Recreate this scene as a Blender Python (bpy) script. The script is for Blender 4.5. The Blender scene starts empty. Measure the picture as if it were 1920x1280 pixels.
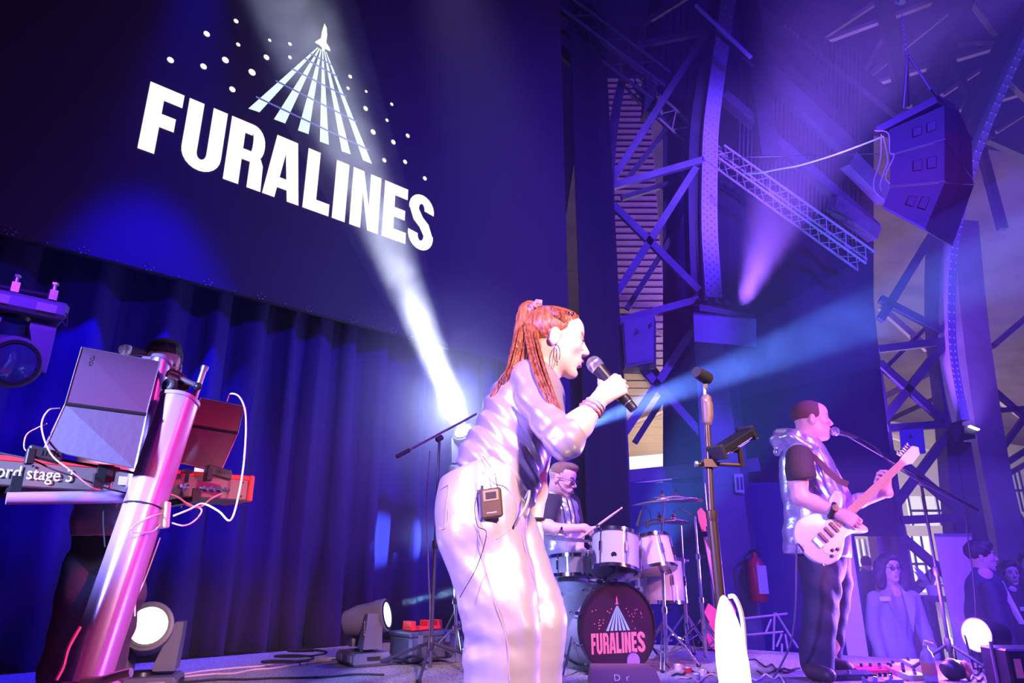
import bpy, bmesh, math, random
import numpy as np
from mathutils import Vector, Matrix
PI = math.pi
S = bpy.context.scene
COL = S.collection
random.seed(7)
np.random.seed(7)

# ---------------------------------------------------------------- camera
FPX = 1280.0
CAM_H = 0.675                      # lens above the stage floor (z = 0 is the stage floor)
TILT = math.atan(420 / 1280)
CT, ST = math.cos(TILT), math.sin(TILT)
cam_d = bpy.data.cameras.new('camera')
cam_d.sensor_width = 36
cam_d.lens = 24
cam_d.clip_end = 300
cam_d.dof.use_dof = False
cam = bpy.data.objects.new('camera', cam_d)
cam.location = (0, 0, CAM_H)
cam.rotation_euler = (PI / 2 + TILT, 0, 0)
COL.objects.link(cam)
S.camera = cam


def ray(px, py):
    r = (px - 960) / FPX
    u = (640 - py) / FPX
    return (r, CT - ST * u, ST + CT * u)


def P(px, py, Y):
    """world point seen at a photo pixel, Y metres in front of the camera"""
    d = ray(px, py)
    t = Y / d[1]
    return Vector((d[0] * t, Y, CAM_H + d[2] * t))


def PZ(px, py, z):
    d = ray(px, py)
    t = (z - CAM_H) / d[2]
    return Vector((d[0] * t, d[1] * t, z))


# the screen wall: passes (-1.5, 6.55), recedes to the right at 47.7 degrees
WA = Vector((-1.5, 6.55))
WANG = math.radians(47.7)
WD = Vector((math.sin(WANG), math.cos(WANG)))
WN = Vector((WD.y, -WD.x))          # towards the audience


def WP(s, z, off=0.0):
    p = WA + WD * s + WN * off
    return Vector((p.x, p.y, z))


def PW(px, py, off=0.2):
    """(s, z) on the wall plane for a photo pixel"""
    a = WA + WN * off
    d = ray(px, py)
    t = (a.x * WN.x + a.y * WN.y) / (d[0] * WN.x + d[1] * WN.y)
    q = Vector((d[0] * t, d[1] * t)) - a
    return q.dot(WD), CAM_H + d[2] * t


# ---------------------------------------------------------------- world, exposure, lights
w = bpy.data.worlds.new('hall_dark')
S.world = w
w.use_nodes = True
w.node_tree.nodes['Background'].inputs[0].default_value = (0.07, 0.015, 0.90, 1)
w.node_tree.nodes['Background'].inputs[1].default_value = 0.035
S.view_settings.view_transform = 'Standard'
S.view_settings.look = 'None'
S.view_settings.exposure = 0
S.view_settings.gamma = 1
S.view_settings.use_curve_mapping = False
S.cycles.max_bounces = 5
S.cycles.volume_bounces = 0
S.cycles.diffuse_bounces = 2
S.cycles.glossy_bounces = 3
S.cycles.transmission_bounces = 5
S.cycles.transparent_max_bounces = 8
S.cycles.sample_clamp_indirect = 3
S.cycles.use_denoising = True
S.cycles.volume_step_rate = 1.0
S.cycles.volume_max_steps = 128


def spot(name, loc, to, col, watt, deg, blend=0.5, size=0.05):
    d = bpy.data.lights.new(name, 'SPOT')
    d.energy = watt
    d.color = col
    d.spot_size = math.radians(deg)
    d.spot_blend = blend
    d.shadow_soft_size = size
    o = bpy.data.objects.new(name, d)
    o.location = loc
    v = Vector(to) - Vector(loc)
    o.rotation_euler = v.to_track_quat('-Z', 'Y').to_euler()
    COL.objects.link(o)
    return o


def point(name, loc, col, watt, size=0.1):
    d = bpy.data.lights.new(name, 'POINT')
    d.energy = watt
    d.color = col
    d.shadow_soft_size = size
    o = bpy.data.objects.new(name, d)
    o.location = loc
    COL.objects.link(o)
    return o


# sources of the visible beams (moving heads and uplighters)
BEAM_A = P(872, 812, 6.2)
BEAM_B = P(1035, 822, 6.9)
BEAM_C = P(724, 1138, 5.2)
spot('beam_white', BEAM_A, P(552, 20, 5.4), (0.72, 0.78, 1.0), 17000, 11.5, 0.6, 0.09)
point('added_lens_glow', BEAM_A + Vector((-0.10, -0.22, 0.20)), (0.42, 0.50, 1.0), 70, 0.08)  # added point light for the glow round the white lens
spot('beam_blue', BEAM_B, P(1920, 478, 6.2), (0.10, 0.22, 1.0), 17000, 11.0, 0.6, 0.03)
spot('beam_low', BEAM_C, P(860, 1106, 5.2), (0.25, 0.55, 1.0), 1100, 4.0, 0.3, 0.02)
spot('beam_violet', P(1392, 572, 8.6), P(1640, -60, 8.0), (0.28, 0.10, 1.0), 9000, 40, 0.9, 0.1)
spot('beam_drums', P(1165, 1100, 7.2), P(1400, 740, 7.6), (0.06, 0.22, 1.0), 3500, 38, 0.6, 0.05)
spot('beam_tower', P(1826, 806, 9.8), P(1800, 0, 9.6), (0.25, 0.10, 1.0), 4500, 60, 0.9, 0.1)
GLINT = WP(PW(768, 1010, 0)[0], PW(768, 1010, 0)[1], 0.0)
spot('gobo_curtain', WP(1.7, 0.95, 0.95), GLINT, (0.12, 0.30, 1.0), 1600, 20, 0.8, 0.02)
# front and stage wash; spots added for one thing are marked
spot('key_pink', (2.2, -1.8, 3.4), P(975, 820, 2.3), (1.0, 0.58, 0.60), 3700, 20, 0.5, 0.22)
spot('key_pink_right', (5.2, -0.6, 3.6), P(1545, 930, 4.75), (1.0, 0.28, 0.34), 2400, 17, 0.6, 0.2)
spot('key_blue', (-3.0, 0.1, 2.0), P(930, 920, 2.3), (0.28, 0.20, 1.0), 3200, 34, 0.6, 0.25)
spot('column_blue', (-2.9, 0.3, 1.8), P(230, 860, 2.9), (0.34, 0.40, 1.0), 3400, 22, 0.7, 0.12)
spot('wash_red', (2.6, 3.0, 2.8), P(290, 1060, 3.0), (1.0, 0.02, 0.10), 1500, 26, 0.9, 0.2)
spot('curtain_red', (2.4, 0.6, 4.6), WP(-0.2, 0.9, 0), (1.0, 0.06, 0.25), 800, 20, 0.9, 0.3)  # added spot that reddens the lower curtain
spot('wash_blue_curtain', WP(-2.4, 5.4, 1.6), WP(-1.9, 1.3, -0.1), (0.01, 0.0, 1.0), 3600, 33, 0.7, 0.10)
spot('hanging_blue', (-1.6, 1.6, 3.4), P(50, 620, 3.7), (0.14, 0.02, 1.0), 1400, 20, 0.9, 0.2)  # added spot that turns the hanging fixture blue
spot('drum_violet', (-0.6, 2.6, 4.6), P(1120, 1000, 5.2), (0.50, 0.38, 1.0), 2600, 26, 0.7, 0.12)  # added spot to lift the dark drummer and kit
spot('drum_pink', (3.6, 1.4, 3.6), P(1150, 1040, 5.1), (1.0, 0.35, 0.45), 1100, 20, 0.7, 0.12)  # added pink spot on the toms
spot('tower_violet', (3.6, 3.4, 4.4), P(1325, 330, 9.6), (0.26, 0.12, 1.0), 6000, 30, 0.9, 0.15)  # added spot that brightens the riveted tower plate
spot('wash_blue_right', (6.2, 1.6, 6.5), (2.8, 8.4, 2.4), (0.09, 0.025, 1.0), 8500, 100, 0.9, 0.4)
# the hall beyond is open: unseen warm lamps low down, violet spot added to tint the roof
point('hall_lamp', (12, 24, 2.6), (1.0, 0.80, 0.66), 2000, 0.5)
point('hall_lamp_far', (22, 33, 2.5), (1.0, 0.82, 0.70), 1200, 0.5)
point('hall_lamp_near', (3.4, 13.4, 3.4), (1.0, 0.74, 0.52), 170, 0.4)  # unseen lamp added to light the tan siding
spot('roof_violet', (5.5, 11.4, 2.5), (9, 16, 12), (0.26, 0.08, 1.0), 3800, 120, 0.9, 0.3)  # added spot, no fixture, tints the roof violet
# ---------------------------------------------------------------- materials
MATS = {}


def mat(name, col, rough=0.6, metal=0.0, emit=None, estr=1.0, noise=None, bump=0.0, bscale=40.0, trans=0.0, ior=1.45,
        attr=False, spec=0.5, sheen=0.0, stretch=None, alpha=1.0):
    if name in MATS:
        return MATS[name]
    m = bpy.data.materials.new(name)
    m.use_nodes = True
    nt = m.node_tree
    b = nt.nodes['Principled BSDF']
    b.inputs['Base Color'].default_value = (*col, 1)
    b.inputs['Roughness'].default_value = rough
    b.inputs['Metallic'].default_value = metal
    b.inputs['Specular IOR Level'].default_value = spec
    b.inputs['Alpha'].default_value = alpha
    if trans:
        b.inputs['Transmission Weight'].default_value = trans
        b.inputs['IOR'].default_value = ior
    if sheen:
        b.inputs['Sheen Weight'].default_value = sheen
    if emit:
        b.inputs['Emission Color'].default_value = (*emit, 1)
        b.inputs['Emission Strength'].default_value = estr
    src = None
    if attr:
        a = nt.nodes.new('ShaderNodeAttribute')
        a.attribute_name = 'Col'
        nt.links.new(a.outputs['Color'], b.inputs['Base Color'])
        src = a.outputs['Color']
    if noise or bump:
        tc = nt.nodes.new('ShaderNodeTexCoord')
        mp = nt.nodes.new('ShaderNodeMapping')
        if stretch:
            mp.inputs['Scale'].default_value = stretch
        nz = nt.nodes.new('ShaderNodeTexNoise')
        nz.inputs['Scale'].default_value = bscale
        nz.inputs['Detail'].default_value = 3
        nt.links.new(tc.outputs['Object'], mp.inputs[0])
        nt.links.new(mp.outputs[0], nz.inputs['Vector'])
        if noise and not attr:
            r = nt.nodes.new('ShaderNodeValToRGB')
            r.color_ramp.elements[0].position = 0.3
            r.color_ramp.elements[1].position = 0.7
            r.color_ramp.elements[0].color = (*[c * (1 - noise) for c in col], 1)
            r.color_ramp.elements[1].color = (*[min(1, c * (1 + noise)) for c in col], 1)
            nt.links.new(nz.outputs['Fac'], r.inputs[0])
            nt.links.new(r.outputs[0], b.inputs['Base Color'])
        if bump:
            bp = nt.nodes.new('ShaderNodeBump')
            bp.inputs['Strength'].default_value = bump
            bp.inputs['Distance'].default_value = 0.02
            nt.links.new(nz.outputs['Fac'], bp.inputs['Height'])
            nt.links.new(bp.outputs[0], b.inputs['Normal'])
    MATS[name] = m
    return m


def glow(name, col, k):
    if name in MATS:
        return MATS[name]
    m = bpy.data.materials.new(name)
    m.use_nodes = True
    nt = m.node_tree
    nt.nodes.clear()
    e = nt.nodes.new('ShaderNodeEmission')
    e.inputs[0].default_value = (*col, 1)
    e.inputs[1].default_value = k
    o = nt.nodes.new('ShaderNodeOutputMaterial')
    nt.links.new(e.outputs[0], o.inputs[0])
    MATS[name] = m
    return m


# ---------------------------------------------------------------- objects
def origin(o):
    v = Vector((0, 0, 0))
    while o is not None:
        v = v + o.location
        o = o.parent
    return v


def tag(o, label=None, cat=None, group=None, kind=None):
    if label:
        o['label'] = label
    if cat:
        o['category'] = cat
    if group:
        o['group'] = group
    if kind:
        o['kind'] = kind
    return o


def thing(name, loc, label, cat, group=None):
    o = bpy.data.objects.new(name, None)
    o.empty_display_size = 0.1
    o.location = loc
    COL.objects.link(o)
    return tag(o, label, cat, group)


def link_mesh(name, verts, faces, material, parent=None, base=None, smooth=False, label=None, kind=None, colors=None):
    """verts in WORLD space; the object's origin is base (or its parent's)"""
    v = np.asarray(verts, dtype=float).reshape(-1, 3)
    if parent is not None:
        og = origin(parent)
    else:
        og = Vector(base) if base is not None else Vector((float(v[:, 0].mean()), float(v[:, 1].mean()), float(v[:, 2].min())))
    v = v - np.array(og)
    me = bpy.data.meshes.new(name)
    me.from_pydata([tuple(r) for r in v.tolist()], [], faces)
    me.materials.append(material)
    if smooth:
        me.polygons.foreach_set('use_smooth', [True] * len(me.polygons))
    if colors is not None:
        ca = me.color_attributes.new('Col', 'FLOAT_COLOR', 'POINT')
        c4 = np.ones((len(v), 4), dtype=np.float32)
        c4[:, :3] = colors
        ca.data.foreach_set('color', c4.ravel())
    me.update()
    o = bpy.data.objects.new(name, me)
    COL.objects.link(o)
    if parent is not None:
        o.parent = parent
    else:
        o.location = og
    if label:
        o['label'] = label
    if kind:
        o['kind'] = kind
    return o


def frame_of(d):
    d = Vector(d).normalized()
    a = Vector((0, 0, 1)) if abs(d.z) < 0.9 else Vector((1, 0, 0))
    x = d.cross(a).normalized()
    y = d.cross(x).normalized()
    return x, y, d


class MB:
    def __init__(self):
        self.v = []
        self.f = []

    def add(self, vs, fs):
        n = len(self.v)
        self.v += [tuple(p) for p in vs]
        self.f += [tuple(i + n for i in f) for f in fs]
        return self

    def boxf(self, c, x, y, z):
        """box with centre c and half-axis vectors x, y, z"""
        c, x, y, z = Vector(c), Vector(x), Vector(y), Vector(z)
        vs = [c + x * a + y * b + z * d for d in (-1, 1) for b in (-1, 1) for a in (-1, 1)]
        return self.add(vs, [(0, 2, 3, 1), (4, 5, 7, 6), (0, 1, 5, 4), (2, 6, 7, 3), (0, 4, 6, 2), (1, 3, 7, 5)])

    def box(self, lo, hi):
        lo, hi = Vector(lo), Vector(hi)
        h = (hi - lo) / 2
        return self.boxf((lo + hi) / 2, (h.x, 0, 0), (0, h.y, 0), (0, 0, h.z))

    def bev(self, c, x, y, z, b=0.01):
        """box with chamfered edges: three nested slabs hull, cheap 24-vertex form"""
        c, x, y, z = Vector(c), Vector(x), Vector(y), Vector(z)
        lx, ly, lz = x.length, y.length, z.length
        ux, uy, uz = x / lx, y / ly, z / lz
        b = min(b, lx * .9, ly * .9, lz * .9)
        pts = []
        for sx in (-1, 1):
            for sy in (-1, 1):
                for sz in (-1, 1):
                    pts.append(c + ux * sx * lx + uy * sy * (ly - b) + uz * sz * (lz - b))
                    pts.append(c + ux * sx * (lx - b) + uy * sy * ly + uz * sz * (lz - b))
                    pts.append(c + ux * sx * (lx - b) + uy * sy * (ly - b) + uz * sz * lz)
        bm = bmesh.new()
        vv = [bm.verts.new(p) for p in pts]
        bmesh.ops.convex_hull(bm, input=vv)
        bmesh.ops.dissolve_limit(bm, angle_limit=0.02, verts=bm.verts[:], edges=bm.edges[:])
        bm.verts.index_update()
        self.add([v.co.copy() for v in bm.verts], [tuple(v.index for v in f.verts) for f in bm.faces])
        bm.free()
        return self

    def hull(self, pts):
        bm = bmesh.new()
        vv = [bm.verts.new(p) for p in pts]
        r = bmesh.ops.convex_hull(bm, input=vv)
        bmesh.ops.delete(bm, geom=[g for g in r['geom_interior'] if isinstance(g, bmesh.types.BMVert)], context='VERTS')
        bmesh.ops.dissolve_limit(bm, angle_limit=0.02, verts=bm.verts[:], edges=bm.edges[:])
        bm.verts.index_update()
        self.add([v.co.copy() for v in bm.verts], [tuple(v.index for v in f.verts) for f in bm.faces])
        bm.free()
        return self

    def tube(self, pts, r, n=10, caps=True, closed=False):
        """swept tube through world points; r a number or a list"""
        pts = [Vector(p) for p in pts]
        N = len(pts)
        rs = [r] * N if not isinstance(r, (list, tuple)) else list(r)
        base = len(self.v)
        px = None
        for i, p in enumerate(pts):
            if closed:
                t = pts[(i + 1) % N] - pts[i - 1]
            else:
                t = pts[min(i + 1, N - 1)] - pts[max(i - 1, 0)]
            if t.length < 1e-9:
                t = Vector((0, 0, 1))
            t.normalize()
            if px is None:
                x, y, _ = frame_of(t)
            else:
                x = (px - t * px.dot(t))
                x = x.normalized() if x.length > 1e-6 else frame_of(t)[0]
                y = t.cross(x)
            px = x
            for k in range(n):
                a = 2 * PI * k / n
                self.v.append(tuple(p + (x * math.cos(a) + y * math.sin(a)) * rs[i]))
        M = N if closed else N - 1
        for i in range(M):
            j = (i + 1) % N
            for k in range(n):
                k2 = (k + 1) % n
                self.f.append((base + i * n + k, base + i * n + k2, base + j * n + k2, base + j * n + k))
        if caps and not closed:
            self.f.append(tuple(base + k for k in reversed(range(n))))
            self.f.append(tuple(base + (N - 1) * n + k for k in range(n)))
        return self

    def cyl(self, a, b, r, r2=None, n=16):
        return self.tube([a, b], [r, r if r2 is None else r2], n)

    def lathe(self, c, axis, prof, n=24):
        """prof: list of (distance along axis, radius)"""
        c = Vector(c)
        x, y, d = frame_of(axis)
        base = len(self.v)
        for t, r in prof:
            for k in range(n):
                a = 2 * PI * k / n
                self.v.append(tuple(c + d * t + (x * math.cos(a) + y * math.sin(a)) * max(r, 1e-5)))
        for i in range(len(prof) - 1):
            for k in range(n):
                k2 = (k + 1) % n
                self.f.append((base + i * n + k, base + i * n + k2, base + (i + 1) * n + k2, base + (i + 1) * n + k))
        if prof[0][1] > 1e-4:
            self.f.append(tuple(base + k for k in reversed(range(n))))
        if prof[-1][1] > 1e-4:
            self.f.append(tuple(base + (len(prof) - 1) * n + k for k in range(n)))
        return self

    def prism(self, poly, d):
        """poly: world points in order; extruded by vector d"""
        poly = [Vector(p) for p in poly]
        d = Vector(d)
        n = len(poly)
        vs = poly + [p + d for p in poly]
        fs = [tuple(reversed(range(n))), tuple(range(n, 2 * n))]
        fs += [(i, (i + 1) % n, (i + 1) % n + n, i + n) for i in range(n)]
        return self.add(vs, fs)

    def ell(self, c, rx, ry, rz, n=16, m=10):
        """ellipsoid; rx, ry, rz may be numbers (world axes) or vectors"""
        c = Vector(c)
        X = Vector(rx) if not isinstance(rx, (int, float)) else Vector((rx, 0, 0))
        Y = Vector(ry) if not isinstance(ry, (int, float)) else Vector((0, ry, 0))
        Z = Vector(rz) if not isinstance(rz, (int, float)) else Vector((0, 0, rz))
        base = len(self.v)
        for i in range(m + 1):
            th = PI * i / m
            st = max(math.sin(th), 1e-4)
            for k in range(n):
                a = 2 * PI * k / n
                self.v.append(tuple(c + X * st * math.cos(a) + Y * st * math.sin(a) + Z * math.cos(th)))
        for i in range(m):
            for k in range(n):
                k2 = (k + 1) % n
                self.f.append((base + i * n + k, base + (i + 1) * n + k, base + (i + 1) * n + k2, base + i * n + k2))
        return self

    def build(self, name, material, parent=None, base=None, smooth=False, label=None, kind=None):
        o = link_mesh(name, self.v, self.f, material, parent, base, smooth, label, kind)
        if smooth:
            try:
                o.data.set_sharp_from_angle(angle=math.radians(40))
            except Exception:
                pass
        return o


def bez(pts, n=24):
    """Catmull-Rom through points"""
    pts = [Vector(p) for p in pts]
    if len(pts) < 3:
        return pts
    out = []
    ext = [pts[0] * 2 - pts[1]] + pts + [pts[-1] * 2 - pts[-2]]
    per = max(2, n // (len(pts) - 1))
    for i in range(1, len(ext) - 2):
        a, b, c, d = ext[i - 1], ext[i], ext[i + 1], ext[i + 2]
        for k in range(per):
            t = k / per
            out.append(0.5 * ((2 * b) + (c - a) * t + (2 * a - 5 * b + 4 * c - d) * t * t + (3 * b - a - 3 * c + d) * t ** 3))
    out.append(pts[-1])
    return out


def text_mesh(name, body, size, o, x, y, material, parent, depth=0.001, sx=1.0):
    """small lettering: o = world corner, x / y = world unit directions"""
    cu = bpy.data.curves.new(name, 'FONT')
    cu.body = body
    cu.size = size
    cu.extrude = depth
    tmp = bpy.data.objects.new(name + '_tmp', cu)
    COL.objects.link(tmp)
    dg = bpy.context.evaluated_depsgraph_get()
    me = bpy.data.meshes.new_from_object(tmp.evaluated_get(dg))
    vs = [v.co.copy() for v in me.vertices]
    fs = [tuple(p.vertices) for p in me.polygons]
    bpy.data.objects.remove(tmp)
    x, y = Vector(x).normalized(), Vector(y).normalized()
    z = x.cross(y)
    o = Vector(o)
    wv = [o + x * v.x * sx + y * v.y + z * v.z for v in vs]
    return link_mesh(name, wv, fs, material, parent)


def copy_tree(o, parent=None):
    c = o.copy()
    COL.objects.link(c)
    if parent is not None:
        c.parent = parent
    for ch in list(o.children):
        copy_tree(ch, c)
    return c
# ---------------------------------------------------------------- materials used everywhere
M_carpet = mat('carpet', (0.30, 0.25, 0.27), 0.95, bump=0.8, bscale=90, noise=0.55)
M_hallfloor = mat('hall_floor', (0.12, 0.11, 0.12), 0.5, noise=0.2, bscale=2)
M_curtain = mat('velvet_curtain', (0.022, 0.004, 0.10), 0.9, bump=0.15, bscale=300)
M_black = mat('black_drape', (0.012, 0.010, 0.022), 0.95)
M_backdrape = mat('back_drape', (0.016, 0.014, 0.045), 0.95)
M_screen = mat('screen_cloth', (0.014, 0.010, 0.034), 0.85, emit=(0.010, 0.001, 0.022), estr=0.35)
M_steel = mat('painted_steel', (0.11, 0.09, 0.17), 0.5, noise=0.25, bscale=3)
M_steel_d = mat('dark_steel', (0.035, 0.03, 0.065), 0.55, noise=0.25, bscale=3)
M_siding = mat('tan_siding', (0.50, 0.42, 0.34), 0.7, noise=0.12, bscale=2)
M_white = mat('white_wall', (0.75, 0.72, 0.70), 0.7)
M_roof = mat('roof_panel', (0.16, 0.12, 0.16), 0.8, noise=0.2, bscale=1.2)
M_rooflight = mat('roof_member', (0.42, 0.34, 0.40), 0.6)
M_alu = mat('aluminium', (0.62, 0.60, 0.66), 0.35, 0.9)
M_bm = mat('black_metal', (0.03, 0.03, 0.035), 0.38, 0.5)
M_bp = mat('black_plastic', (0.022, 0.021, 0.024), 0.5)
M_chrome = mat('chrome', (0.85, 0.84, 0.88), 0.12, 1.0)
M_rubber = mat('rubber', (0.015, 0.015, 0.017), 0.7)

# ---------------------------------------------------------------- the setting
l0 = WA - WD * 9.0
k0 = WA + WD * 1.6
e1 = Vector((6.4, 3.75))
EDGE = (e1 - k0).normalized()
fl = MB()
fl.prism([(l0.x, l0.y, 0), (k0.x, k0.y, 0), (e1.x, e1.y, 0), (e1.x, -0.6, 0), (l0.x, -0.6, 0)][::-1], (0, 0, -0.25))
tag(fl.build('floor', M_carpet), kind='structure')
sk = MB()
mm = (k0 + e1) / 2
eh = (e1 - k0) / 2
sk.boxf((mm.x - .03, mm.y - .06, -0.575), (eh.x, eh.y, 0), (-EDGE.y * .02, EDGE.x * .02, 0), (0, 0, .32))
tag(sk.build('trim_1', M_black), kind='structure')
hf = MB().box((-14, -4, -1.0), (60, 60, -0.9))
tag(hf.build('floor_hall', M_hallfloor), kind='structure')

# curtain below the screen, real folds
rng = random.Random(3)


def curtain(name, s0, s1, z0, z1, off, amp, wl, material, seed, label_kind='structure'):
    r = random.Random(seed)
    vs, fs = [], []
    ss = [s0]
    while ss[-1] < s1:
        ss.append(ss[-1] + wl / 8)
    ph = [r.uniform(-1, 1) for _ in range(len(ss))]
    zz = [z0, z0 + (z1 - z0) * .25, z0 + (z1 - z0) * .6, z1]
    acc = 0
    col = []
    for i, s in enumerate(ss):
        acc += 2 * PI / 8 * (1 + 0.35 * math.sin(s * 1.7 + seed) + 0.25 * ph[i // 8])
        col.append(acc)
    for zi, z in enumerate(zz):
        a = amp * (1.25 - 0.45 * zi / 3)
        for i, s in enumerate(ss):
            o = off + a * (math.sin(col[i] + .15 * zi) + 0.35 * math.sin(col[i] * 2.3 + seed))
            vs.append(WP(s + 0.02 * math.sin(col[i] * .5 + zi), z, o))
    n = len(ss)
    for j in range(len(zz) - 1):
        for i in range(n - 1):
            fs.append((j * n + i, j * n + i + 1, (j + 1) * n + i + 1, (j + 1) * n + i))
    o = link_mesh(name, vs, fs, material, smooth=True)
    m = o.modifiers.new('thick', 'SOLIDIFY')
    m.thickness = 0.008
    return o


cu = curtain('stage_curtain', -8.0, 1.6, 0.0, 3.6, -0.14, 0.085, 0.42, M_curtain, 2)
cu3 = curtain('rear_curtain', 1.6, 4.0, -0.9, 3.6, -0.08, 0.055, 0.34, M_curtain, 8)
tag(cu3, 'dark blue pleated curtain behind the drummer, reaching below the stage', 'curtain')
tag(cu, 'long dark blue pleated curtain hanging below the big screen', 'curtain')
cu2 = curtain('side_curtain', 3.1, 3.95, -0.9, 9.4, 0.12, 0.03, 0.4, M_black, 5)
tag(cu2, 'tall narrow black drape hanging right of the big screen', 'curtain')

# the screen: panel, frame behind, eyelets along its lower hem, flat picture on it
scr = thing('projection_screen', WP(0, 2.92, 0.2), 'huge dark blue stage screen showing a white band logo', 'screen')
mb = MB()
zt = 9.0
mb.boxf(WP(-1.35, (2.92 + zt) / 2, 0.17), WD.to_3d() * 4.2, WN.to_3d() * .02, (0, 0, (zt - 2.92) / 2))
mb.build('screen_panel', M_screen, scr)
fr = MB()
for off in (0.02, 0.12):
    fr.tube([WP(-5.5, 2.98, off), WP(2.9, 2.98, off)], .025, 8)
    fr.tube([WP(2.8, 2.98, off), WP(2.8, zt, off)], .025, 8)
for k in range(28):
    s = -5.4 + k * .3
    fr.tube([WP(s, 2.98, .02), WP(s + .15, 2.98, .12), WP(s + .3, 2.98, .02)], .008, 5)
fr.build('frame', M_bm, scr)
ey = MB()
r = random.Random(4)
for k in range(9):
    s = -3.0 + k * .46
    for q in ((-.03, .02), (.0, .045), (.035, .025), (-.012, -.005), (.02, -.0)):
        ey.ell(WP(s + q[0], 2.925 + q[1], .195), .006, .006, .006, 6, 4)
    ey.ell(WP(s + .23, 2.93, .195), .006, .006, .006, 6, 4)
tag(ey.build('eyelet', M_alu, scr), kind='stuff')

G_letter = glow('screen_white', (1.0, 0.86, 0.84), 1.25)
G_ray = glow('screen_cyan', (0.80, 1.0, 0.98), 1.1)
G_grid = glow('screen_grid', (0.16, 0.16, 0.62), 0.9)
M_red_print = mat('print_salmon', (0.95, 0.24, 0.20), 0.5)
M_cyan_print = mat('print_cyan', (0.35, 0.62, 0.72), 0.5)


def strip(path, wd):
    """band polygon quads along a 2D path; wd a number or per-point list"""
    q = []
    n = len(path)
    L, R = [], []
    for i, p in enumerate(path):
        a = path[max(i - 1, 0)]
        b = path[min(i + 1, n - 1)]
        t = Vector((b[0] - a[0], b[1] - a[1])).normalized()
        nx = Vector((-t.y, t.x))
        ww = wd[i] if isinstance(wd, list) else wd
        L.append((p[0] + nx.x * ww / 2, p[1] + nx.y * ww / 2))
        R.append((p[0] - nx.x * ww / 2, p[1] - nx.y * ww / 2))
    for i in range(n - 1):
        q.append([L[i], R[i], R[i + 1], L[i + 1]])
    return q


def ring(cx, cy, ro, ri, wo, wi, a0, a1, n=10):
    """elliptic ring segment; (wo, ro) outer half sizes, (wi, ri) inner"""
    q = []
    for i in range(n):
        t0 = math.radians(a0 + (a1 - a0) * i / n)
        t1 = math.radians(a0 + (a1 - a0) * (i + 1) / n)
        q.append([(cx + wo * math.cos(t0), cy + ro * math.sin(t0)), (cx + wi * math.cos(t0), cy + ri * math.sin(t0)),
                  (cx + wi * math.cos(t1), cy + ri * math.sin(t1)), (cx + wo * math.cos(t1), cy + ro * math.sin(t1))])
    return q


def rect(x0, y0, x1, y1):
    return [[(x0, y0), (x1, y0), (x1, y1), (x0, y1)]]


def letter(ch):
    """heavy condensed capitals in a unit box"""
    if ch == 'F':
        return rect(0, 0, .46, 1) + rect(.46, .8, 1, 1) + rect(.46, .40, .88, .6)
    if ch == 'L':
        return rect(0, 0, .48, 1) + rect(.48, 0, 1, .2)
    if ch == 'I':
        return rect(0, 0, 1, 1)
    if ch == 'E':
        return rect(0, 0, .46, 1) + rect(.46, .8, 1, 1) + rect(.46, .41, .92, .59) + rect(.46, 0, 1, .2)
    if ch == 'N':
        return rect(0, 0, .38, 1) + rect(.62, 0, 1, 1) + [[(.38, 1), (.38, .62), (.62, 0), (.62, .40)]]
    if ch == 'A':
        return [[(0, 0), (.33, 0), (.56, 1), (.21, 1)], [(.67, 0), (1, 0), (.80, 1), (.44, 1)]] + rect(.28, .17, .72, .34)
    if ch == 'U':
        return rect(0, .26, .38, 1) + rect(.62, .26, 1, 1) + ring(.5, .26, .27, .10, .5, .12, 180, 360, 12)
    if ch == 'R':
        return rect(0, 0, .4, 1) + rect(.4, .82, .6, 1) + rect(.4, .40, .6, .57) + \
            ring(.6, .72, .28, .13, .37, .04, 0, 90, 6) + ring(.6, .68, .28, .12, .37, .04, -90, 0, 6) + rect(.64, .66, .97, .74) + \
            [[(.62, .0), (1, 0), (.98, .40), (.62, .46)], [(.62, .46), (.98, .40), (.9, .5), (.6, .56)]]
    if ch == 'S':
        q = ring(.5, .74, .27, .10, .5, .11, -10, 190, 12) + ring(.5, .26, .27, .10, .5, .11, 170, 370, 12)
        q += [[(0, .74), (.38, .74), (.56, .60), (.20, .50)], [(.20, .50), (.56, .60), (.80, .50), (.44, .40)],
              [(.44, .40), (.80, .50), (1, .26), (.62, .26)]]
        return q
    return []


def flat(name, polys, put, material, parent, kind=None, dz=None):
    """print: polygons placed by put(x, y), given a little thickness dz"""
    m = MB()
    for q in polys:
        pts = [Vector(put(*p)) for p in q]
        if dz is None:
            m.add(pts, [tuple(range(len(pts)))])
        else:
            m.prism(pts, dz)
    return m.build(name, material, parent, kind=kind)


def on_screen(s, z):
    return WP(s, z, 0.196)


# band name
mid = lambda x: 211 + (x - 272) * .4057
spans = [('F', 271, 336), ('U', 346, 419), ('R', 427, 496), ('A', 499, 566), ('L', 573, 621), ('I', 627, 651), ('N', 659, 712), ('E', 719, 763), ('S', 766, 813)]
Z0, Z1 = 3.94, 4.60
for ch, a, b in spans:
    s0 = PW(a, mid(a))[0]
    s1 = PW(b, mid(b))[0]
    polys = [[(s0 + (s1 - s0) * p[0], Z0 + (Z1 - Z0) * p[1]) for p in q] for q in letter(ch)]
    flat('logo_letter', polys, on_screen, G_letter, scr)
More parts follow.
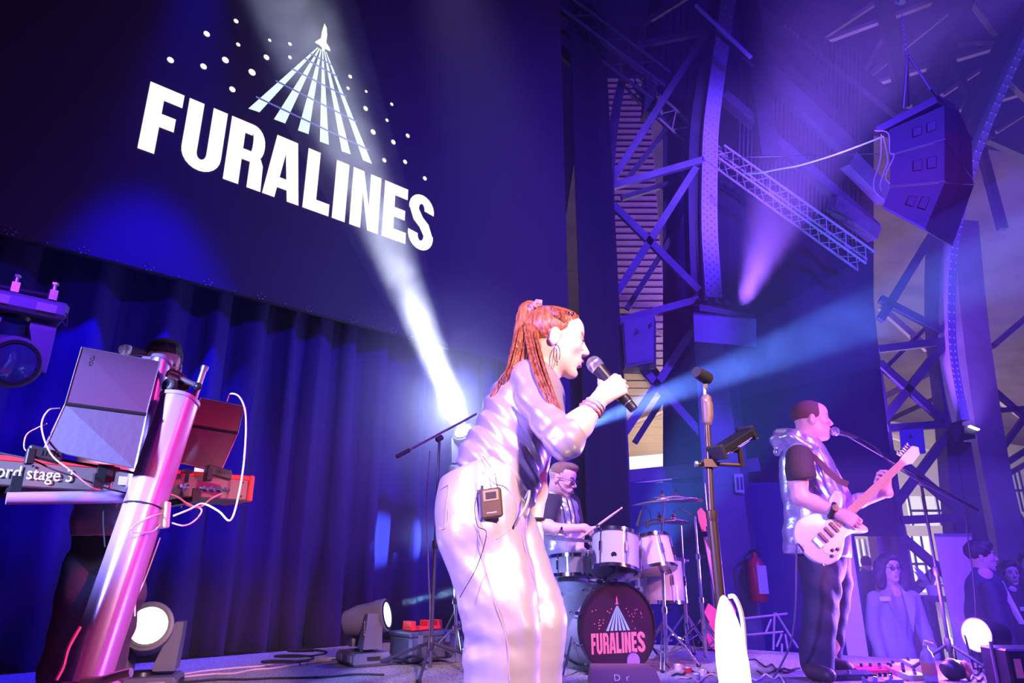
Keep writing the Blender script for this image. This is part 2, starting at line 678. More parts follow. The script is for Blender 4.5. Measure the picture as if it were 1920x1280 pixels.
# the fan of six rays under the little rocket
apex = (PW(603, 92)[0], PW(603, 92)[1])
foot = [((466, 203), (487, 210)), ((514, 223), (535, 231)), ((559, 244), (579, 251)), ((600, 265), (617, 271)), ((641, 283), (658, 289)), ((681, 300), (698, 307))]
for i, (a, b) in enumerate(foot):
    pa, pb = PW(*a), PW(*b)
    ta = (apex[0] - .045 + i * .018, apex[1])
    flat('logo_ray', [[pa, pb, (ta[0] + .012, ta[1]), ta]], on_screen, G_ray, scr)
for (a, b) in (((480, 181), (692, 281)), ((517, 151), (669, 228)), ((546, 128), (650, 181)), ((571, 109), (634, 144)), ((583, 101), (622, 121))):
    pa, pb = PW(*a), PW(*b)
    flat('logo_line', strip([pa, pb], .02), lambda s, z: WP(s, z, 0.198), G_grid, scr)
dots = [(443, 39, 4), (388, 63, 5), (320, 112, 5), (447, 83, 3.5), (423, 112, 5.5), (382, 124, 5), (506, 75, 3), (544, 82, 3.5), (500, 107, 5), (544, 107, 3.5),
        (473, 135, 6), (436, 167, 5), (657, 143, 4), (653, 165, 3.5), (686, 203, 5), (735, 195, 3.5), (700, 247, 5.5), (687, 171, 3), (726, 225, 3.5), (765, 254, 4.5),
        (738, 266, 5), (721, 300, 4.5), (760, 303, 4.5), (797, 334, 4.5)]
for x, y, rr in dots:
    s, z = PW(x, y)
    rr = rr * .0058
    flat('logo_dot', [[(s + rr * math.cos(t * PI / 6), z + rr * math.sin(t * PI / 6)) for t in range(12)]], on_screen, G_letter, scr)
rk = [(609, 43), (613, 52), (614, 66), (612, 79), (619, 90), (620, 96), (613, 93), (610, 91), (609, 96), (604, 94), (604, 89), (599, 84), (591, 80), (592, 77), (602, 71), (604, 58)]
flat('logo_rocket', [[PW(*p) for p in rk]], on_screen, G_letter, scr)


# ---------------------------------------------------------------- lattice pieces
def truss(name, a, b, wdt, material, label, cat='truss', up=Vector((0, 0, 1)), r=.03, bays=14, parent=None, group=None):
    a, b = Vector(a), Vector(b)
    d = (b - a).normalized()
    side = d.cross(up).normalized()
    u = side.cross(d).normalized()
    t = thing(name, a, label, cat, group)
    cs = [(side * sx + u * sz) * wdt / 2 for sx, sz in ((-1, -1), (1, -1), (1, 1), (-1, 1))]
    for c in cs:
        MB().tube([a + c, b + c], r, 8).build('chord', material, t, smooth=True)
    m = MB()
    L = (b - a).length
    for k in range(bays):
        p, q = a + d * L * k / bays, a + d * L * (k + 1) / bays
        for i in range(4):
            c1, c2 = cs[i], cs[(i + 1) % 4]
            if k % 2:
                c1, c2 = c2, c1
            m.tube([p + c1, q + c2], r * .45, 5)
    m.build('lacing', material, t)
    return t


def beam_piece(name, a, b, wd, dp, material, parent, label=None):
    """flat bar between two world points, wd across the view, dp in depth"""
    a, b = Vector(a), Vector(b)
    d = b - a
    dn = d.normalized()
    y = Vector((0, 1, 0)) - dn * dn.y
    y.normalize()
    x = dn.cross(y).normalized()
    return MB().boxf((a + b) / 2, d / 2, x * wd / 2, y * dp / 2).build(name, material, parent, label=label)


# rig truss above the screen's corner, seen from below
truss('rig_truss', P(945, -60, 8.2), P(1240, 160, 9.4), .34, M_steel_d, 'dark box truss above the top right corner of the screen', bays=10)
tp = MB()
tp.hull([P(880, -40, 8.0), P(945, -40, 8.0), P(1135, 175, 9.2), P(1060, 120, 9.2), P(880, -40, 8.3), P(945, -40, 8.3), P(1135, 175, 9.5), P(1060, 120, 9.5)])
tag(tp.build('masking_border', M_black), 'sloping black border cloth under the truss by the screen corner', 'cloth')

# ---- lattice tower beside the screen
TA = 9.6
tw = thing('lattice_tower', P(1240, 1200, TA).xy.to_3d() + Vector((0, 0, -.9)), 'tall riveted purple-lit lattice tower right of the screen', 'tower')


def chordpath(pts, Y):
    return bez([P(x, y, Y) for x, y in pts], 22)


def plate(path, wd, dp, m=None):
    m = m or MB()
    n0 = len(m.v)
    for i, p in enumerate(path):
        t = (path[min(i + 1, len(path) - 1)] - path[max(i - 1, 0)]).normalized()
        y = Vector((0, 1, 0))
        x = t.cross(y).normalized()
        y = x.cross(t).normalized()
        for sx, sy in ((-1, -1), (1, -1), (1, 1), (-1, 1)):
            m.v.append(tuple(p + x * sx * wd / 2 + y * sy * dp / 2))
    for i in range(len(path) - 1):
        for k in range(4):
            k2 = (k + 1) % 4
            m.f.append((n0 + i * 4 + k, n0 + i * 4 + k2, n0 + i * 4 + 4 + k2, n0 + i * 4 + 4 + k))
    m.f.append((n0, n0 + 1, n0 + 2, n0 + 3))
    e = n0 + (len(path) - 1) * 4
    m.f.append((e + 3, e + 2, e + 1, e))
    return m


rc = chordpath([(1371, -40), (1352, 90), (1333, 230), (1329, 330), (1329, 440), (1337, 560)], TA)
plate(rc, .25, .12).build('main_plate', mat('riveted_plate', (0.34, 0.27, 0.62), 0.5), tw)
rv = MB()
for k in range(0, 46):
    t = k / 46 * (len(rc) - 1)
    i = int(t)
    p = rc[i].lerp(rc[min(i + 1, len(rc) - 1)], t - i)
    tt = (rc[min(i + 1, len(rc) - 1)] - rc[i]).normalized()
    x = tt.cross(Vector((0, 1, 0))).normalized()
    for q, sx in enumerate((-.085, -.03, .03, .085)):
        pp = p + x * sx + tt * (.05 * (q % 2)) - Vector((0, .062, 0))
        rv.ell(pp, .021, .020, .021, 7, 4)
tag(rv.build('rivet', mat('riveted_plate', (0, 0, 0)), tw, smooth=True), kind='stuff')
plate(chordpath([(1352, -40), (1330, 90), (1307, 230), (1302, 330), (1303, 440), (1310, 620)], TA + .25), .26, .3).build('web', M_steel_d, tw)
plate(chordpath([(1192, 60), (1160, 180), (1144, 300), (1143, 440), (1152, 600), (1168, 860), (1175, 1140)], TA), .14, .2).build('left_chord', M_steel_d, tw)
for (x0, y0, x1, y1) in ((1325, 60, 1140, 350), (1320, 300, 1140, 352), (1305, 315, 1150, 560), (1150, 385, 1310, 545), (1310, 562, 1160, 602),
                         (1318, 590, 1172, 810), (1160, 640, 1320, 820), (1325, -30, 1180, 60), (1195, 85, 1320, 60)):
    beam_piece('brace', P(x0, y0, TA - .02), P(x1, y1, TA - .02), .11, .08, M_steel, tw)
for (x0, y0, x1, y1) in ((1320, 150, 1170, 345), (1300, 330, 1165, 372), (1300, 380, 1175, 580), (1190, 160, 1300, 300), (1310, 640, 1190, 830), (1170, 620, 1300, 790)):
    beam_piece('rear_brace', P(x0, y0, TA + 1.0), P(x1, y1, TA + 1.0), .09, .07, M_steel_d, tw)
# sheet-metal box and column below the bracket
cb = MB()
cb.hull([P(1300, 620, TA - .1), P(1352, 620, TA - .1), P(1345, 1290, TA - .1), P(1445, 1290, TA - .1), P(1300, 620, TA + .4), P(1375, 620, TA + .4), P(1345, 1290, TA + .4), P(1445, 1290, TA + .4)])
cb.build('column_panel', M_steel, tw)
bb = MB()
bb.hull([P(1302, 640, TA - .6), P(1418, 650, TA - .6), P(1418, 598, TA - .6), P(1300, 590, TA - .6), P(1300, 640, TA), P(1395, 640, TA), P(1395, 580, TA), P(1300, 575, TA)])
bb.build('bracket_box', M_steel, tw)

cbx = thing('control_cabinet', P(1203, 690, TA - .5), 'wall-box cabinet with a warning triangle on the tower by the singer', 'cabinet')
m = MB()
A0, B0 = P(1172, 688, TA - .5), P(1226, 678, TA - .5)
A1, B1 = P(1167, 601, TA - .5), P(1226, 588, TA - .5)
m.hull([A0, B0, A1, B1, A0 + Vector((0, .35, 0)), B0 + Vector((0.1, .35, 0)), A1 + Vector((0, .35, 0)), B1 + Vector((0.1, .35, 0))])
m.build('body', M_steel, cbx)
m = MB().hull([A0.lerp(B1, .04) - Vector((0, .02, 0)), B0.lerp(A1, .04) - Vector((0, .02, 0)), A1.lerp(B0, .04) - Vector((0, .02, 0)), B1.lerp(A0, .04) - Vector((0, .02, 0)),
             A0.lerp(B1, .06), B0.lerp(A1, .06), A1.lerp(B0, .06), B1.lerp(A0, .06)])
m.build('door', M_steel, cbx)
flat('warning_triangle', [[P(1189, 628, TA - .53), P(1199, 624, TA - .53), P(1194, 615, TA - .53)]], lambda *p: p, M_bp, cbx, dz=(0, -.004, 0))
MB().cyl(P(1221, 605, TA - .56), P(1221, 612, TA - .56), .012).build('lock', M_bm, cbx)

# uplighter batten on the bracket
ub = thing('uplight_batten', P(1320, 575, TA - .4), 'row of small uplighters on the tower bracket', 'stage light')
m = MB()
m.hull([P(1312, 570, TA - .5), P(1415, 590, TA - .5), P(1405, 575, TA - .1), P(1310, 556, TA - .1), P(1415, 598, TA - .5), P(1312, 582, TA - .5)])
m.build('body', M_bp, ub)
for k in range(5):
    a = P(1322 + k * 20, 566 + k * 4, TA - .4)
    MB().cyl(a, a + Vector((0, 0, .09)), .05, .04, 12).build('lamp_can', M_bp, ub)

# tan corrugated siding seen through the tower
sd = thing('corrugated_siding', P(1210, 880, 15).xy.to_3d() + Vector((0, 0, 1.5)), 'tan corrugated metal wall glimpsed through the tower braces', 'wall panel')
z0s, z1s = P(1200, 905, 15.0).z, P(1200, 150, 15.0).z
nst = 60
for k in range(nst):
    z = z0s + (z1s - z0s) * k / nst
    h = (z1s - z0s) / nst
    xl, xr = P(1140, 500, 15).x, P(1262 if k < 20 else 1240, 500, 15).x
    MB().boxf(((xl + xr) / 2, 15, z + h * .5), ((xr - xl) / 2, 0, 0), (0, .06, h * .1), (0, -.03, h * .46)).build('siding_strip', M_siding, sd)
# bright glazed strip near its foot
wb = MB()
wb.hull([P(1170, 882, 13.4), P(1254, 872, 13.4), P(1248, 850, 13.4), P(1180, 856, 13.4), P(1170, 882, 13.6), P(1254, 872, 13.6), P(1248, 850, 13.6), P(1180, 856, 13.6)])
tag(wb.build('window_1', glow('lit_glass', (1.0, 0.92, 0.86), 1.2)), kind='structure')
sl = thing('window_ledge', P(1165, 905, 10.4), 'long dark blue ledge bar crossing behind the drummer', 'ledge')
beam_piece('ledge_bar', P(1120, 900, 10.4), P(1420, 872, 10.4), .2, .2, M_steel, sl)
MB().cyl(P(1168, 908, 10.2), P(1260, 898, 10.2), .02).build('rail', M_alu, sl)

# low wall behind the drums and black drape behind the guitarist
lw = MB().box((P(1130, 1000, 10.2).x, 10.15, -0.9), (P(1598, 1000, 10.2).x, 10.3, P(1200, 905, 10.2).z))
tag(lw.build('wall_back', mat('back_wall_blue', (0.035, 0.035, 0.16), .8)), kind='structure')
vs, fs = [], []
edge_r = [(1640, 190), (1640, 300), (1640, 560), (1654, 700), (1672, 850), (1690, 1005)]
NX = 40
for j, (xr_, y_) in enumerate(edge_r):
    for i in range(NX + 1):
        px_ = 1243 + (xr_ - 1243) * i / NX
        p = P(px_, y_, 10.7)
        p.y += .05 * math.sin(i * 1.3)
        vs.append(p)
for j in range(len(edge_r) - 1):
    for i in range(NX):
        a = j * (NX + 1) + i
        fs.append((a, a + 1, a + NX + 2, a + NX + 1))
dr = link_mesh('backdrop_drape', vs, fs, M_backdrape, smooth=True)
dr.modifiers.new('thick', 'SOLIDIFY').thickness = .01
tag(dr, 'tall black backdrop drape hanging behind the guitarist', 'curtain')

# ---- second lattice tower at right
TB = 11.5
tb = thing('lattice_tower', P(1740, 1200, TB).xy.to_3d() + Vector((0, 0, -.9)), 'dark lattice tower with riveted edge behind the boom microphone stand', 'tower')
rcb = chordpath([(1935, 40), (1880, 160), (1826, 290), (1790, 420), (1777, 520), (1776, 640), (1786, 720), (1800, 790)], TB)
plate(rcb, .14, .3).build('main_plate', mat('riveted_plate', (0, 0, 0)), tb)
rv = MB()
for k in range(0, 52):
    t = k / 52 * (len(rcb) - 1)
    i = int(t)
    p = rcb[i].lerp(rcb[min(i + 1, len(rcb) - 1)], t - i)
    tt = (rcb[min(i + 1, len(rcb) - 1)] - rcb[i]).normalized()
    x = tt.cross(Vector((0, 1, 0))).normalized()
    for sx in (-.04, .04):
        rv.ell(p + x * sx - Vector((0, .152, 0)), .022, .02, .022, 6, 4)
tag(rv.build('rivet', mat('riveted_plate', (0, 0, 0)), tb, smooth=True), kind='stuff')
plate(chordpath([(1920, 20), (1860, 150), (1800, 290), (1765, 420), (1757, 520), (1760, 640), (1775, 760), (1795, 1000), (1820, 1240)], TB + .3), .30, .3).build('web', M_steel_d, tb)
plate(chordpath([(1800, 830), (1822, 960), (1850, 1100), (1870, 1240)], TB + .2), .25, .2).build('lower_post', M_steel_d, tb)
for (x0, y0, x1, y1) in ((1645, 655, 1770, 640), (1648, 680, 1770, 790), (1765, 650, 1655, 790), (1663, 803, 1775, 795), (1665, 845, 1790, 950), (1780, 810, 1680, 945), (1688, 975, 1800, 970),
                         (1690, 1005, 1800, 1100), (1815, 1020, 1710, 1110), (1650, 600, 1760, 420), (1650, 560, 1765, 620)):
    beam_piece('brace', P(x0, y0, TB), P(x1, y1, TB), .13, .1, M_steel_d, tb)
plate(chordpath([(1600, 430), (1625, 600), (1650, 760), (1683, 1000), (1700, 1130)], TB + .1), .16, .2).build('left_chord', M_steel_d, tb)
MB().hull([P(1785, 795, TB - .3), P(1825, 800, TB - .3), P(1830, 822, TB - .3), P(1790, 828, TB - .3), P(1785, 795, TB + .3), P(1825, 800, TB + .3), P(1830, 822, TB + .3), P(1790, 828, TB + .3)]).build('bracket_box', M_bp, tb)
cb2 = thing('control_cabinet', P(1712, 852, TB - .2), 'dark blue box cabinet on the tower above the guitar head', 'cabinet')
MB().hull([P(1686, 806, TB - .25), P(1731, 802, TB - .25), P(1736, 850, TB - .25), P(1690, 854, TB - .25), P(1686, 806, TB), P(1731, 802, TB), P(1736, 850, TB), P(1690, 854, TB)]).build('body', mat('cabinet_blue', (.1, .1, .35), .6), cb2)
flat('warning_triangle', [[P(1704, 821, TB - .26), P(1711, 820, TB - .26), P(1707, 813, TB - .26)]], lambda *p: p, M_bp, cb2, dz=(0, -.004, 0))
up2 = thing('tower_uplight', P(1824, 806, TB - .5), 'small bright uplighter glowing on the second tower bracket', 'stage light')
MB().hull([P(1808, 797, TB - .5), P(1834, 806, TB - .5), P(1830, 814, TB - .5), P(1808, 812, TB - .5), P(1808, 797, TB - .2), P(1834, 806, TB - .2), P(1830, 814, TB - .2), P(1808, 812, TB - .2)]).build('body', M_bp, up2)
MB().boxf(P(1826, 802, TB - .55), (.07, 0, -.03), (0, .03, 0), (.004, 0, .01)).build('lens', glow('uplight_lens', (.8, .75, 1), 6), up2)

# pale column further right
pc = thing('hall_column', P(1880, 1100, 13.5).xy.to_3d() + Vector((0, 0, -.9)), 'wide pale steel hall column at the right edge of the picture', 'column')
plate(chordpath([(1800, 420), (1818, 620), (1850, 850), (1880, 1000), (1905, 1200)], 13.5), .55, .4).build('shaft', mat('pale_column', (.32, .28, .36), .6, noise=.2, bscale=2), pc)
for (x0, y0, x1, y1) in ((1850, 720, 1930, 790), (1930, 770, 1850, 880), (1860, 650, 1930, 590), (1868, 880, 1930, 840), (1880, 920, 1935, 1010), (1870, 770, 1930, 765)):
    beam_piece('brace', P(x0, y0, 13.4), P(x1, y1, 13.4), .1, .1, M_steel, pc)

# ---- the hall beyond: roof, far wall, trusses
rf = MB()
rf.hull([(2, 16, 13.0), (26, 16, 9.5), (2, 44, 13.0), (34, 44, 6.5), (2, 16, 13.2), (26, 16, 9.7), (2, 44, 13.2), (34, 44, 6.7)])
tag(rf.build('ceiling', M_roof), kind='structure')
fw = MB().box((4, 40, -.9), (44, 40.4, 14))
tag(fw.build('wall_far', M_white), kind='structure')
rt = thing('roof_framing', (16, 15, 9), 'crossing pale and dark steel members under the hall roof', 'roof frame')
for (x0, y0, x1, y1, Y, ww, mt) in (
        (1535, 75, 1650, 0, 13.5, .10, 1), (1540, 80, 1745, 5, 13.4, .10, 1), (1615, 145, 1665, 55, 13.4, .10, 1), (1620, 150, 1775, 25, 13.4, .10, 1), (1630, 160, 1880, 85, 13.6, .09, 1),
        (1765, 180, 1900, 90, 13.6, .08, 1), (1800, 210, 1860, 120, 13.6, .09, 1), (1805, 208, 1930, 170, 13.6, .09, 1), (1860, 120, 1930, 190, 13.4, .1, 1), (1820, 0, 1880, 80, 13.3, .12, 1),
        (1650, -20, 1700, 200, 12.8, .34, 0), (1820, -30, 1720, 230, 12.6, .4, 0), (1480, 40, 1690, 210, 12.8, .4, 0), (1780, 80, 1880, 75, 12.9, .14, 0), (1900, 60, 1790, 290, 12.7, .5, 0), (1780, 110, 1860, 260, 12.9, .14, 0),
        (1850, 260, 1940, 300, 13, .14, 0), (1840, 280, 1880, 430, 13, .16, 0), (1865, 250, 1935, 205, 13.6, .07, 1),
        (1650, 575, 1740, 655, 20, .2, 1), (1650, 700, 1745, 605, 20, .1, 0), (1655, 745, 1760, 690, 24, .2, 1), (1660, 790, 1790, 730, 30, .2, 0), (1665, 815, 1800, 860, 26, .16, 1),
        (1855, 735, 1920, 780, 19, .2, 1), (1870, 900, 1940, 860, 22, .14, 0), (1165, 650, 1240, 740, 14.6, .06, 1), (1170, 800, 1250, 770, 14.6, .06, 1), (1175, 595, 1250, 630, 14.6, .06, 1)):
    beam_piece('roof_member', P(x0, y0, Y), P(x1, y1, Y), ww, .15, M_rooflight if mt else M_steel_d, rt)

# slatted gallery high up between the towers
gl = thing('slatted_gallery', P(1440, 460, 10.1), 'tall gallery of thin vertical rods lit violet between the towers', 'gallery')
for k in range(30):
    x = 1385 + k * 7.6
    y0 = 20 + max(0, (x - 1385) * .35)
    y1 = 330 + (x - 1385) * .62
    MB().tube([P(x + 8, y0, 10.1 + k * .012), P(x, y1, 10.1 + k * .012)], .012, 5).build('rod', M_steel, gl)
for (x0, y0, x1, y1, ww) in ((1405, 20, 1540, 150, .34), (1420, 80, 1560, 220, .2), (1430, 130, 1600, 290, .3), (1355, 180, 1640, 430, .16), (1590, 300, 1660, 370, .3), (1560, 380, 1640, 440, .25)):
    beam_piece('rail', P(x0, y0, 10.0), P(x1, y1, 10.4), ww, .2, M_steel, gl)
beam_piece('post', P(1395, -30, 10.0), P(1440, 300, 10.0), .3, .3, M_steel_d, gl)
beam_piece('post', P(1230, -20, 10.0), P(1215, 220, 10.0), .2, .3, M_steel_d, gl)
for k in range(8):
    MB().tube([P(1225 + k * 13, 10, 10.2), P(1222 + k * 13, 180, 10.2)], .012, 5).build('rod', M_steel_d, gl)
truss('lighting_truss', P(1188, 160, 11), P(1345, 300, 10.2), .3, M_rooflight, 'short pale box truss passing behind the tower plate', bays=10, r=.025)
truss('lighting_truss', P(1345, 290, 9.9), P(1625, 490, 9.9), .26, M_rooflight, 'long sloping box truss running down right of the tower', bays=16, r=.02)
tube_l = thing('fluorescent_batten', P(1304, 10, 9), 'long violet-lit batten tube hanging over the tower plate', 'batten')
MB().tube([P(1304, 10, 9), P(1408, 108, 9)], .035, 10).build('tube', mat('batten', (.5, .4, .9), .4), tube_l)
MB().tube([P(1300, 22, 9.05), P(1412, 124, 9.05)], .03, 6).build('housing', M_steel_d, tube_l)
# ---------------------------------------------------------------- organic surfaces: smooth unions, meshed by surface nets
def smin(a, b, k):
    if k <= 0:
        return np.minimum(a, b)
    h = np.maximum(k - np.abs(a - b), 0) / k
    return np.minimum(a, b) - h * h * k * 0.25


class SDF:
    def __init__(self, res):
        self.res = res
        self.ops = []
        self.post = []
        self.clip = []

    def cap(self, a, b, ra, rb=None, k=0.02, flat=None, sub=False):
        """tapered capsule; flat=(direction, ratio) squashes it along a direction"""
        a, b = np.array(a, float), np.array(b, float)
        rb = ra if rb is None else rb
        self.ops.append(('cap', (a, b, ra, rb, flat), k, sub))
        return self

    def ell(self, c, r, ax=None, k=0.02, sub=False):
        """ellipsoid, radii r along the axes ax (three vectors)"""
        ax = np.eye(3) if ax is None else np.array([np.array(v, float) / np.linalg.norm(v) for v in ax])
        self.ops.append(('ell', (np.array(c, float), np.array(r, float), ax), k, sub))
        return self

    def path(self, pts, rs, k=0.02, flat=None):
        for i in range(len(pts) - 1):
            self.cap(pts[i], pts[i + 1], rs[i], rs[i + 1], k, flat)
        return self

    def half(self, p, n, k=0.004):
        """keep only the side the normal n points away from"""
        self.clip.append((np.array(p, float), np.array(n, float) / np.linalg.norm(n), k))
        return self

    def mesh(self):
        res = self.res
        lo, hi = np.full(3, 1e9), np.full(3, -1e9)
        bbs = []
        for kind, pr, k, sub in self.ops:
            if kind == 'cap':
                a, b, ra, rb, _ = pr
                R = max(ra, rb)
                l, h = np.minimum(a, b) - R, np.maximum(a, b) + R
            else:
                c, r, ax = pr
                e = np.sqrt(((ax * r[:, None]) ** 2).sum(0))
                l, h = c - e, c + e
            bbs.append((l, h))
            if not sub:
                lo, hi = np.minimum(lo, l), np.maximum(hi, h)
        lo = lo - 5 * res
        hi = hi + 5 * res
        n = np.ceil((hi - lo) / res).astype(int) + 1
        D = np.full(n, 0.08, np.float32)
        axs = [lo[i] + res * np.arange(n[i]) for i in range(3)]
        for (kind, pr, k, sub), (l, h) in zip(self.ops, bbs):
            pad = k + 3 * res + 0.01
            i0 = np.maximum(((l - pad - lo) / res).astype(int), 0)
            i1 = np.minimum(((h + pad - lo) / res).astype(int) + 2, n)
            if (i1 <= i0).any():
                continue
            X, Y, Z = np.meshgrid(*[axs[q][i0[q]:i1[q]] for q in range(3)], indexing='ij')
            if kind == 'cap':
                a, b, ra, rb, fl_ = pr
                ab = b - a
                L2 = float(ab @ ab) + 1e-12
                px, py, pz = X - a[0], Y - a[1], Z - a[2]
                t = np.clip((px * ab[0] + py * ab[1] + pz * ab[2]) / L2, 0, 1)
                qx, qy, qz = px - t * ab[0], py - t * ab[1], pz - t * ab[2]
                if fl_ is not None:
                    f = np.array(fl_[0], float)
                    f /= np.linalg.norm(f)
                    s = (qx * f[0] + qy * f[1] + qz * f[2]) * (1 / fl_[1] - 1)
                    qx, qy, qz = qx + f[0] * s, qy + f[1] * s, qz + f[2] * s
                d = np.sqrt(qx * qx + qy * qy + qz * qz) - (ra + (rb - ra) * t)
            else:
                c, r, ax = pr
                px, py, pz = X - c[0], Y - c[1], Z - c[2]
                u = [(px * ax[q][0] + py * ax[q][1] + pz * ax[q][2]) for q in range(3)]
                k0 = np.sqrt(sum((u[q] / r[q]) ** 2 for q in range(3)))
                k1 = np.sqrt(sum((u[q] / r[q] ** 2) ** 2 for q in range(3))) + 1e-9
                d = k0 * (k0 - 1) / k1
            sl = tuple(slice(i0[q], i1[q]) for q in range(3))
            cur = D[sl]
            D[sl] = -smin(-cur, d, k) if sub else smin(cur, d, k)
        if self.clip or self.post:
            X, Y, Z = np.meshgrid(*axs, indexing='ij')
            for f in self.post:
                mk = np.abs(D) < 0.035
                D[mk] += f(X[mk], Y[mk], Z[mk])
            for p, nn, k in self.clip:
                pl = (X - p[0]) * nn[0] + (Y - p[1]) * nn[1] + (Z - p[2]) * nn[2]
                D = -smin(-D, -pl, k)
        for q in range(3):
            sl = [slice(None)] * 3
            for e in (0, -1):
                sl[q] = e
                D[tuple(sl)] = np.maximum(D[tuple(sl)], res)
        ins = D < 0
        cn = np.array(D.shape) - 1
        acc = np.zeros((*cn, 3), np.float32)
        cnt = np.zeros(cn, np.float32)
        for q in range(3):
            a = [slice(None)] * 3
            b = [slice(None)] * 3
            a[q], b[q] = slice(0, -1), slice(1, None)
            da, db = D[tuple(a)], D[tuple(b)]
            cr = ins[tuple(a)] != ins[tuple(b)]
            idx = np.argwhere(cr)
            t = da[cr] / (da[cr] - db[cr])
            pos = idx.astype(np.float32)
            pos[:, q] += t
            o1, o2 = [r for r in range(3) if r != q]
            for s1 in (0, -1):
                for s2 in (0, -1):
                    ci = idx.copy()
                    ci[:, o1] += s1
                    ci[:, o2] += s2
                    ok = ((ci >= 0) & (ci < cn)).all(1)
                    c = ci[ok]
                    np.add.at(acc, (c[:, 0], c[:, 1], c[:, 2]), pos[ok])
                    np.add.at(cnt, (c[:, 0], c[:, 1], c[:, 2]), 1)
        has = cnt > 0
        vid = np.full(cn, -1, np.int64)
        vid[has] = np.arange(has.sum())
        V = acc[has] / cnt[has][:, None]
        V = V * res + lo
        F = []
        for q in range(3):
            a = [slice(None)] * 3
            b = [slice(None)] * 3
            a[q], b[q] = slice(0, -1), slice(1, None)
            cr = ins[tuple(a)] != ins[tuple(b)]
            idx = np.argwhere(cr)
            up = ins[tuple(a)][cr]
            o1, o2 = [(1, 2), (2, 0), (0, 1)][q]
            ok = (idx[:, o1] > 0) & (idx[:, o2] > 0) & (idx[:, o1] < cn[o1]) & (idx[:, o2] < cn[o2])
            idx, up = idx[ok], up[ok]

            def g(d1, d2):
                c = idx.copy()
                c[:, o1] += d1
                c[:, o2] += d2
                return vid[c[:, 0], c[:, 1], c[:, 2]]
            Q = np.stack([g(-1, -1), g(0, -1), g(0, 0), g(-1, 0)], 1)
            Q[~up] = Q[~up][:, ::-1]
            F.append(Q)
        F = np.concatenate(F)
        F = F[(F >= 0).all(1)]
        # light relaxation takes the grid stepping out
        for _ in range(2):
            s = np.zeros_like(V)
            c = np.zeros(len(V))
            for i in range(4):
                np.add.at(s, F[:, i], V[F[:, (i + 1) % 4]])
                np.add.at(s, F[:, i], V[F[:, (i - 1) % 4]])
                np.add.at(c, F[:, i], 2)
            V = V * 0.5 + 0.5 * s / np.maximum(c, 1)[:, None]
        return V, F


def organic(name, parts, material, parent, base=None, paint=None, label=None, kind=None):
    """parts: one or more SDFs meshed at their own fineness and joined as one mesh"""
    if isinstance(parts, SDF):
        parts = [parts]
    vs, fs, n = [], [], 0
    for s in parts:
        v, f = s.mesh()
        vs.append(v)
        fs.append(f + n)
        n += len(v)
    V, F = np.concatenate(vs), np.concatenate(fs)
    colors = None
    if paint is not None:
        colors = np.tile(np.array(paint[0], np.float32), (len(V), 1))
        for c, r, colr, soft in paint[1:]:
            d = (V - np.array(c)) / np.array(r)
            d = np.sqrt((d ** 2).sum(1))
            wgt = np.clip((1 - d) / soft, 0, 1)[:, None]
            colors = colors * (1 - wgt) + np.array(colr) * wgt
    og = origin(parent) if parent is not None else Vector(base)
    me = bpy.data.meshes.new(name)
    me.vertices.add(len(V))
    me.vertices.foreach_set('co', (V - np.array(og)).astype(np.float32).ravel())
    me.loops.add(len(F) * 4)
    me.loops.foreach_set('vertex_index', F.astype(np.int32).ravel())
    me.polygons.add(len(F))
    me.polygons.foreach_set('loop_start', np.arange(0, len(F) * 4, 4, dtype=np.int32))
    me.update(calc_edges=True)
    me.polygons.foreach_set('use_smooth', [True] * len(F))
    me.materials.append(material)
    if colors is not None:
        ca = me.color_attributes.new('Col', 'FLOAT_COLOR', 'POINT')
        c4 = np.ones((len(V), 4), np.float32)
        c4[:, :3] = colors
        ca.data.foreach_set('color', c4.ravel())
    me.validate()
    o = bpy.data.objects.new(name, me)
    COL.objects.link(o)
    if parent is not None:
        o.parent = parent
    else:
        o.location = og
    if label:
        o['label'] = label
    if kind:
        o['kind'] = kind
    return o


def folds(d, freq, amp, warp=1.0, wd=(0, 0, 1), wf=9.0, sharp=1.5, ph=0.0, c=None, rad=None):
    """cloth folds: warped ridges across direction d; c/rad limit them to a region"""
    d = np.array(d, float) / np.linalg.norm(d)
    wd = np.array(wd, float) / np.linalg.norm(wd)

    def f(x, y, z):
        a = x * d[0] + y * d[1] + z * d[2]
        b = x * wd[0] + y * wd[1] + z * wd[2]
        s = np.sin(freq * a + warp * np.sin(wf * b + 3 * a + ph) + ph)
        s = np.sign(s) * np.abs(s) ** sharp
        m = 0.55 + 0.45 * np.sin(b * wf * .7 + 1.3 + ph * 2 + 2.2 * np.sin(a * 6))
        r = amp * s * m
        if c is not None:
            q = np.sqrt((x - c[0]) ** 2 + (y - c[1]) ** 2 + (z - c[2]) ** 2) / rad
            r = r * np.clip(1.6 - q * 1.6, 0, 1)
        return r
    return f


# ---------------------------------------------------------------- people
class Frame:
    def __init__(self, o, f, u, s=1.0):
        self.o = Vector(o)
        f = Vector(f).normalized()
        u = Vector(u)
        self.l = u.cross(f).normalized()
        self.u = f.cross(self.l).normalized()
        self.f = f
        self.s = s

    def __call__(self, x, y, z):
        return self.o + (self.f * x + self.l * y + self.u * z) * self.s

    def ax(self):
        return [self.f, self.l, self.u]


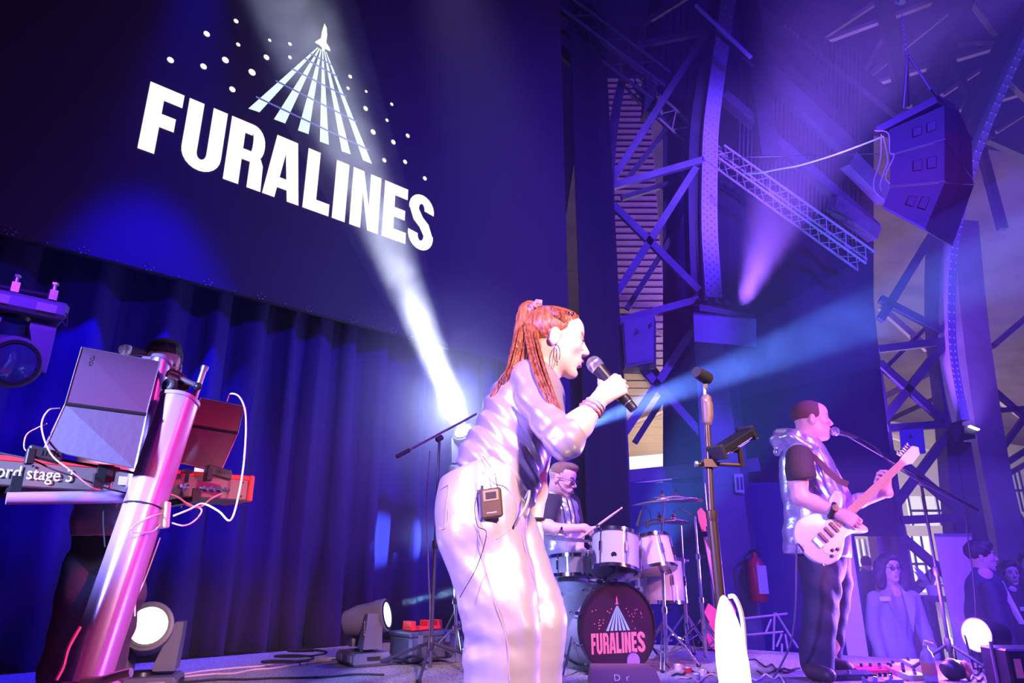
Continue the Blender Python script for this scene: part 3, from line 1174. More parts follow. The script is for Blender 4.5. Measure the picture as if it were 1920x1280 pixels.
def add_head(s, H, neck, neck_r=0.052, female=False, detail=True, mouth=0.004):
    """face and skull in head frame H (origin between the ears, x forward)"""
    k = H.s
    A = H.ax()

    def e(c, r, kk=0.02, sub=False):
        s.ell(H(*c), [q * k for q in r], A, kk * k, sub)

    def c(a, b, ra, rb, kk=0.02, sub=False):
        s.cap(H(*a), H(*b), ra * k, rb * k, kk * k, sub=sub)
    e((-.014, 0, .043), (.096, .076, .080))
    e((.044, 0, .052), (.046, .058, .046), .03)
    e((.032, 0, -.018), (.056, .059, .080), .03)
    for q in (-1, 1):
        c((-.004, q * .048, -.042), (.058, q * .015, -.090), .020, .017 if not female else .014, .03)
        e((.060, q * .040, -.014), (.022, .020, .018), .02)
        c((.074, q * .014, .024), (.070, q * .044, .026), .011, .009, .014)
        e((-.010, q * .077, -.002), (.018, .008, .031), .008)
        e((-.003, q * .0895, .003), (.0095, .0105, .018), .004, True)
    e((.066, 0, -.098), (.019, .019, .016), .02)
    e((.072, 0, -.058), (.023, .028, .028), .02)
    c((.087, 0, .020), (.109, 0, -.019), .0070, .0105, .012)
    for q in (-1, 1):
        e((.100, q * .011, -.025), (.010, .008, .008), .008)
        e((.102, q * .032, .006), (.020, .019, .011), .012, True)
        e((.076, q * .031, .005), (.0145, .0155, .0125), .004)
    # lips
    for q in (-1, 1):
        c((.084, q * .023, -.058), (.097, q * .004, -.051), .0042, .0055, .006)
        c((.084, q * .022, -.060), (.094, q * .004, -.066 - mouth), .0042, .0065, .006)
    e((.103, 0, -.0585 - mouth * .5), (.016, .017, .0016 + mouth * .6), .003, True)
    e((.088, 0, -.081), (.014, .02, .007), .012, True)
    c((-.028, 0, -.03), (-.02, 0, -.07), neck_r / .98, neck_r, .03)
    s.cap(H(-.02, 0, -.07), neck, neck_r * k, (neck_r + .006) * k, .04)


def face_paint(H, lip, brow, skin_dark):
    k = H.s
    R = lambda *r: tuple(q * k for q in (max(r),) * 3)
    out = []
    for q in (-1, 1):
        out.append((H(.095, q * .008, -.0515), R(.011), lip, .5))
        out.append((H(.092, q * .008, -.066), R(.011), lip, .5))
        out.append((H(.088, q * .016, -.058), R(.008), lip, .5))
        for t in range(5):
            out.append((H(.092 - t * .003, q * (.018 + t * .007), .028 + .002 * min(t, 2)), R(.0085), brow, .6))
        for t in range(4):
            out.append((H(.092 - t * .002, q * (.023 + t * .006), .0115 + .001 * (t % 3)), R(.0060), skin_dark, .7))
    return out


def add_hand(s, W, d, n, t, curl, spread=0.1, thumb=None, k=1.0, thumb_curl=0.5):
    """W wrist, d towards the knuckles, n palm side, t thumb side; curl = bend of the three joints (rad) per finger"""
    d, n, t = Vector(d).normalized(), Vector(n), Vector(t)
    n = (n - d * n.dot(d)).normalized()
    t = (t - d * t.dot(d) - n * t.dot(n)).normalized()
    K = []
    lens = [(.044, .026, .020), (.049, .030, .021), (.045, .028, .020), (.036, .021, .018)]
    for i in range(4):
        off = (1.5 - i) * .0205
        kn = W + d * (.088 - .004 * abs(i - 1) - (.006 if i == 3 else 0)) * k + t * off * k
        K.append(kn)
        s.cap(W + t * off * .55 * k + d * .012 * k, kn, .0165 * k, .0115 * k, .014 * k)
    s.cap(W - d * .01 * k, W + d * .03 * k, .024 * k, .020 * k, .02 * k, flat=(n, .8))
    for i in range(4):
        if not isinstance(curl[0], (tuple, list)):
            cu = curl
        else:
            cu = curl[i]
        dd = (d + t * spread * (1.5 - i) * .35).normalized()
        p = K[i]
        ang = 0
        rr = [.0098, .0088, .0080, .0068]
        if i == 3:
            rr = [q * .86 for q in rr]
        for j in range(3):
            ang += cu[j]
            v = dd * math.cos(ang) + n * math.sin(ang)
            q = p + v * lens[i][j] * k
            s.cap(p, q, rr[j] * k, rr[j + 1] * k, .003 * k)
            p = q
    b = W + t * .020 * k + d * .022 * k + n * .006 * k
    td = Vector(thumb).normalized() if thumb is not None else (d * .75 + t * .55 + n * .35).normalized()
    m = b + td * .042 * k
    s.cap(b, m, .0165 * k, .0125 * k, .016 * k)
    td2 = (td + n * thumb_curl * .6 + d * .1).normalized()
    m2 = m + td2 * .032 * k
    s.cap(m, m2, .0118 * k, .0102 * k, .003 * k)
    td3 = (td2 + n * thumb_curl * .6 - t * thumb_curl * .4).normalized()
    s.cap(m2, m2 + td3 * .026 * k, .0102 * k, .0080 * k, .003 * k)


def add_torso(s, neck, chest, waist, pelvis, left, k=1.0, inf=0.0, w=(.165, .135, .165), dp=(.115, .10, .12), kk=.05):
    neck, chest, waist, pelvis = map(Vector, (neck, chest, waist, pelvis))
    for c, up, i, hgt in ((chest, neck - waist, 0, .17), (waist, chest - pelvis, 1, .14), (pelvis, waist - pelvis, 2, .12)):
        up = up.normalized()
        l = Vector(left)
        l = (l - up * l.dot(up)).normalized()
        f = l.cross(up)
        s.ell(c, ((w[i]) * k + inf, dp[i] * k + inf, hgt * k + inf), [l, f, up], kk)
    return s


def cloth_mat(name, col, rough=.35, metal=.0, **kw):
    kw.setdefault('bump', .12)
    return mat(name, col, rough, metal, bscale=60, **kw)


M_skin = mat('skin', (.8, .5, .4), .45, attr=True, bump=.05, bscale=140)
M_eye = mat('eye_white', (.75, .72, .7), .2)
M_iris = mat('iris', (.03, .02, .02), .15)


def eyes(H, root):
    for q in (-1, 1):
        c = H(.0785, q * .031, .0045)
        m = MB().ell(c, H.f * .0125 * H.s, H.l * .0125 * H.s, H.u * .0088 * H.s, 14, 10)
        o = m.build('eye', M_eye, root, smooth=True)
        lash = MB().tube([H(.088, q * .019, .006), H(.0935, q * .030, .0125), H(.086, q * .046, .009)], [.0015, .0032, .0015], 5)
        lash.build('eyelash', M_iris, root, smooth=True)
        MB().ell(H(.0868, q * .032, .0045), H.f * .0048 * H.s, H.l * .0058 * H.s, H.u * .0058 * H.s, 10, 6).build('iris', M_iris, o, smooth=True)


def glasses(H, root, m=None, r=.0235):
    m = m or M_bp
    g = MB()
    for q in (-1, 1):
        cen = (.104, q * .033, .004)
        g.tube([H(cen[0] - .004 * abs(math.cos(a)), cen[1] + r * math.cos(a), cen[2] + r * .78 * math.sin(a)) for a in [2 * PI * i / 18 for i in range(18)]], .0018 * H.s, 5, closed=True)
        g.tube([H(.100, q * .056, .010), H(.05, q * .074, .012), H(-.005, q * .081, .012), H(-.02, q * .081, .0)], .0016 * H.s, 5)
    g.tube([H(.105, -.010, .008), H(.110, 0, .011), H(.105, .010, .008)], .0018 * H.s, 5)
    o = g.build('glasses', m, root, smooth=True)
    for q in (-1, 1):
        cen = (.104, q * .033, .004)
        MB().prism([H(cen[0] - .004 * abs(math.cos(a)), cen[1] + r * .96 * math.cos(a), cen[2] + r * .75 * math.sin(a)) for a in [2 * PI * i / 16 for i in range(16)]],
                   H.f * .0006).build('lens', mat('spectacle_glass', (1, 1, 1), .02, trans=1.0, ior=1.1), o)
    return o


def pxm(p):
    """metres per photo pixel at a world point"""
    return (CT * p[1] + ST * (p[2] - CAM_H)) / FPX


def rows(s, rr, k=.03, flat=None, inf=0.0):
    """a limb or garment given as (py, px_left, px_right, depth): capsules through its sections"""
    C = [Vector(((a[1] + a[2]) / 2, a[0])) for a in rr]
    pts, rad = [], []
    for i, a in enumerate(rr):
        t = C[min(i + 1, len(rr) - 1)] - C[max(i - 1, 0)]
        p = P(C[i].x, C[i].y, a[3])
        pts.append(p)
        rad.append((a[2] - a[1]) / 2 * pxm(p) * abs(t.y) / t.length + inf)
    s.path(pts, rad, k, flat)
    return pts, rad
# ---------------------------------------------------------------- the singer
M_satin = cloth_mat('satin_top', (.82, .70, .78), .29, .68, spec=.7, bump=.03)
M_satin_t = cloth_mat('satin_trousers', (.70, .62, .68), .33, .50, spec=.6, bump=.03)
M_hair_auburn = mat('auburn_hair', (.32, .095, .04), .34, bump=.7, bscale=90, noise=.45, stretch=(1, 1, .12))
SY = 2.30
base = P(960, 1280, SY)
base.z = 0
singer = thing('person', base, 'singer in shiny silvery pink top and wide trousers leaning forward with a handheld microphone', 'person')
j = dict(neck=P(1010, 712, 2.31), chest=P(975, 782, 2.33), waist=P(931, 868, 2.33), pelvis=P(905, 940, 2.34),
         shR=P(990, 708, 2.20), shL=P(1030, 742, 2.46), elR=P(1060, 826, 2.05), wrR=P(1130, 742, 2.09),
         elL=P(1004, 885, 2.50), wrL=P(1003, 990, 2.44),
         hipR=P(893, 955, 2.27), hipL=P(945, 955, 2.42), knR=P(958, 1155, 2.22), knL=P(1022, 1135, 2.38), anR=P(925, 1450, 2.26), anL=P(1000, 1430, 2.40))
left = Vector((-.30, .95, 0))
fwd = Vector((.95, .30, 0))
H = Frame(P(1041, 643, 2.31), (.975, .06, -.13), (-.06, 0, 1), 1.05)

# mic and grip
mic_a, mic_b = P(1115, 683, 2.13), P(1189, 768, 2.10)
axis = (mic_a - mic_b).normalized()
body = SDF(.010)
add_torso(body, j['neck'], j['chest'], j['waist'], j['pelvis'], left, .86)
for s_ in 'RL':
    body.path([j['hip' + s_], j['kn' + s_], j['an' + s_]], [.085, .055, .04], .03)
body.cap(j['neck'], j['chest'], .05, .09, .04)
arms = SDF(.0032)
for s_ in 'RL':
    arms.path([j['sh' + s_], j['el' + s_]], [.044, .036], .02)
    arms.path([j['el' + s_], j['el' + s_].lerp(j['wr' + s_], .35), j['wr' + s_].lerp(j['el' + s_], .1)], [.042, .042, .026], .02)
pd = Vector((.62, .12, .78))
pd = (pd - axis * pd.dot(axis)).normalized()
pn = axis.cross(pd)
if pn.y < 0:
    pn = -pn
add_hand(arms, j['wrR'] - pd * .004, pd, pn, axis, [(1.0, 1.25, .7), (1.05, 1.3, .8), (1.1, 1.3, .8), (1.2, 1.3, .8)], .05, thumb=axis * .7 + pn * .5 + pd * .45, k=.93, thumb_curl=.7)
add_hand(arms, j['wrL'], (.05, -.05, -1), (-.6, -.5, 0), (.8, -.4, 0), [(.5, .6, .3)] * 4, .05, k=.9)
head = SDF(.0028)
add_head(head, H, j['neck'].lerp(H.o, .12), .046, True, mouth=.007)
head.cap(j['neck'].lerp(H.o, .15), j['neck'] + Vector((.0, 0, -.04)), .05, .07, .03)
skin = (.86, .54, .46)
pnt = [skin] + face_paint(H, (.72, .16, .20), (.30, .12, .07), (.12, .05, .04))
organic('body', [body, arms, head], M_skin, singer, paint=pnt)
eyes(H, singer)

# hair: swept-back cap, high ponytail with loose strands
hr = SDF(.0035)
hr.ell(H(-.018, 0, .046), [.101 * H.s, .080 * H.s, .083 * H.s], H.ax(), .01)
hr.ell(H(.028, 0, .075), [.058, .064, .044], H.ax(), .02)
hr.ell(H(.098, 0, .03), [.062, .12, .075], H.ax(), .012, True)
hr.ell(H(.045, -.085, -.03), [.060, .045, .066], H.ax(), .012, True)
hr.ell(H(.045, .085, -.03), [.060, .045, .066], H.ax(), .012, True)
hr.ell(H(-.02, 0, -.10), [.085, .09, .075], H.ax(), .012, True)
for q in (-1, 1):
    hr.ell(H(-.008, q * .085, -.004), [.024, .02, .034], H.ax(), .006, True)


organic('hair', hr, M_hair_auburn, singer)
pt = SDF(.004)
tail = bez([H(-.075, -.005, .112), H(-.112, -.01, .10), P(978, 640, 2.26), P(966, 690, 2.22), P(955, 712, 2.22)], 12)
pt.path(tail, [.020, .022, .024, .027, .029, .031, .031, .031, .029, .026, .022, .016, .010][:len(tail)], .012, flat=((0, 1, 0), .6))
t2 = bez([H(-.095, -.02, .09), P(1000, 650, 2.22), P(1014, 700, 2.15), P(1030, 740, 2.10), P(1040, 765, 2.08)], 12)
pt.path(t2, [.018, .021, .023, .024, .024, .022, .020, .017, .014, .011, .008, .005, .003][:len(t2)], .012, flat=((0, 1, 0), .6))
organic('ponytail', pt, M_hair_auburn, singer)
st = MB()
r = random.Random(11)
for k in range(260):
    q = r.uniform(-1, 1)
    w_ = r.uniform(.2, 1)
    a = H(-.078 + r.uniform(-.012, .012), -.02 * w_, .112 + r.uniform(-.012, .012))
    e_ = -.045 * w_
    if k % 2:
        pts = [a, H(-.112 + q * .012, -.012, .100 + q * .012), P(978 + q * 15, 640, 2.26 + e_), P(966 + q * 17, 690, 2.215 + e_), P(946 + q * 16, 722 + r.uniform(-8, 14), 2.215), P(926 + q * 12, 758 + r.uniform(-14, 30), 2.23)]
    else:
        pts = [a, H(-.108 + q * .012, -.016, .094 + q * .01), P(1000 + q * 12, 650, 2.21 + e_ * .7), P(1014 + q * 13, 700, 2.14 + e_ * .6), P(1032 + q * 11, 745, 2.085 + e_ * .3), P(1046 + q * 9, 785 + r.uniform(-25, 12), 2.065)]
    st.tube(bez(pts, 15), .0016 if k % 3 else .0011, 4, caps=False)
for k in range(70):
    v0 = r.uniform(-.35, 1.0)
    a0 = PI * (.5 + v0 * .42)
    p0 = Vector((.088 * math.sin(a0) * .9 - .0 , 0, 0))
    s0 = r.uniform(0, 1)
    hl = [H(.062 - .045 * s0, -.040 - .036 * s0, .098 - .050 * s0), H(.0 - .02 * s0, -.070 - .012 * s0, .098 - .03 * s0), H(-.055, -.055 + .012 * s0, .108 - .01 * s0), H(-.085, -.015, .112)]
    st.tube(bez([p + H.l * r.uniform(-.002, .002) for p in hl], 9), .0012, 4, caps=False)
tag(st.build('loose_hair', M_hair_auburn, singer, smooth=True), kind='stuff')
# scrunchie, hair clip, earring, bracelet
sc_ = MB()
ring_c, ring_n = H(-.088, -.005, .112), (H.f * -.8 + H.u * .6).normalized()
rx, ry, _ = frame_of(ring_n)
pts = []
for k in range(36):
    a = 2 * PI * k / 36
    pts.append(ring_c + (rx * math.cos(a) + ry * math.sin(a)) * (.026 + .003 * math.sin(a * 12)) + ring_n * .004 * math.cos(a * 9))
sc_.tube(pts, [.012 + .003 * math.sin(k * 2.1) for k in range(36)], 8, closed=True)
sc_.build('hair_tie', mat('glitter_pink', (.85, .45, .5), .3, .5, bump=.8, bscale=200), singer, smooth=True)
MB().ell(H(.030, -.072, .088), H.f * .010, H.l * .003, H.u * .0035, 10, 6).ell(H(.042, -.070, .088), H.f * .004, H.l * .004, H.u * .006, 8, 6).build('hair_clip', M_chrome, singer, smooth=True)
er = MB()
e0 = H(-.002, -.083, -.034)
er.tube([e0 + Vector((0.011 * math.cos(a), 0, -.030 + .030 * math.sin(a))) for a in [2 * PI * i / 20 for i in range(20)]], .0014, 5, closed=True)
er.tube([e0, e0 + Vector((0, 0, -.075))], .0012, 5)
er.build('earring', M_chrome, singer, smooth=True)
wv = (j['wrR'] - j['elR']).normalized()
for nm, t, rr, mt in (('bracelet', .73, .034, mat('bead_pink', (.8, .35, .42), .35, bump=.6, bscale=300)), ('bracelet', .80, .031, mat('beads_white', (.8, .7, .75), .3)), ('bracelet', .66, .036, mat('band_red', (.6, .2, .22), .4))):
    c_ = j['elR'].lerp(j['wrR'], t)
    x_, y_, _ = frame_of(wv + Vector((0, .1 * (t - .7) * 10, .2)))
    pts = [c_ + (x_ * math.cos(a) + y_ * math.sin(a)) * rr * 1.0 for a in [2 * PI * i / 28 for i in range(28)]]
    MB().tube(pts, [.0035 + .0012 * math.sin(i * 2.3) for i in range(28)], 6, closed=True).build(nm, mt, singer, smooth=True)
c_ = j['wrL'] + Vector((0, 0, .03))
MB().tube([c_ + Vector((math.cos(a), math.sin(a), 0)) * .030 for a in [2 * PI * i / 20 for i in range(20)]], .006, 6, closed=True).build('wrist_band', M_bp, singer, smooth=True)

# satin top with gathered sleeves
tp = SDF(.0040)
rows(tp, [(700, 968, 1032, 2.31), (735, 936, 1052, 2.32), (770, 912, 1056, 2.32), (808, 895, 1046, 2.32), (840, 876, 1030, 2.32), (862, 862, 1008, 2.32), (890, 858, 1000, 2.31), (915, 875, 990, 2.29)], .05, ((0, 1, 0), 1.12))
tp.cap(j['shR'], j['shL'], .050, .050, .05)
fo = j['elR'].lerp(j['wrR'], .20)
tp.path([P(991, 707, 2.20), P(1004, 748, 2.16), P(1026, 785, 2.11), j['elR']], [.060, .059, .056, .055], .012)
tp.cap(j['elR'], fo, .054, .046, .02)
tp.path([j['shL'], j['elL']], [.055, .045], .02)
tp.path([P(950, 880, 2.27), P(972, 915, 2.25), P(978, 955, 2.24)], [.085, .055, .022], .05, flat=((0, 1, 0), .8))
tdir = (j['neck'] - j['pelvis']).normalized()
tp.post.append(folds(tdir + fwd * .55, 105, .0046, 1.5, (1, .3, 0), 5.5, 1.2))
tp.post.append(folds(tdir + fwd * 1.1, 150, .0026, 1.2, (1, -.3, .3), 7, 1.0, 2.0, c=tuple(P(945, 850, 2.25)), rad=.16))
adir = (j['elR'] - j['shR']).normalized()
tp.post.append(folds(adir, 120, .0045, .8, (.3, 1, .4), 9, 1.3, .5, c=tuple(j['elR'].lerp(j['wrR'], .05)), rad=.15))
tp.ell(fo + wv * .052, (.058, .058, .058), None, .004, True)
tp.half(P(915, 918, 2.30), Vector((-.64, 0, -.77)))
organic('top', tp, M_satin, singer)
# drawn seam of the open side tie
dr_ = MB()
dr_.tube(bez([P(985, 935, 2.16), P(993, 920, 2.15), P(988, 945, 2.14), P(975, 968, 2.14), P(966, 985, 2.15)], 16), .004, 6)
dr_.build('tie', M_satin, singer, smooth=True)

# wide trousers
tr = SDF(.0058)
rows(tr, [(868, 858, 985, 2.32), (891, 838, 995, 2.32), (926, 824, 990, 2.32), (961, 821, 986, 2.31), (997, 822, 985, 2.29)], .03, ((0, 1, 0), 1.25))
rows(tr, [(961, 821, 980, 2.29), (997, 822, 983, 2.27), (1032, 832, 992, 2.26), (1074, 844, 1002, 2.25), (1127, 858, 1012, 2.23), (1165, 870, 1014, 2.23), (1190, 877, 1012, 2.24), (1221, 868, 1012, 2.25), (1280, 872, 1011, 2.26), (1400, 870, 1012, 2.28), (1530, 866, 1012, 2.30)], .012)
rows(tr, [(955, 880, 992, 2.42), (997, 900, 1012, 2.41), (1030, 918, 1022, 2.40), (1068, 930, 1035, 2.39), (1121, 950, 1053, 2.37), (1162, 962, 1063, 2.36), (1190, 962, 1060, 2.37), (1221, 958, 1056, 2.38), (1280, 955, 1052, 2.40), (1400, 950, 1052, 2.42), (1510, 946, 1050, 2.44)], .012)
tr.post.append(folds((.70, .1, .70), 48, .0050, .8, (.7, .2, -.7), 5, 1.7, .6, c=tuple(P(940, 1080, 2.2)), rad=.30))
tr.post.append(folds((-.30, .1, .95), 66, .0070, .8, (.8, .2, .3), 8, 1.8, .2, c=tuple(P(895, 1208, 2.2)), rad=.11))
tr.post.append(folds((1, .2, .12), 52, .0042, .8, (0, .2, 1), 4, 1.5, 1.4))
tr.half(P(905, 872, 2.3), Vector((-.30, 0, .95)))
organic('trousers', tr, M_satin_t, singer)


def on_side(pts, Yn):
    return [P(x, y, Yn) for x, y in pts]


def stitch(name, pts, Y0, r=.0016, m=None):
    """a seam laid on the near side of the trousers by a short ray walk"""
    MB().tube(bez(on_side(pts, Y0), 24), r, 5).build(name, m or mat('seam_thread', (.62, .5, .6), .5), singer, smooth=True)


def on_mesh(o, px, py, lift=.002):
    """where the sight line through a photo pixel meets the cloth"""
    og = origin(o)
    c = Vector((0, 0, CAM_H)) - og
    ok, loc, nor, _ = o.ray_cast(c, Vector(ray(px, py)).normalized())
    return (loc + og + nor * lift) if ok else None


bpy.context.view_layer.update()
trou = [c for c in singer.children if c.name.startswith('trousers')][0]
M_thr = mat('seam_thread', (.50, .36, .48), .5)
for nm, pts in (('side_seam', [(893, 905), (895, 960), (897, 1000), (905, 1050), (917, 1090), (928, 1130), (940, 1165), (950, 1200), (953, 1240), (955, 1278)]),
                ('pocket_seam', [(826, 918), (834, 913), (843, 911), (839, 945), (836, 985), (830, 992), (824, 990)]),
                ('pocket_seam', [(905, 885), (925, 905), (950, 915), (968, 950), (960, 985), (930, 1010)]),
                ('fly_seam', [(978, 1000), (986, 1040), (1000, 1085), (1009, 1125), (1011, 1165)])):
    q = [on_mesh(trou, x, y) for x, y in pts]
    q = [v for v in q if v is not None]
    if len(q) > 2:
        MB().tube(bez(q, 30), .0016, 5).build(nm, M_thr, singer, smooth=True)
for x, y, x2, y2 in ((858, 870, 856, 884), (864, 868, 862, 883)):
    q = [on_mesh(trou, x, y, .004), on_mesh(trou, x2, y2, .004)]
    if None not in q:
        MB().tube(q, .004, 6).build('belt_loop', M_satin_t, singer)
# shoes, out of the frame at the foot of the picture
for s_ in 'RL':
    sh = SDF(.006)
    a = j['an' + s_].copy()
    a.z = .05
    sh.cap(a + Vector((-.03, 0, 0)), a + Vector((.15, .04, -.015)), .045, .035, .02)
    sh.half((0, 0, 0.0), (0, 0, -1))
    organic('shoe', sh, mat('white_shoe', (.7, .68, .7), .5), singer)

# belt pack
pack = thing('radio_pack', P(920, 965, 2.08), 'small copper-brown radio pack with short antenna clipped to her waistband', 'radio pack')
pu = (P(917, 905, 2.10) - P(921, 960, 2.10)).normalized()
pr_ = (P(940, 935, 2.105) - P(903, 940, 2.10)).normalized()
pf = pr_.cross(pu).normalized()
if pf.y > 0:
    pf = -pf
pc_ = P(921, 943, 2.105)
hw, hh, hd = .0335, .044, .011
M_pack = mat('pack_bronze', (.20, .13, .09), .3, .6)
MB().bev(pc_, pr_ * hw, pu * hh, pf * hd, .006).build('case', M_pack, pack)
MB().bev(pc_ + pu * .022 + pf * .0115, pr_ * .024, pu * .017, pf * .002, .002).build('display_frame', mat('pack_light', (.42, .33, .2), .35, .5), pack)
MB().bev(pc_ + pu * .022 + pf * .014, pr_ * .016, pu * .010, pf * .0008, .0005).build('display', mat('lcd_dark', (.06, .05, .05), .2), pack)
text_mesh('lettering', 'SENNHEISER', .0055, pc_ - pr_ * .016 - pu * .030 + pf * .0118, pr_, pu, mat('print_white', (.8, .78, .75), .5), pack, .0003)
MB().tube([pc_ + pu * .044 + pr_ * .022, pc_ + pu * .09 + pr_ * .018, P(905, 855, 2.14)], [.0022, .0014, .001], 6).build('antenna', M_bp, pack, smooth=True)
MB().cyl(pc_ + pu * .044 - pr_ * .024, pc_ + pu * .056 - pr_ * .024, .0045).build('socket', M_bp, pack, smooth=True)
MB().tube(bez([pc_ + pu * .055 - pr_ * .024, pc_ - pu * .0 - pr_ * .05 + pf * .01, pc_ - pu * .06 - pr_ * .045, P(912, 1000, 2.08), P(895, 1060, 2.09), P(862, 1120, 2.10)], 30), .0014, 5).build('cord', M_bp, pack, smooth=True)

# handheld microphone
hm = thing('handheld_microphone', mic_b, 'black handheld microphone with silver mesh head in the singer\'s hand', 'microphone')
L = (mic_a - mic_b).length
ax_ = axis
MB().lathe(mic_b, ax_, [(0, .001), (.0, .0135), (.004, .0150), (.028, .0155), (.030, .0170), (.10, .0185), (L - .030, .0215), (L - .020, .0225), (L - .016, .019)], 24).build('body', M_bm, hm, smooth=True)
MB().lathe(mic_b + ax_ * .0275, ax_, [(0, .0160), (.003, .0163)], 24).build('ring', M_alu, hm, smooth=True)
MB().lathe(mic_a, ax_, [(-.024, .018), (-.018, .0245), (-.002, .0262), (.003, .0262), (.014, .0235), (.022, .0165), (.027, .006), (.0275, .0005)], 28).build(
    'mesh_head', mat('mic_mesh', (.62, .58, .58), .35, .8, bump=1.0, bscale=500), hm, smooth=True)
MB().lathe(mic_a, ax_, [(-.003, .0265), (.0035, .0265)], 28).build('band', M_alu, hm, smooth=True)
# ---------------------------------------------------------------- keyboard station
DV = WD.to_3d()                     # along the screen wall, to the right
NV = WN.to_3d()                     # towards the audience
UP = Vector((0, 0, 1))
KE = P(475, 897, 3.37)              # rear top corner at the right-hand end
KE.z = 1.085
kb = thing('stage_keyboard', KE - DV * .6, 'long red stage keyboard seen from behind on its column stand', 'keyboard')
M_kred = mat('keyboard_red', (.72, .045, .045), .4)
M_kgrey = mat('keyboard_rear', (.17, .13, .12), .5, .2)
kc = KE - DV * .645 - NV * .17
# shell
MB().bev(kc - UP * .062, DV * .628, NV * .165, UP * .052, .006).build('case', M_kgrey, kb)
MB().bev(kc - UP * .008, DV * .630, NV * .169, UP * .012, .005).build('top_panel', M_kred, kb)
for sg, nm in ((1, 'end_cheek'), (-1, 'end_cheek')):
    MB().bev(kc + DV * sg * .640 - UP * .055, DV * .013, NV * .172, UP * .062, .006).build(nm, M_kred, kb)
mk = MB()
for i in range(52):
    c = kc - DV * (.60 - i * .0231) - NV * .115 + UP * .009
    MB().bev(c, DV * .0108, NV * .07, UP * .008, .002).build('white_key', mat('ivory_key', (.8, .78, .75), .3), kb)
    if i % 7 not in (2, 6) and i < 51:
        MB().bev(c + DV * .0115 + NV * .022 + UP * .01, DV * .005, NV * .047, UP * .008, .002).build('black_key', M_bp, kb)
rear = lambda s, h, o=.0: KE - DV * s + NV * (.001 + o) - UP * h
text_mesh('lettering', 'nord stage 3', .072, rear(1.045, .082), DV, UP, mat('print_bright', (.95, .9, .88), .5), kb, .0005, .80)
MB().boxf(rear(.64, .062, .001), DV * .012, NV * .004, UP * .015).boxf(rear(.66, .062, .001), DV * .006, NV * .006, UP * .012).build('mains_socket', M_bp, kb)
for s_, w_, h_ in ((.56, .035, .018), (.49, .04, .02)):
    MB().boxf(rear(s_, .062, .001), DV * w_ * .7, NV * .001, UP * h_).build('rating_label', mat('label_pale', (.6, .55, .55), .6), kb)
for k in range(12):
    s_ = .33 - k * .016 + (-.04 if k > 2 else 0)
    MB().lathe(rear(s_, .066 + .006 * (k % 2)), NV, [(0, .008), (.004, .008), (.004, .0045), (.001, .0045)], 12).build('jack_socket', M_chrome, kb, smooth=True)
for k, (s_, h_) in enumerate(((.05, .03), (.05, .095), (.42, .03), (.9, .03), (.66, .095))):
    MB().cyl(rear(s_, h_), rear(s_, h_, .003), .005, n=8).build('screw', M_bm, kb)

cst = thing('column_keyboard_stand', P(200, 1280, 2.7).xy.to_3d(), 'tilted fat red-and-silver column keyboard stand in front of the keyboard', 'stand')
M_col = mat('anodised_column', (.62, .42, .82), .28, .5)
c_bot, c_top = P(160, 1282, 2.72), P(337, 752, 2.98)
ca = (c_top - c_bot).normalized()
cx_ = ca.cross(Vector((0, 1, 0))).normalized()
cy_ = ca.cross(cx_).normalized()


def extrusion(a, b, rx, ry, m, name, parent, n=28, groove=True):
    mb_ = MB()
    for p in (a, b):
        for k in range(n):
            t = 2 * PI * k / n
            g = 1.0
            if groove and k in (5, 9, 19, 23):
                g = .93
            q = (abs(math.cos(t)) ** .8 * (1 if math.cos(t) > 0 else -1), abs(math.sin(t)) ** .8 * (1 if math.sin(t) > 0 else -1))
            mb_.v.append(tuple(p + cx_ * q[0] * rx * g + cy_ * q[1] * ry * g))
    for k in range(n):
        k2 = (k + 1) % n
        mb_.f.append((k, k2, n + k2, n + k))
    mb_.f.append(tuple(range(n))[::-1])
    mb_.f.append(tuple(range(n, 2 * n)))
    return mb_.build(name, m, parent, smooth=True)


extrusion(c_bot, c_top, .073, .085, M_col, 'column', cst)
extrusion(c_top - ca * .004, c_top + ca * .012, .079, .091, mat('cap_purple', (.30, .22, .42), .4), 'top_cap', cst, groove=False)
r_bot, r_top = P(212, 1120, 2.98), P(303, 678, 3.02)
extrusion(r_bot, r_top, .032, .05, M_col, 'rear_column', cst)
extrusion(r_top - ca * .003, r_top + ca * .014, .042, .055, mat('cap_purple', (0, 0, 0)), 'top_cap', cst, groove=False)
MB().boxf(r_top + cx_ * .05 + ca * .008, cx_ * .035, cy_ * .02, ca * .006).build('cap_lug', mat('cap_purple', (0, 0, 0)), cst)
MB().tube([P(12, 934, 2.62), P(120, 933, 2.74), P(262, 931, 2.93)], [.023, .025, .025], 16).build('cross_tube', M_col, cst, smooth=True)
for s_ in (.28, .95):
    a = KE - DV * s_ - UP * .13
    MB().boxf(a - NV * .12, DV * .018, NV * .21, UP * .010).build('support_arm', M_bm, cst)
    MB().boxf(a + NV * .075 + UP * .02, DV * .018, NV * .006, UP * .03).build('arm_tip', M_bm, cst)
for e in (P(60, 1330, 2.5), P(330, 1325, 2.7), P(120, 1345, 3.3), P(330, 1330, 3.2)):
    e.z = .02
    MB().tube([c_bot + Vector((0, 0, .05)), e.lerp(c_bot, .5) + Vector((0, 0, .04)), e], [.02, .018, .016], 10).build('leg', M_col, cst, smooth=True)
MB().tube(bez([P(246, 1260, 2.62), P(215, 1268, 2.62), P(190, 1276, 2.62), P(150, 1279, 2.6)], 9), .016, 8).build('foot_bar', M_alu, cst, smooth=True)
q0 = c_bot.lerp(c_top, .12) + cx_ * .055 - cy_ * .0
nrm = Vector((.5, -.85, 0)).normalized()
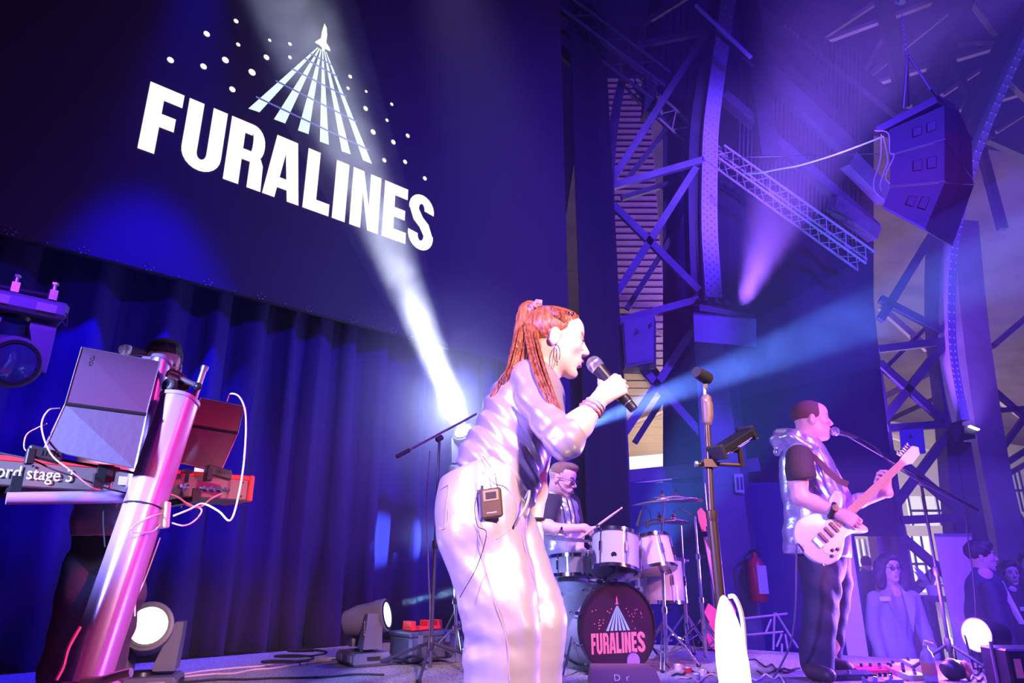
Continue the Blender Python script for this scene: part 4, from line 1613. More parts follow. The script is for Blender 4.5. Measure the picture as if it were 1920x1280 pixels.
# small wrap of tape and cable clamp half way up
MB().tube([c_bot.lerp(c_top, .57) + (cx_ * math.cos(t) * .077 + cy_ * math.sin(t) * .089) for t in [2 * PI * k / 20 for k in range(20)]], .004, 6, closed=True).build('cable_tie', M_bp, cst, smooth=True)


def book(name, label, cat, hl, hr, tl, tr_, bl, br, m_top, m_bot, writing=None):
    """a hinged pair of thin slabs (an opened laptop or folder seen from behind)"""
    t = thing(name, bl, label, cat)
    for nm, a, b, c, d, m_, th in (('lid', hl, hr, tr_, tl, m_top, .007), ('base', bl, br, hr, hl, m_bot, .014)):
        n = (b - a).cross(d - a).normalized()
        if n.y > 0:
            n = -n
        MB().prism([a, b, c, d], -n * th).build(nm, m_, t)
        rim = MB()
        rim.tube([a, b, c, d], .0032, 6, closed=True)
        rim.build(nm + '_rim', M_alu, t)
        if nm == 'lid' and writing:
            x = (a - d).normalized()
            y = n.cross(x).normalized() * -1
            text_mesh('lettering', writing, .020, d + (b - a).normalized() * .040 + x * .028 + n * .0008, x, -x.cross(n), M_bp, t, .0002)
    MB().cyl(hl, hr, .008, n=10).build('hinge', M_bm, t)
    return t


M_lap = mat('laptop_lid', (.13, .07, .15), .42, .3)
M_lapb = mat('laptop_base', (.085, .075, .13), .7, bump=.1)
book('laptop', 'open slate grey laptop tilted steeply above the keyboard', 'laptop', P(122, 757, 2.62), P(274, 777, 2.80), P(153, 651, 2.70), P(300, 678, 2.90),
     P(84, 842, 2.60), P(252, 878, 2.74), M_lap, M_lapb, 'YOGA')
book('tablet_folder', 'brown folding tablet case on a stand at the right keyboard end', 'tablet', P(354, 797, 3.2), P(446, 812, 3.3), P(376, 746, 3.27), P(458, 762, 3.36),
     P(330, 866, 3.14), P(414, 884, 3.2), mat('tablet_brown', (.15, .08, .05), .6), mat('tablet_dark', (.09, .05, .06), .7))
mst = thing('laptop_stand', P(80, 845, 2.64), 'thin metal laptop stand bracket clamped at the back of the keyboard', 'stand')
MB().tube([P(122, 760, 2.64), P(80, 848, 2.62), P(92, 858, 2.66)], .005, 6).build('side_rod', M_alu, mst)
MB().tube([P(92, 858, 2.66), P(250, 886, 2.84)], .006, 6).build('front_rod', M_bm, mst)
MB().boxf(P(196, 888, 2.76), DV * .028, NV * .012, UP * .035).boxf(P(184, 902, 2.74), DV * .018, NV * .02, UP * .03).build('clamp', M_bm, mst)
for i, (px_, py_, Y_, lb) in enumerate(((84, 852, 2.60, 'small black clip lamp at the left foot of the laptop'), (410, 886, 3.12, 'small black clip lamp under the brown tablet case'))):
    t = thing('clip_lamp', P(px_, py_, Y_), lb, 'lamp')
    c = P(px_, py_, Y_)
    MB().bev(c, DV * .055 - UP * .01, NV * .02, UP * .022, .006).build('body', M_bp, t)
    MB().bev(c - DV * .045 - UP * .012, DV * .014, NV * .022, UP * .03, .004).build('clip', M_bm, t)
    for k in range(6):
        MB().boxf(c + NV * .021 + DV * (-.015 + k * .012) + UP * .004, DV * .0035, NV * .001, UP * .009).build('vent_slot', M_rubber, t)
for i, (px_, py_, Y_) in enumerate(((350, 884, 3.12), (212, 880, 2.80))):
    t = thing('desk_clamp', P(px_, py_ + 16, Y_), ('small black screw clamp under the tablet case', 'small silver screw clamp under the laptop')[i], 'clamp')
    c = P(px_, py_, Y_)
    MB().boxf(c, DV * .02, NV * .02, UP * .008).boxf(c - UP * .02 + NV * .015, DV * .008, NV * .004, UP * .03).build('jaw', M_bm, t)
    MB().cyl(c - UP * .02, c - UP * .075, .005).ell(c - UP * .078, .012, .012, .006, 8, 6).build('screw', M_alu, t)

hub = thing('cable_hub', P(305, 990, 2.86), 'small white connector box hanging by cables beside the column', 'box')
hc = P(308, 965, 2.88)
MB().bev(hc, Vector((.017, 0, .002)), Vector((0, .02, 0)), Vector((-.004, 0, .052)), .004).build('body', mat('hub_white', (.72, .7, .72), .45), hub)
for k in range(4):
    MB().cyl(hc + Vector((-.017, 0, .03 - k * .018)), hc + Vector((-.03, 0, .03 - k * .018)), .005, n=8).build('plug', M_bp, hub)


def cable(label, pts, r_=.0035, m=None, n=40, name='cable'):
    o = MB().tube(bez(pts, n), r_, 6).build(name, m or M_rubber, None, base=pts[0], smooth=True)
    return tag(o, label, 'cable')


M_cw = mat('white_cable', (.80, .76, .80), .45)
M_cpk = mat('pink_cable', (.62, .36, .36), .5)
cable('white cable looping up over the tablet case and down to the connector box',
      [P(425, 752, 3.2), P(432, 738, 3.18), P(450, 745, 3.15), P(461, 780, 3.12), P(458, 860, 3.1), P(447, 930, 3.05), P(432, 975, 3.0), P(410, 958, 2.98), P(380, 944, 2.98), P(355, 955, 2.92), P(325, 967, 2.88)], .0042, M_cw, 60)
cable('purple-grey cable looping out from the left edge of the laptop', [P(112, 765, 2.66), P(90, 770, 2.62), P(78, 800, 2.6), P(95, 850, 2.58), P(130, 880, 2.6), P(170, 912, 2.66), P(188, 918, 2.7)], .0032, M_cpk)
cable('thin loop of cable left of the clip lamp', [P(88, 794, 2.62), P(70, 802, 2.6), P(50, 815, 2.58), P(46, 840, 2.58), P(62, 852, 2.6)], .0028, M_cpk)
cable('pinkish cable drooping from the keyboard sockets to the connector box', [P(340, 935, 3.1), P(352, 948, 3.04), P(378, 955, 3.0), P(366, 975, 2.95), P(345, 985, 2.9), P(322, 980, 2.88)], .0035, M_cpk)
cable('bundle of pink leads plugged in the keyboard rear', [P(415, 925, 3.25), P(395, 935, 3.2), P(375, 950, 3.1), P(352, 944, 3.05), P(330, 930, 3.0), P(310, 925, 2.98)], .004, M_cpk)
cable('thin grey lead wrapped across the fat column', [P(246, 990, 2.72), P(262, 978, 2.76), P(285, 968, 2.8), P(303, 962, 2.86)], .003, M_cw)
cable('second thin lead crossing the fat column lower down', [P(246, 998, 2.72), P(270, 998, 2.76), P(290, 994, 2.82), P(303, 978, 2.87)], .003, M_cw)
cable('white string hanging down to the lit moving head lens', [P(300, 1008, 3.1), P(285, 1050, 3.12), P(270, 1090, 3.14), P(255, 1125, 3.15), P(253, 1155, 3.15)], .003, M_cw)
cable('black cable running along the back of the keyboard top', [P(0, 849, 2.58), P(60, 862, 2.6), P(100, 880, 2.62), P(160, 900, 2.7), P(200, 915, 2.78), P(240, 925, 2.86)], .0035)
cable('thin black cable hanging under the keyboard', [P(195, 940, 2.85), P(194, 980, 2.86), P(197, 1025, 2.86)], .003)
cable('twisted brown cable running down the foot of the column', [P(150, 1175, 2.66), P(128, 1215, 2.62), P(118, 1250, 2.6), P(105, 1275, 2.58)], .007, M_cpk)

# headphones and small mic arm on top of the column
hp = thing('headphones', P(325, 745, 3.0), 'black over-ear headphones hung at the top of the column stand', 'headphones')
hcx = P(318, 722, 2.93)
MB().lathe(hcx, Vector((-.3, -1, .1)), [(-.018, .028), (-.01, .034), (.01, .034), (.018, .026), (.02, .012)], 22).build('ear_cup', M_bp, hp, smooth=True)
MB().lathe(hcx + Vector((.0, -.0, 0)), Vector((-.3, -1, .1)), [(.0205, .012), (.024, .012), (.024, .018), (.0205, .018)], 18).build('ring', M_chrome, hp, smooth=True)
MB().lathe(P(345, 722, 3.02), Vector((.3, -1, .1)), [(-.018, .026), (.015, .030), (.018, .02)], 20).build('ear_cup', M_bp, hp, smooth=True)
MB().tube(bez([P(312, 705, 2.95), P(320, 694, 2.97), P(338, 700, 3.0), P(350, 712, 3.02)], 15), .006, 8).build('headband', M_bp, hp, smooth=True)
ma = thing('clamp_arm', P(362, 752, 3.02), 'short tubular arm with red-lit post clamped beside the headphones', 'arm')
MB().cyl(P(362, 754, 3.04), P(383, 690, 3.04), .013).build('post', M_alu, ma, smooth=True)
MB().lathe(P(382, 694, 3.04), Vector((.2, 0, 1)), [(0, .016), (.02, .017), (.022, .012)], 16).build('end_cap', M_alu, ma, smooth=True)
MB().tube([P(313, 698, 2.98), P(345, 712, 3.0), P(372, 724, 3.03)], .011, 10).build('arm_tube', M_alu, ma, smooth=True)
MB().ell(P(371, 724, 3.02), .018, .016, .018).build('joint', M_bm, ma, smooth=True)


def microphone(name, tip, tail, label, mesh_m=None, r_=.024):
    """stage vocal mic: ball at tip"""
    t = thing(name, tail, label, 'microphone')
    a = (Vector(tip) - Vector(tail)).normalized()
    L_ = (Vector(tip) - Vector(tail)).length
    MB().lathe(tail, a, [(0, .009), (.004, .0115), (L_ - .05, .018), (L_ - .035, .021), (L_ - .03, .020)], 18).build('body', M_bp, t, smooth=True)
    MB().lathe(tip, a, [(-.036, .018), (-.026, r_), (-.01, r_ + .001), (.004, r_ * .94), (.016, r_ * .62), (.02, .001)], 20).build('mesh_head', mesh_m or mat('mic_mesh', (0, 0, 0)), t, smooth=True)
    MB().lathe(tip, a, [(-.013, r_ + .002), (-.007, r_ + .002)], 20).build('band', M_alu, t, smooth=True)
    return t


microphone('vocal_microphone', P(231, 655, 2.98), P(274, 663, 3.04), 'microphone with pale round mesh head left of the keyboard player\'s hair')

# ---------------------------------------------------------------- keyboard player
M_silver = cloth_mat('silver_vest', (.74, .72, .84), .28, .75)
M_blackt = cloth_mat('black_tshirt', (.022, .020, .022), .85)
M_jean = cloth_mat('dark_jeans', (.055, .055, .11), .8)
M_hair_d = mat('dark_hair', (.035, .018, .016), .5, bump=.8, bscale=160)
kp_ = thing('person', P(240, 1280, 3.35).xy.to_3d(), 'keyboard player with short dark hair and glasses hidden behind the laptop', 'person')
HK = Frame(P(303, 690, 3.32), (.45, -.80, -.38), (0, 0, 1), 1.12)
hd = SDF(.0045)
add_head(hd, HK, P(285, 775, 3.42), .056)
bd = SDF(.011)
bd.path([P(283, 775, 3.42), P(262, 850, 3.45), P(225, 960, 3.5), P(215, 1010, 3.5)], [.07, .13, .12, .12], .05)
for sx, kx, ex in ((-1, 165, 210), (1, 235, 330)):
    bd.path([P(220 + sx * 25, 985, 3.5), P((157, 228)[sx > 0], 1120, 3.42), P((106, 188)[sx > 0], 1330, 3.5)], [.07, .045, .035], .03)
ar = SDF(.006)
ar.path([P(215, 800, 3.42), P(165, 860, 3.4), P(230, 893, 3.25)], [.05, .042, .032], .02)
ar.path([P(345, 800, 3.45), P(385, 860, 3.5), P(375, 893, 3.4)], [.05, .042, .032], .02)
add_hand(ar, P(230, 893, 3.25), (.4, -.3, -.5), (0, 0, -1), (-1, 0, 0), [(.4, .5, .3)] * 4)
add_hand(ar, P(375, 893, 3.4), (-.2, -.5, -.5), (0, 0, -1), (-1, 0, 0), [(.4, .5, .3)] * 4)
organic('body', [bd, hd, ar], M_skin, kp_, paint=[(.66, .36, .27)] + face_paint(HK, (.5, .18, .15), (.04, .02, .02), (.05, .03, .03)))
eyes(HK, kp_)
glasses(HK, kp_)
hk = SDF(.0045)
hk.ell(HK(-.012, 0, .050), [.110, .090, .092], HK.ax(), .01)
hk.ell(HK(.03, 0, .105), [.07, .07, .035], HK.ax(), .03)
hk.ell(HK(.112, 0, .005), [.062, .12, .105], HK.ax(), .012, True)
hk.ell(HK(.04, 0, -.075), [.13, .13, .085], HK.ax(), .012, True)
hk.post.append(lambda x, y, z: .0018 * np.sin(190 * x + 40 * y) * np.sin(170 * y + 90 * z))
organic('hair', hk, M_hair_d, kp_)
sv = SDF(.0085)
sv.path([P(285, 800, 3.42), P(262, 850, 3.44), P(225, 950, 3.48), P(218, 985, 3.48)], [.16, .175, .19, .195], .05, flat=((.4, -.9, 0), .72))
sv.cap(P(220, 795, 3.42), P(345, 795, 3.48), .07, .07, .04)
sv.post.append(folds((.3, .2, 1), 55, .006, 1.4, (1, 0, 0), 12, 1.3))
sv.half(P(215, 1008, 3.48), (0, 0, -1))
organic('vest', sv, M_silver, kp_)
sh = SDF(.009)
sh.path([P(222, 960, 3.48), P(210, 1050, 3.48)], [.19, .175], .04, flat=((.4, -.9, 0), .7))
organic('shirt', sh, M_blackt, kp_)
jn = SDF(.0085)
rows(jn, [(1060, 122, 205, 3.46), (1120, 110, 200, 3.40), (1180, 98, 178, 3.42), (1240, 82, 158, 3.46), (1330, 70, 140, 3.5), (1370, 66, 138, 3.5)], .03)
rows(jn, [(1060, 190, 270, 3.46), (1110, 188, 268, 3.38), (1170, 180, 250, 3.42), (1240, 165, 232, 3.46), (1330, 155, 222, 3.5), (1370, 150, 220, 3.5)], .03)
jn.post.append(folds((.8, .2, 1), 62, .005, 1.5, (1, 0, .4), 11, 1.5))
jn.post.append(folds((.9, .2, .5), 40, .006, 1.5, (0, 0, 1), 9, 1.5))
organic('trousers', jn, cloth_mat('bluish_jeans', (.05, .045, .10), .75), kp_)

# ---------------------------------------------------------------- moving head lights


def moving_head(label, base, up, right, aim, k=1.0, lit=None, letters=None, sil=.12, arm=.15):
    """base = centre of the base's mounting face, up = from base towards the yoke"""
    base, up, right, aim = Vector(base), Vector(up).normalized(), Vector(right).normalized(), Vector(aim).normalized()
    fw_ = up.cross(right).normalized()
    t = thing('moving_head_light', base, label, 'stage light')
    Mb = mat('fixture_shell', (.12, .11, .15), .42)
    c = base + up * .05 * k
    MB().bev(c, right * .20 * k, fw_ * .15 * k, up * .045 * k, .02 * k).build('base', Mb, t)
    for s_ in (-1, 1):
        MB().bev(c + right * s_ * .10 * k - fw_ * .152 * k + up * .005, right * .045 * k, fw_ * .003 * k, up * .022 * k, .002).build('panel', mat('panel_pale', (.3, .28, .34), .5), t)
        MB().bev(c + right * s_ * .10 * k + fw_ * .152 * k + up * .005, right * .045 * k, fw_ * .003 * k, up * .022 * k, .002).build('panel', mat('panel_pale', (0, 0, 0)), t)
        MB().boxf(c + right * s_ * .205 * k + up * .01, right * .008 * k, fw_ * .05 * k, up * .012 * k).build('carry_handle', M_bm, t)
    MB().lathe(c + up * .045 * k, up, [(0, .07 * k), (.02 * k, .065 * k)], 20).build('pan_ring', M_bm, t, smooth=True)
    p = c + up * (.27 * k)
    for s_ in (-1, 1):
        a0 = c + up * .07 * k + right * s_ * .06 * k
        o = MB().hull([a0 + right * s_ * q * .115 * k + fw_ * w_ * .075 * k * (1.0) + up * h * k for q in (0, 1) for w_ in (-1, 1) for h in (0, .03)] +
                      [p + right * s_ * (.14 + .045 * q) * k + fw_ * w_ * .06 * k + up * h * k for q in (0, 1) for w_ in (-1, 1) for h in (-.02, .05)]).build('yoke_arm', Mb, t)
        if letters:
            text_mesh('lettering', letters, .035 * k, p + right * s_ * .15 * k - fw_ * .07 * k - up * .0 * k, -up, right, mat('print_white', (0, 0, 0)), o, .0004)
    h = p
    prof = [(-.17 * k, .05 * k), (-.16 * k, .09 * k), (-.05 * k, sil * k), (.08 * k, sil * k), (.10 * k, sil * 1.06 * k), (.17 * k, sil * 1.06 * k), (.175 * k, sil * .92 * k)]
    hd_ = MB().lathe(h, aim, prof, 26).build('head', Mb, t, smooth=True)
    MB().lathe(h, aim, [(.172 * k, sil * .93 * k), (.182 * k, sil * .93 * k), (.182 * k, sil * .80 * k), (.172 * k, sil * .80 * k)], 26).build('lens_ring', M_bm, hd_, smooth=True)
    MB().lathe(h, aim, [(.1765 * k, sil * .80 * k), (.182 * k, sil * .5 * k), (.186 * k, .0005)], 26).build('lens', lit or mat('dark_lens', (.06, .10, .22), .06, .5), hd_, smooth=True)
    return t


G_lensw = glow('lens_white', (.85, .92, 1.0), 9)
G_lensb = glow('lens_cool', (.45, .75, 1.0), 6)
# hanging fixture at the left edge, upside down from a bar
ht = moving_head('blue-lit moving head light hanging at the left edge above the laptop', P(40, 562, 3.7), (-.06, 0, -1), DV, (.80, -.58, -.28), 1.12)
hb = thing('hanging_bar', P(20, 548, 3.7), 'short dark pipe with clamps holding the hanging moving head', 'pipe')
MB().tube([P(-60, 528, 3.55), P(102, 558, 3.85)], .026, 12).build('pipe', M_bm, hb, smooth=True)
for px_, py_ in ((27, 541), (98, 556)):
    c = P(px_, py_, 3.7)
    MB().boxf(c, DV * .02, NV * .04, UP * .03).cyl(c + UP * .02, c + UP * .07, .012).build('clamp', M_alu, hb)
    MB().cyl(c + UP * .07, c + UP * .085, .02, n=6).build('wing_bolt', M_chrome, hb)
cable('thin safety cable at the side of the hanging light', [P(118, 580, 3.75), P(126, 592, 3.72), P(124, 612, 3.7), P(116, 600, 3.7)], .004)
b2 = P(262, 1298, 4.2)
b2.z = .0
moving_head('moving head light with white lit lens on the floor behind the keyboard player', b2, UP, (.9, .25, 0), (.35, -.8, .22), 1.0, G_lensw)
b3 = P(680, 1248, 5.4)
b3.z = 0
moving_head('moving head light with small bright lens on the floor by the curtain', b3, UP, (.55, -.83, 0), (.97, -.14, .20), .94, G_lensb, 'SHARPY', sil=.115)
pA = Vector((BEAM_A.x, BEAM_A.y + .1, BEAM_A.z))
G_hot = glow('lens_hot', (.92, .95, 1.0), 60)
fa = moving_head('blinding white moving head light high behind the singer\'s back', pA - UP * .36 + Vector((.03, .15, 0)), UP, (1, .1, 0), (-.35, -.75, .62), .95, G_hot, sil=.11)
sta = thing('light_stand', Vector((pA.x, pA.y + .22, 0)), 'black pole stand under the blinding white light, hidden by the singer', 'stand')
fz = pA.z - .36
MB().cyl((pA.x + .03, pA.y + .15, .04), (pA.x + .03, pA.y + .15, fz), .025).build('pole', M_bm, sta, smooth=True)
for a in (0, 2.1, 4.2):
    MB().tube([(pA.x + .03, pA.y + .15, .5), (pA.x + .03 + .45 * math.cos(a), pA.y + .15 + .45 * math.sin(a), .02)], .013, 8).build('leg', M_bm, sta)

# tool case and red box by the curtain
tcs = thing('equipment_case', P(788, 1240, 5.9).xy.to_3d(), 'dark plastic equipment case on the floor behind the left microphone stand', 'case')
cc = PZ(790, 1241, 0) + Vector((0, 0, .11))
MB().bev(cc, DV * .20, NV * .14, UP * .085, .02).build('body', mat('case_blue', (.05, .05, .10), .5), tcs)
MB().bev(cc + UP * .09, DV * .205, NV * .145, UP * .018, .01).build('lid', mat('case_blue', (0, 0, 0)), tcs)
for s_ in (-.12, .12):
    MB().boxf(cc + NV * .148 + DV * s_ + UP * .06, DV * .018, NV * .006, UP * .03).build('latch', M_alu, tcs)
MB().tube([cc + NV * .145 - DV * .05 + UP * .05, cc + NV * .18 - DV * .04 + UP * .04, cc + NV * .18 + DV * .04 + UP * .04, cc + NV * .145 + DV * .05 + UP * .05], .008, 6).build('handle', M_bp, tcs)
rb = thing('toolbox', cc + UP * .11, 'small bright red tray box lying on the dark equipment case', 'box')
MB().bev(cc + UP * .125, DV * .14, NV * .06, UP * .012, .004).build('tray', mat('red_plastic', (.75, .02, .03), .4), rb)
for s_ in (-.12, .03, .12):
    MB().bev(cc + UP * .155 + DV * s_, DV * .022, NV * .055, UP * .022, .004).build('compartment', mat('red_plastic', (0, 0, 0)), rb)

# ---------------------------------------------------------------- stands


def tripod(t, foot, h, spread=.32, m=None, yaw=.4, n=3, r_=.011, part='leg'):
    m = m or M_bm
    foot = Vector(foot)
    for k in range(n):
        a = yaw + 2 * PI * k / n
        e = foot + Vector((math.cos(a) * spread, math.sin(a) * spread, .012))
        o = MB().tube([foot + UP * h, e], r_, 8).build(part, m, t, smooth=True)
        MB().ell(e, .018, .018, .012, 8, 6).build('rubber_foot', M_rubber, o, smooth=True)


def boom_stand(label, foot, top, b0, b1, m=None, spread=.33, yaw=.4, r_=.010):
    m = m or M_bm
    t = thing('microphone_stand', foot, label, 'stand')
    foot, top = Vector(foot), Vector(top)
    tripod(t, foot, .18, spread, m, yaw)
    mid_ = foot.lerp(top, .52)
    MB().cyl(foot + UP * .02, mid_, .0135).build('lower_tube', m, t, smooth=True)
    MB().cyl(mid_, top, .0095).build('upper_tube', m, t, smooth=True)
    MB().lathe(mid_ - UP * .03, UP, [(0, .016), (.01, .02), (.05, .02), (.06, .014)], 14).build('clutch', M_bp, t, smooth=True)
    MB().lathe(foot + UP * .13, UP, [(0, .02), (.02, .026), (.08, .024), (.09, .015)], 14).build('hub', M_bp, t, smooth=True)
    MB().tube([b0, b1], .0085, 8).build('boom', m, t, smooth=True)
    MB().lathe(top, (Vector(b1) - Vector(b0)), [(-.03, .014), (-.025, .02), (.025, .02), (.03, .014)], 12).build('boom_joint', M_bp, t, smooth=True)
    v = (Vector(b0) - Vector(b1)).normalized()
    MB().cyl(Vector(b0) - v * .0, Vector(b0) - v * .11, .015).build('counterweight', M_rubber, t, smooth=True)
    return t


f1 = PZ(806, 1258, 0)
boom_stand('bare boom microphone stand left of the singer, its arm rising to the right', f1, P(824, 822, f1.y), P(744, 856, f1.y - .15), P(893, 776, f1.y + .2), mat('stand_violet', (.10, .08, .13), .35, .6), .50, 2.6)
cable('cable hanging straight down beside the left microphone stand', [P(806, 845, 4.9), P(800, 950, 4.9), P(803, 1060, 4.9), P(806, 1150, 4.9), P(802, 1240, 4.95)], .005, mat('cable_violet', (.12, .08, .16), .5))

# straight stand in the middle with empty clip and phone holder
sp_ = P(1350, 1150, 2.25)
f2 = Vector((sp_.x + .012, 2.25, 0))
ms = thing('microphone_stand', f2, 'black straight microphone stand with an empty clip in the centre right foreground', 'stand')
tp2 = P(1324, 742, 2.25)
M_sb = mat('stand_bronze', (.10, .065, .05), .35, .6)
midp = P(1334, 958, 2.25)
MB().cyl(f2 + UP * .02, midp, .0155).build('lower_tube', M_sb, ms, smooth=True)
MB().cyl(midp, tp2, .0105).build('upper_tube', M_sb, ms, smooth=True)
MB().lathe(midp - UP * .03, UP, [(0, .017), (.01, .0185), (.03, .0185), (.034, .012)], 16).build('collar', M_sb, ms, smooth=True)
MB().lathe(f2, UP, [(0, .14), (.012, .14), (.03, .03), (.04, .018)], 28).build('round_base', M_bm, ms, smooth=True)
gp = P(1324, 770, 2.25)
gs = SDF(.0022)
gs.cap(P(1324, 748, 2.25), P(1326, 790, 2.25), .0175, .016, .01)
gs.cap(P(1328, 760, 2.25), P(1330, 780, 2.25), .014, .013, .01)
organic('quick_grip', gs, mat('grip_brown', (.17, .11, .085), .5), ms)
MB().cyl(P(1325, 795, 2.25), P(1324, 746, 2.25), .012).build('grip_core', M_bm, ms, smooth=True)
text_mesh('emblem', 'B', .012, P(1322, 752, 2.228), (1, 0, 0), UP, mat('print_white', (0, 0, 0)), ms, .0004)
MB().cyl(P(1322, 742, 2.25), P(1321, 722, 2.25), .006).build('swivel', M_alu, ms, smooth=True)
cl0, cl1 = P(1305, 697, 2.21), P(1331, 712, 2.26)
MB().lathe(cl0, cl1 - cl0, [(0, .016), (.0, .0185), (.05, .0225), (.068, .0215), (.068, .018), (.005, .0145)], 22).build('clip', M_bp, ms, smooth=True)
MB().hull([P(1316, 712, 2.24), P(1328, 716, 2.24), P(1320, 728, 2.24), P(1325, 728, 2.24), P(1316, 712, 2.265), P(1328, 716, 2.265), P(1320, 728, 2.265), P(1325, 728, 2.265)]).build('clip_neck', M_bp, ms)
ph = thing('phone_holder', P(1386, 872, 2.25), 'tilted black phone holder on a bracket arm fixed to the straight stand', 'holder')
pa, pb2 = P(1344, 848, 2.22), P(1400, 812, 2.28)
ax2 = (pb2 - pa).normalized()
nn2 = Vector((0, 1, .3)).cross(ax2).normalized()
zz2 = ax2.cross(nn2).normalized()
MB().bev((pa + pb2) / 2, ax2 * (pb2 - pa).length / 2, nn2 * .014, zz2 * .035, .005).build('cradle', M_bm, ph)
MB().bev(pa, ax2 * .008, nn2 * .024, zz2 * .037, .003).build('lower_jaw', M_bp, ph)
MB().bev(pb2, ax2 * .008, nn2 * .024, zz2 * .037, .003).build('upper_jaw', M_bp, ph)
MB().bev((pa + pb2) / 2 + nn2 * .016, ax2 * .052, nn2 * .003, zz2 * .028, .002).build('pad', mat('pad_bronze', (.25, .14, .11), .3, .5), ph)
MB().tube([P(1308, 870, 2.25), P(1330, 869, 2.25), P(1390, 872, 2.25)], .0065, 8).build('bracket_arm', M_sb, ph, smooth=True)
MB().tube([P(1391, 875, 2.25), P(1387, 842, 2.25)], .009, 8).build('upright', M_sb, ph, smooth=True)
MB().ell(P(1380, 842, 2.25), .014, .014, .012).build('ball_joint', M_bm, ph, smooth=True)
MB().boxf(P(1330, 869, 2.25), (.022, 0, 0), (0, .02, 0), (0, 0, .013)).build('pipe_clamp', M_sb, ph)
MB().cyl(P(1308, 870, 2.25), P(1303, 870, 2.25), .011, n=8).build('wing_screw', M_alu, ph)

# blown-out lamp standing low in front
lp = thing('upright_floor_lamp', Vector((P(1372, 1200, 1.8).x + .02, 1.8, 0)), 'blinding white pointed floor lamp at the bottom of the picture', 'lamp')
lc = P(1373, 1240, 1.8)
prof = [(-.12, .034), (-.08, .037), (0, .038), (.05, .034), (.09, .027), (.125, .017), (.145, .008), (.15, .001)]
MB().lathe(lc, (-.05, 0, 1), prof, 28).build('diffuser', glow('lamp_white', (1.0, .97, 1.0), 4.0), lp, smooth=True)
MB().tube(bez([P(1398, 1250, 1.82), P(1392, 1160, 1.82), P(1378, 1120, 1.82), P(1366, 1118, 1.82)], 16), .006, 6).build('guard', mat('guard_white', (.8, .75, .85), .3), lp, smooth=True)
MB().lathe((lc.x, lc.y, 0), UP, [(0, .09), (.02, .09), (.06, .05), (lc.z - .115, .034)], 22).build('base', M_bm, lp, smooth=True)

# ---------------------------------------------------------------- drum kit
M_acr = mat('clear_acrylic', (.85, .85, 1.0), .10, trans=.5, ior=1.4)
M_skinw = mat('drum_head', (.72, .70, .82), .4, trans=.25, ior=1.1)
KN = Vector((.38, -.925, 0)).normalized()
KR = Vector((.925, .38, 0))
kcf = PZ(1162, 1264, .0) + UP * .283
kd = thing('bass_drum', Vector((kcf.x, kcf.y, 0)), 'large clear bass drum with black front skin showing the band logo', 'drum')
MB().lathe(kcf, -KN, [(.01, .275), (.44, .275), (.44, .268), (.01, .268)], 44).build('shell', M_acr, kd, smooth=True)
for o_, m_ in ((0.0, mat('hoop_black', (.02, .015, .02), .3)), (.42, M_chrome)):
    MB().lathe(kcf - KN * o_, KN, [(-.022, .279), (.016, .279), (.016, .290), (-.022, .290), (-.022, .279)], 44).build('hoop', m_, kd, smooth=True)
MB().lathe(kcf, KN, [(-.004, .001), (.004, .279)], 44).lathe(kcf, KN, [(.0045, .279), (.005, .001)], 44)
fhv = MB()
nseg = 44
for k in range(nseg):
    a = 2 * PI * k / nseg
    fhv.v.append(tuple(kcf + KN * .004 + (KR * math.cos(a) + UP * math.sin(a)) * .28))
fhv.f.append(tuple(range(nseg)))
fhv.build('front_skin', mat('skin_maroon', (.045, .014, .022), .35), kd)
MB().lathe(kcf - KN * .42, KN, [(0, .001), (.001, .27)], 40).build('batter_skin', M_skinw, kd, smooth=True)
port = kcf + KR * .105 - UP * .205
MB().lathe(port + KN * .005, KN, [(0, .001), (.001, .052)], 24).build('port_hole', mat('port_pale', (.42, .22, .5), .3), kd, smooth=True)
MB().tube([port + KN * .007 + (KR * math.cos(a) + UP * math.sin(a)) * .053 for a in [2 * PI * k / 24 for k in range(24)]], .003, 6, closed=True).build('port_ring', M_bp, kd, smooth=True)
for k in range(10):
    a = 2 * PI * (k + .5) / 10
    d_ = KR * math.cos(a) + UP * math.sin(a)
    m_ = MB().boxf(kcf - KN * .02 + d_ * .297, d_ * .010, KN * .022, d_.cross(KN) * .010).cyl(kcf + KN * .02 + d_ * .296, kcf - KN * .10 + d_ * .293, .0045, n=8)
    m_.build('claw_hook', M_chrome, kd)
    MB().lathe(kcf - KN * .14 + d_ * .275, d_, [(0, .012), (.014, .014), (.02, .009)], 12).build('lug', M_chrome, kd, smooth=True)
for sg in (-1, 1):
    a = kcf - KN * .14 + KR * sg * .27 - UP * .06
    e = kcf - KN * .02 + KR * sg * .40
    e.z = .01
    MB().tube([a, e], .009, 8).build('spur', M_chrome, kd, smooth=True)


def on_skin(x, y):
    return kcf + KN * .0052 + KR * x + UP * y


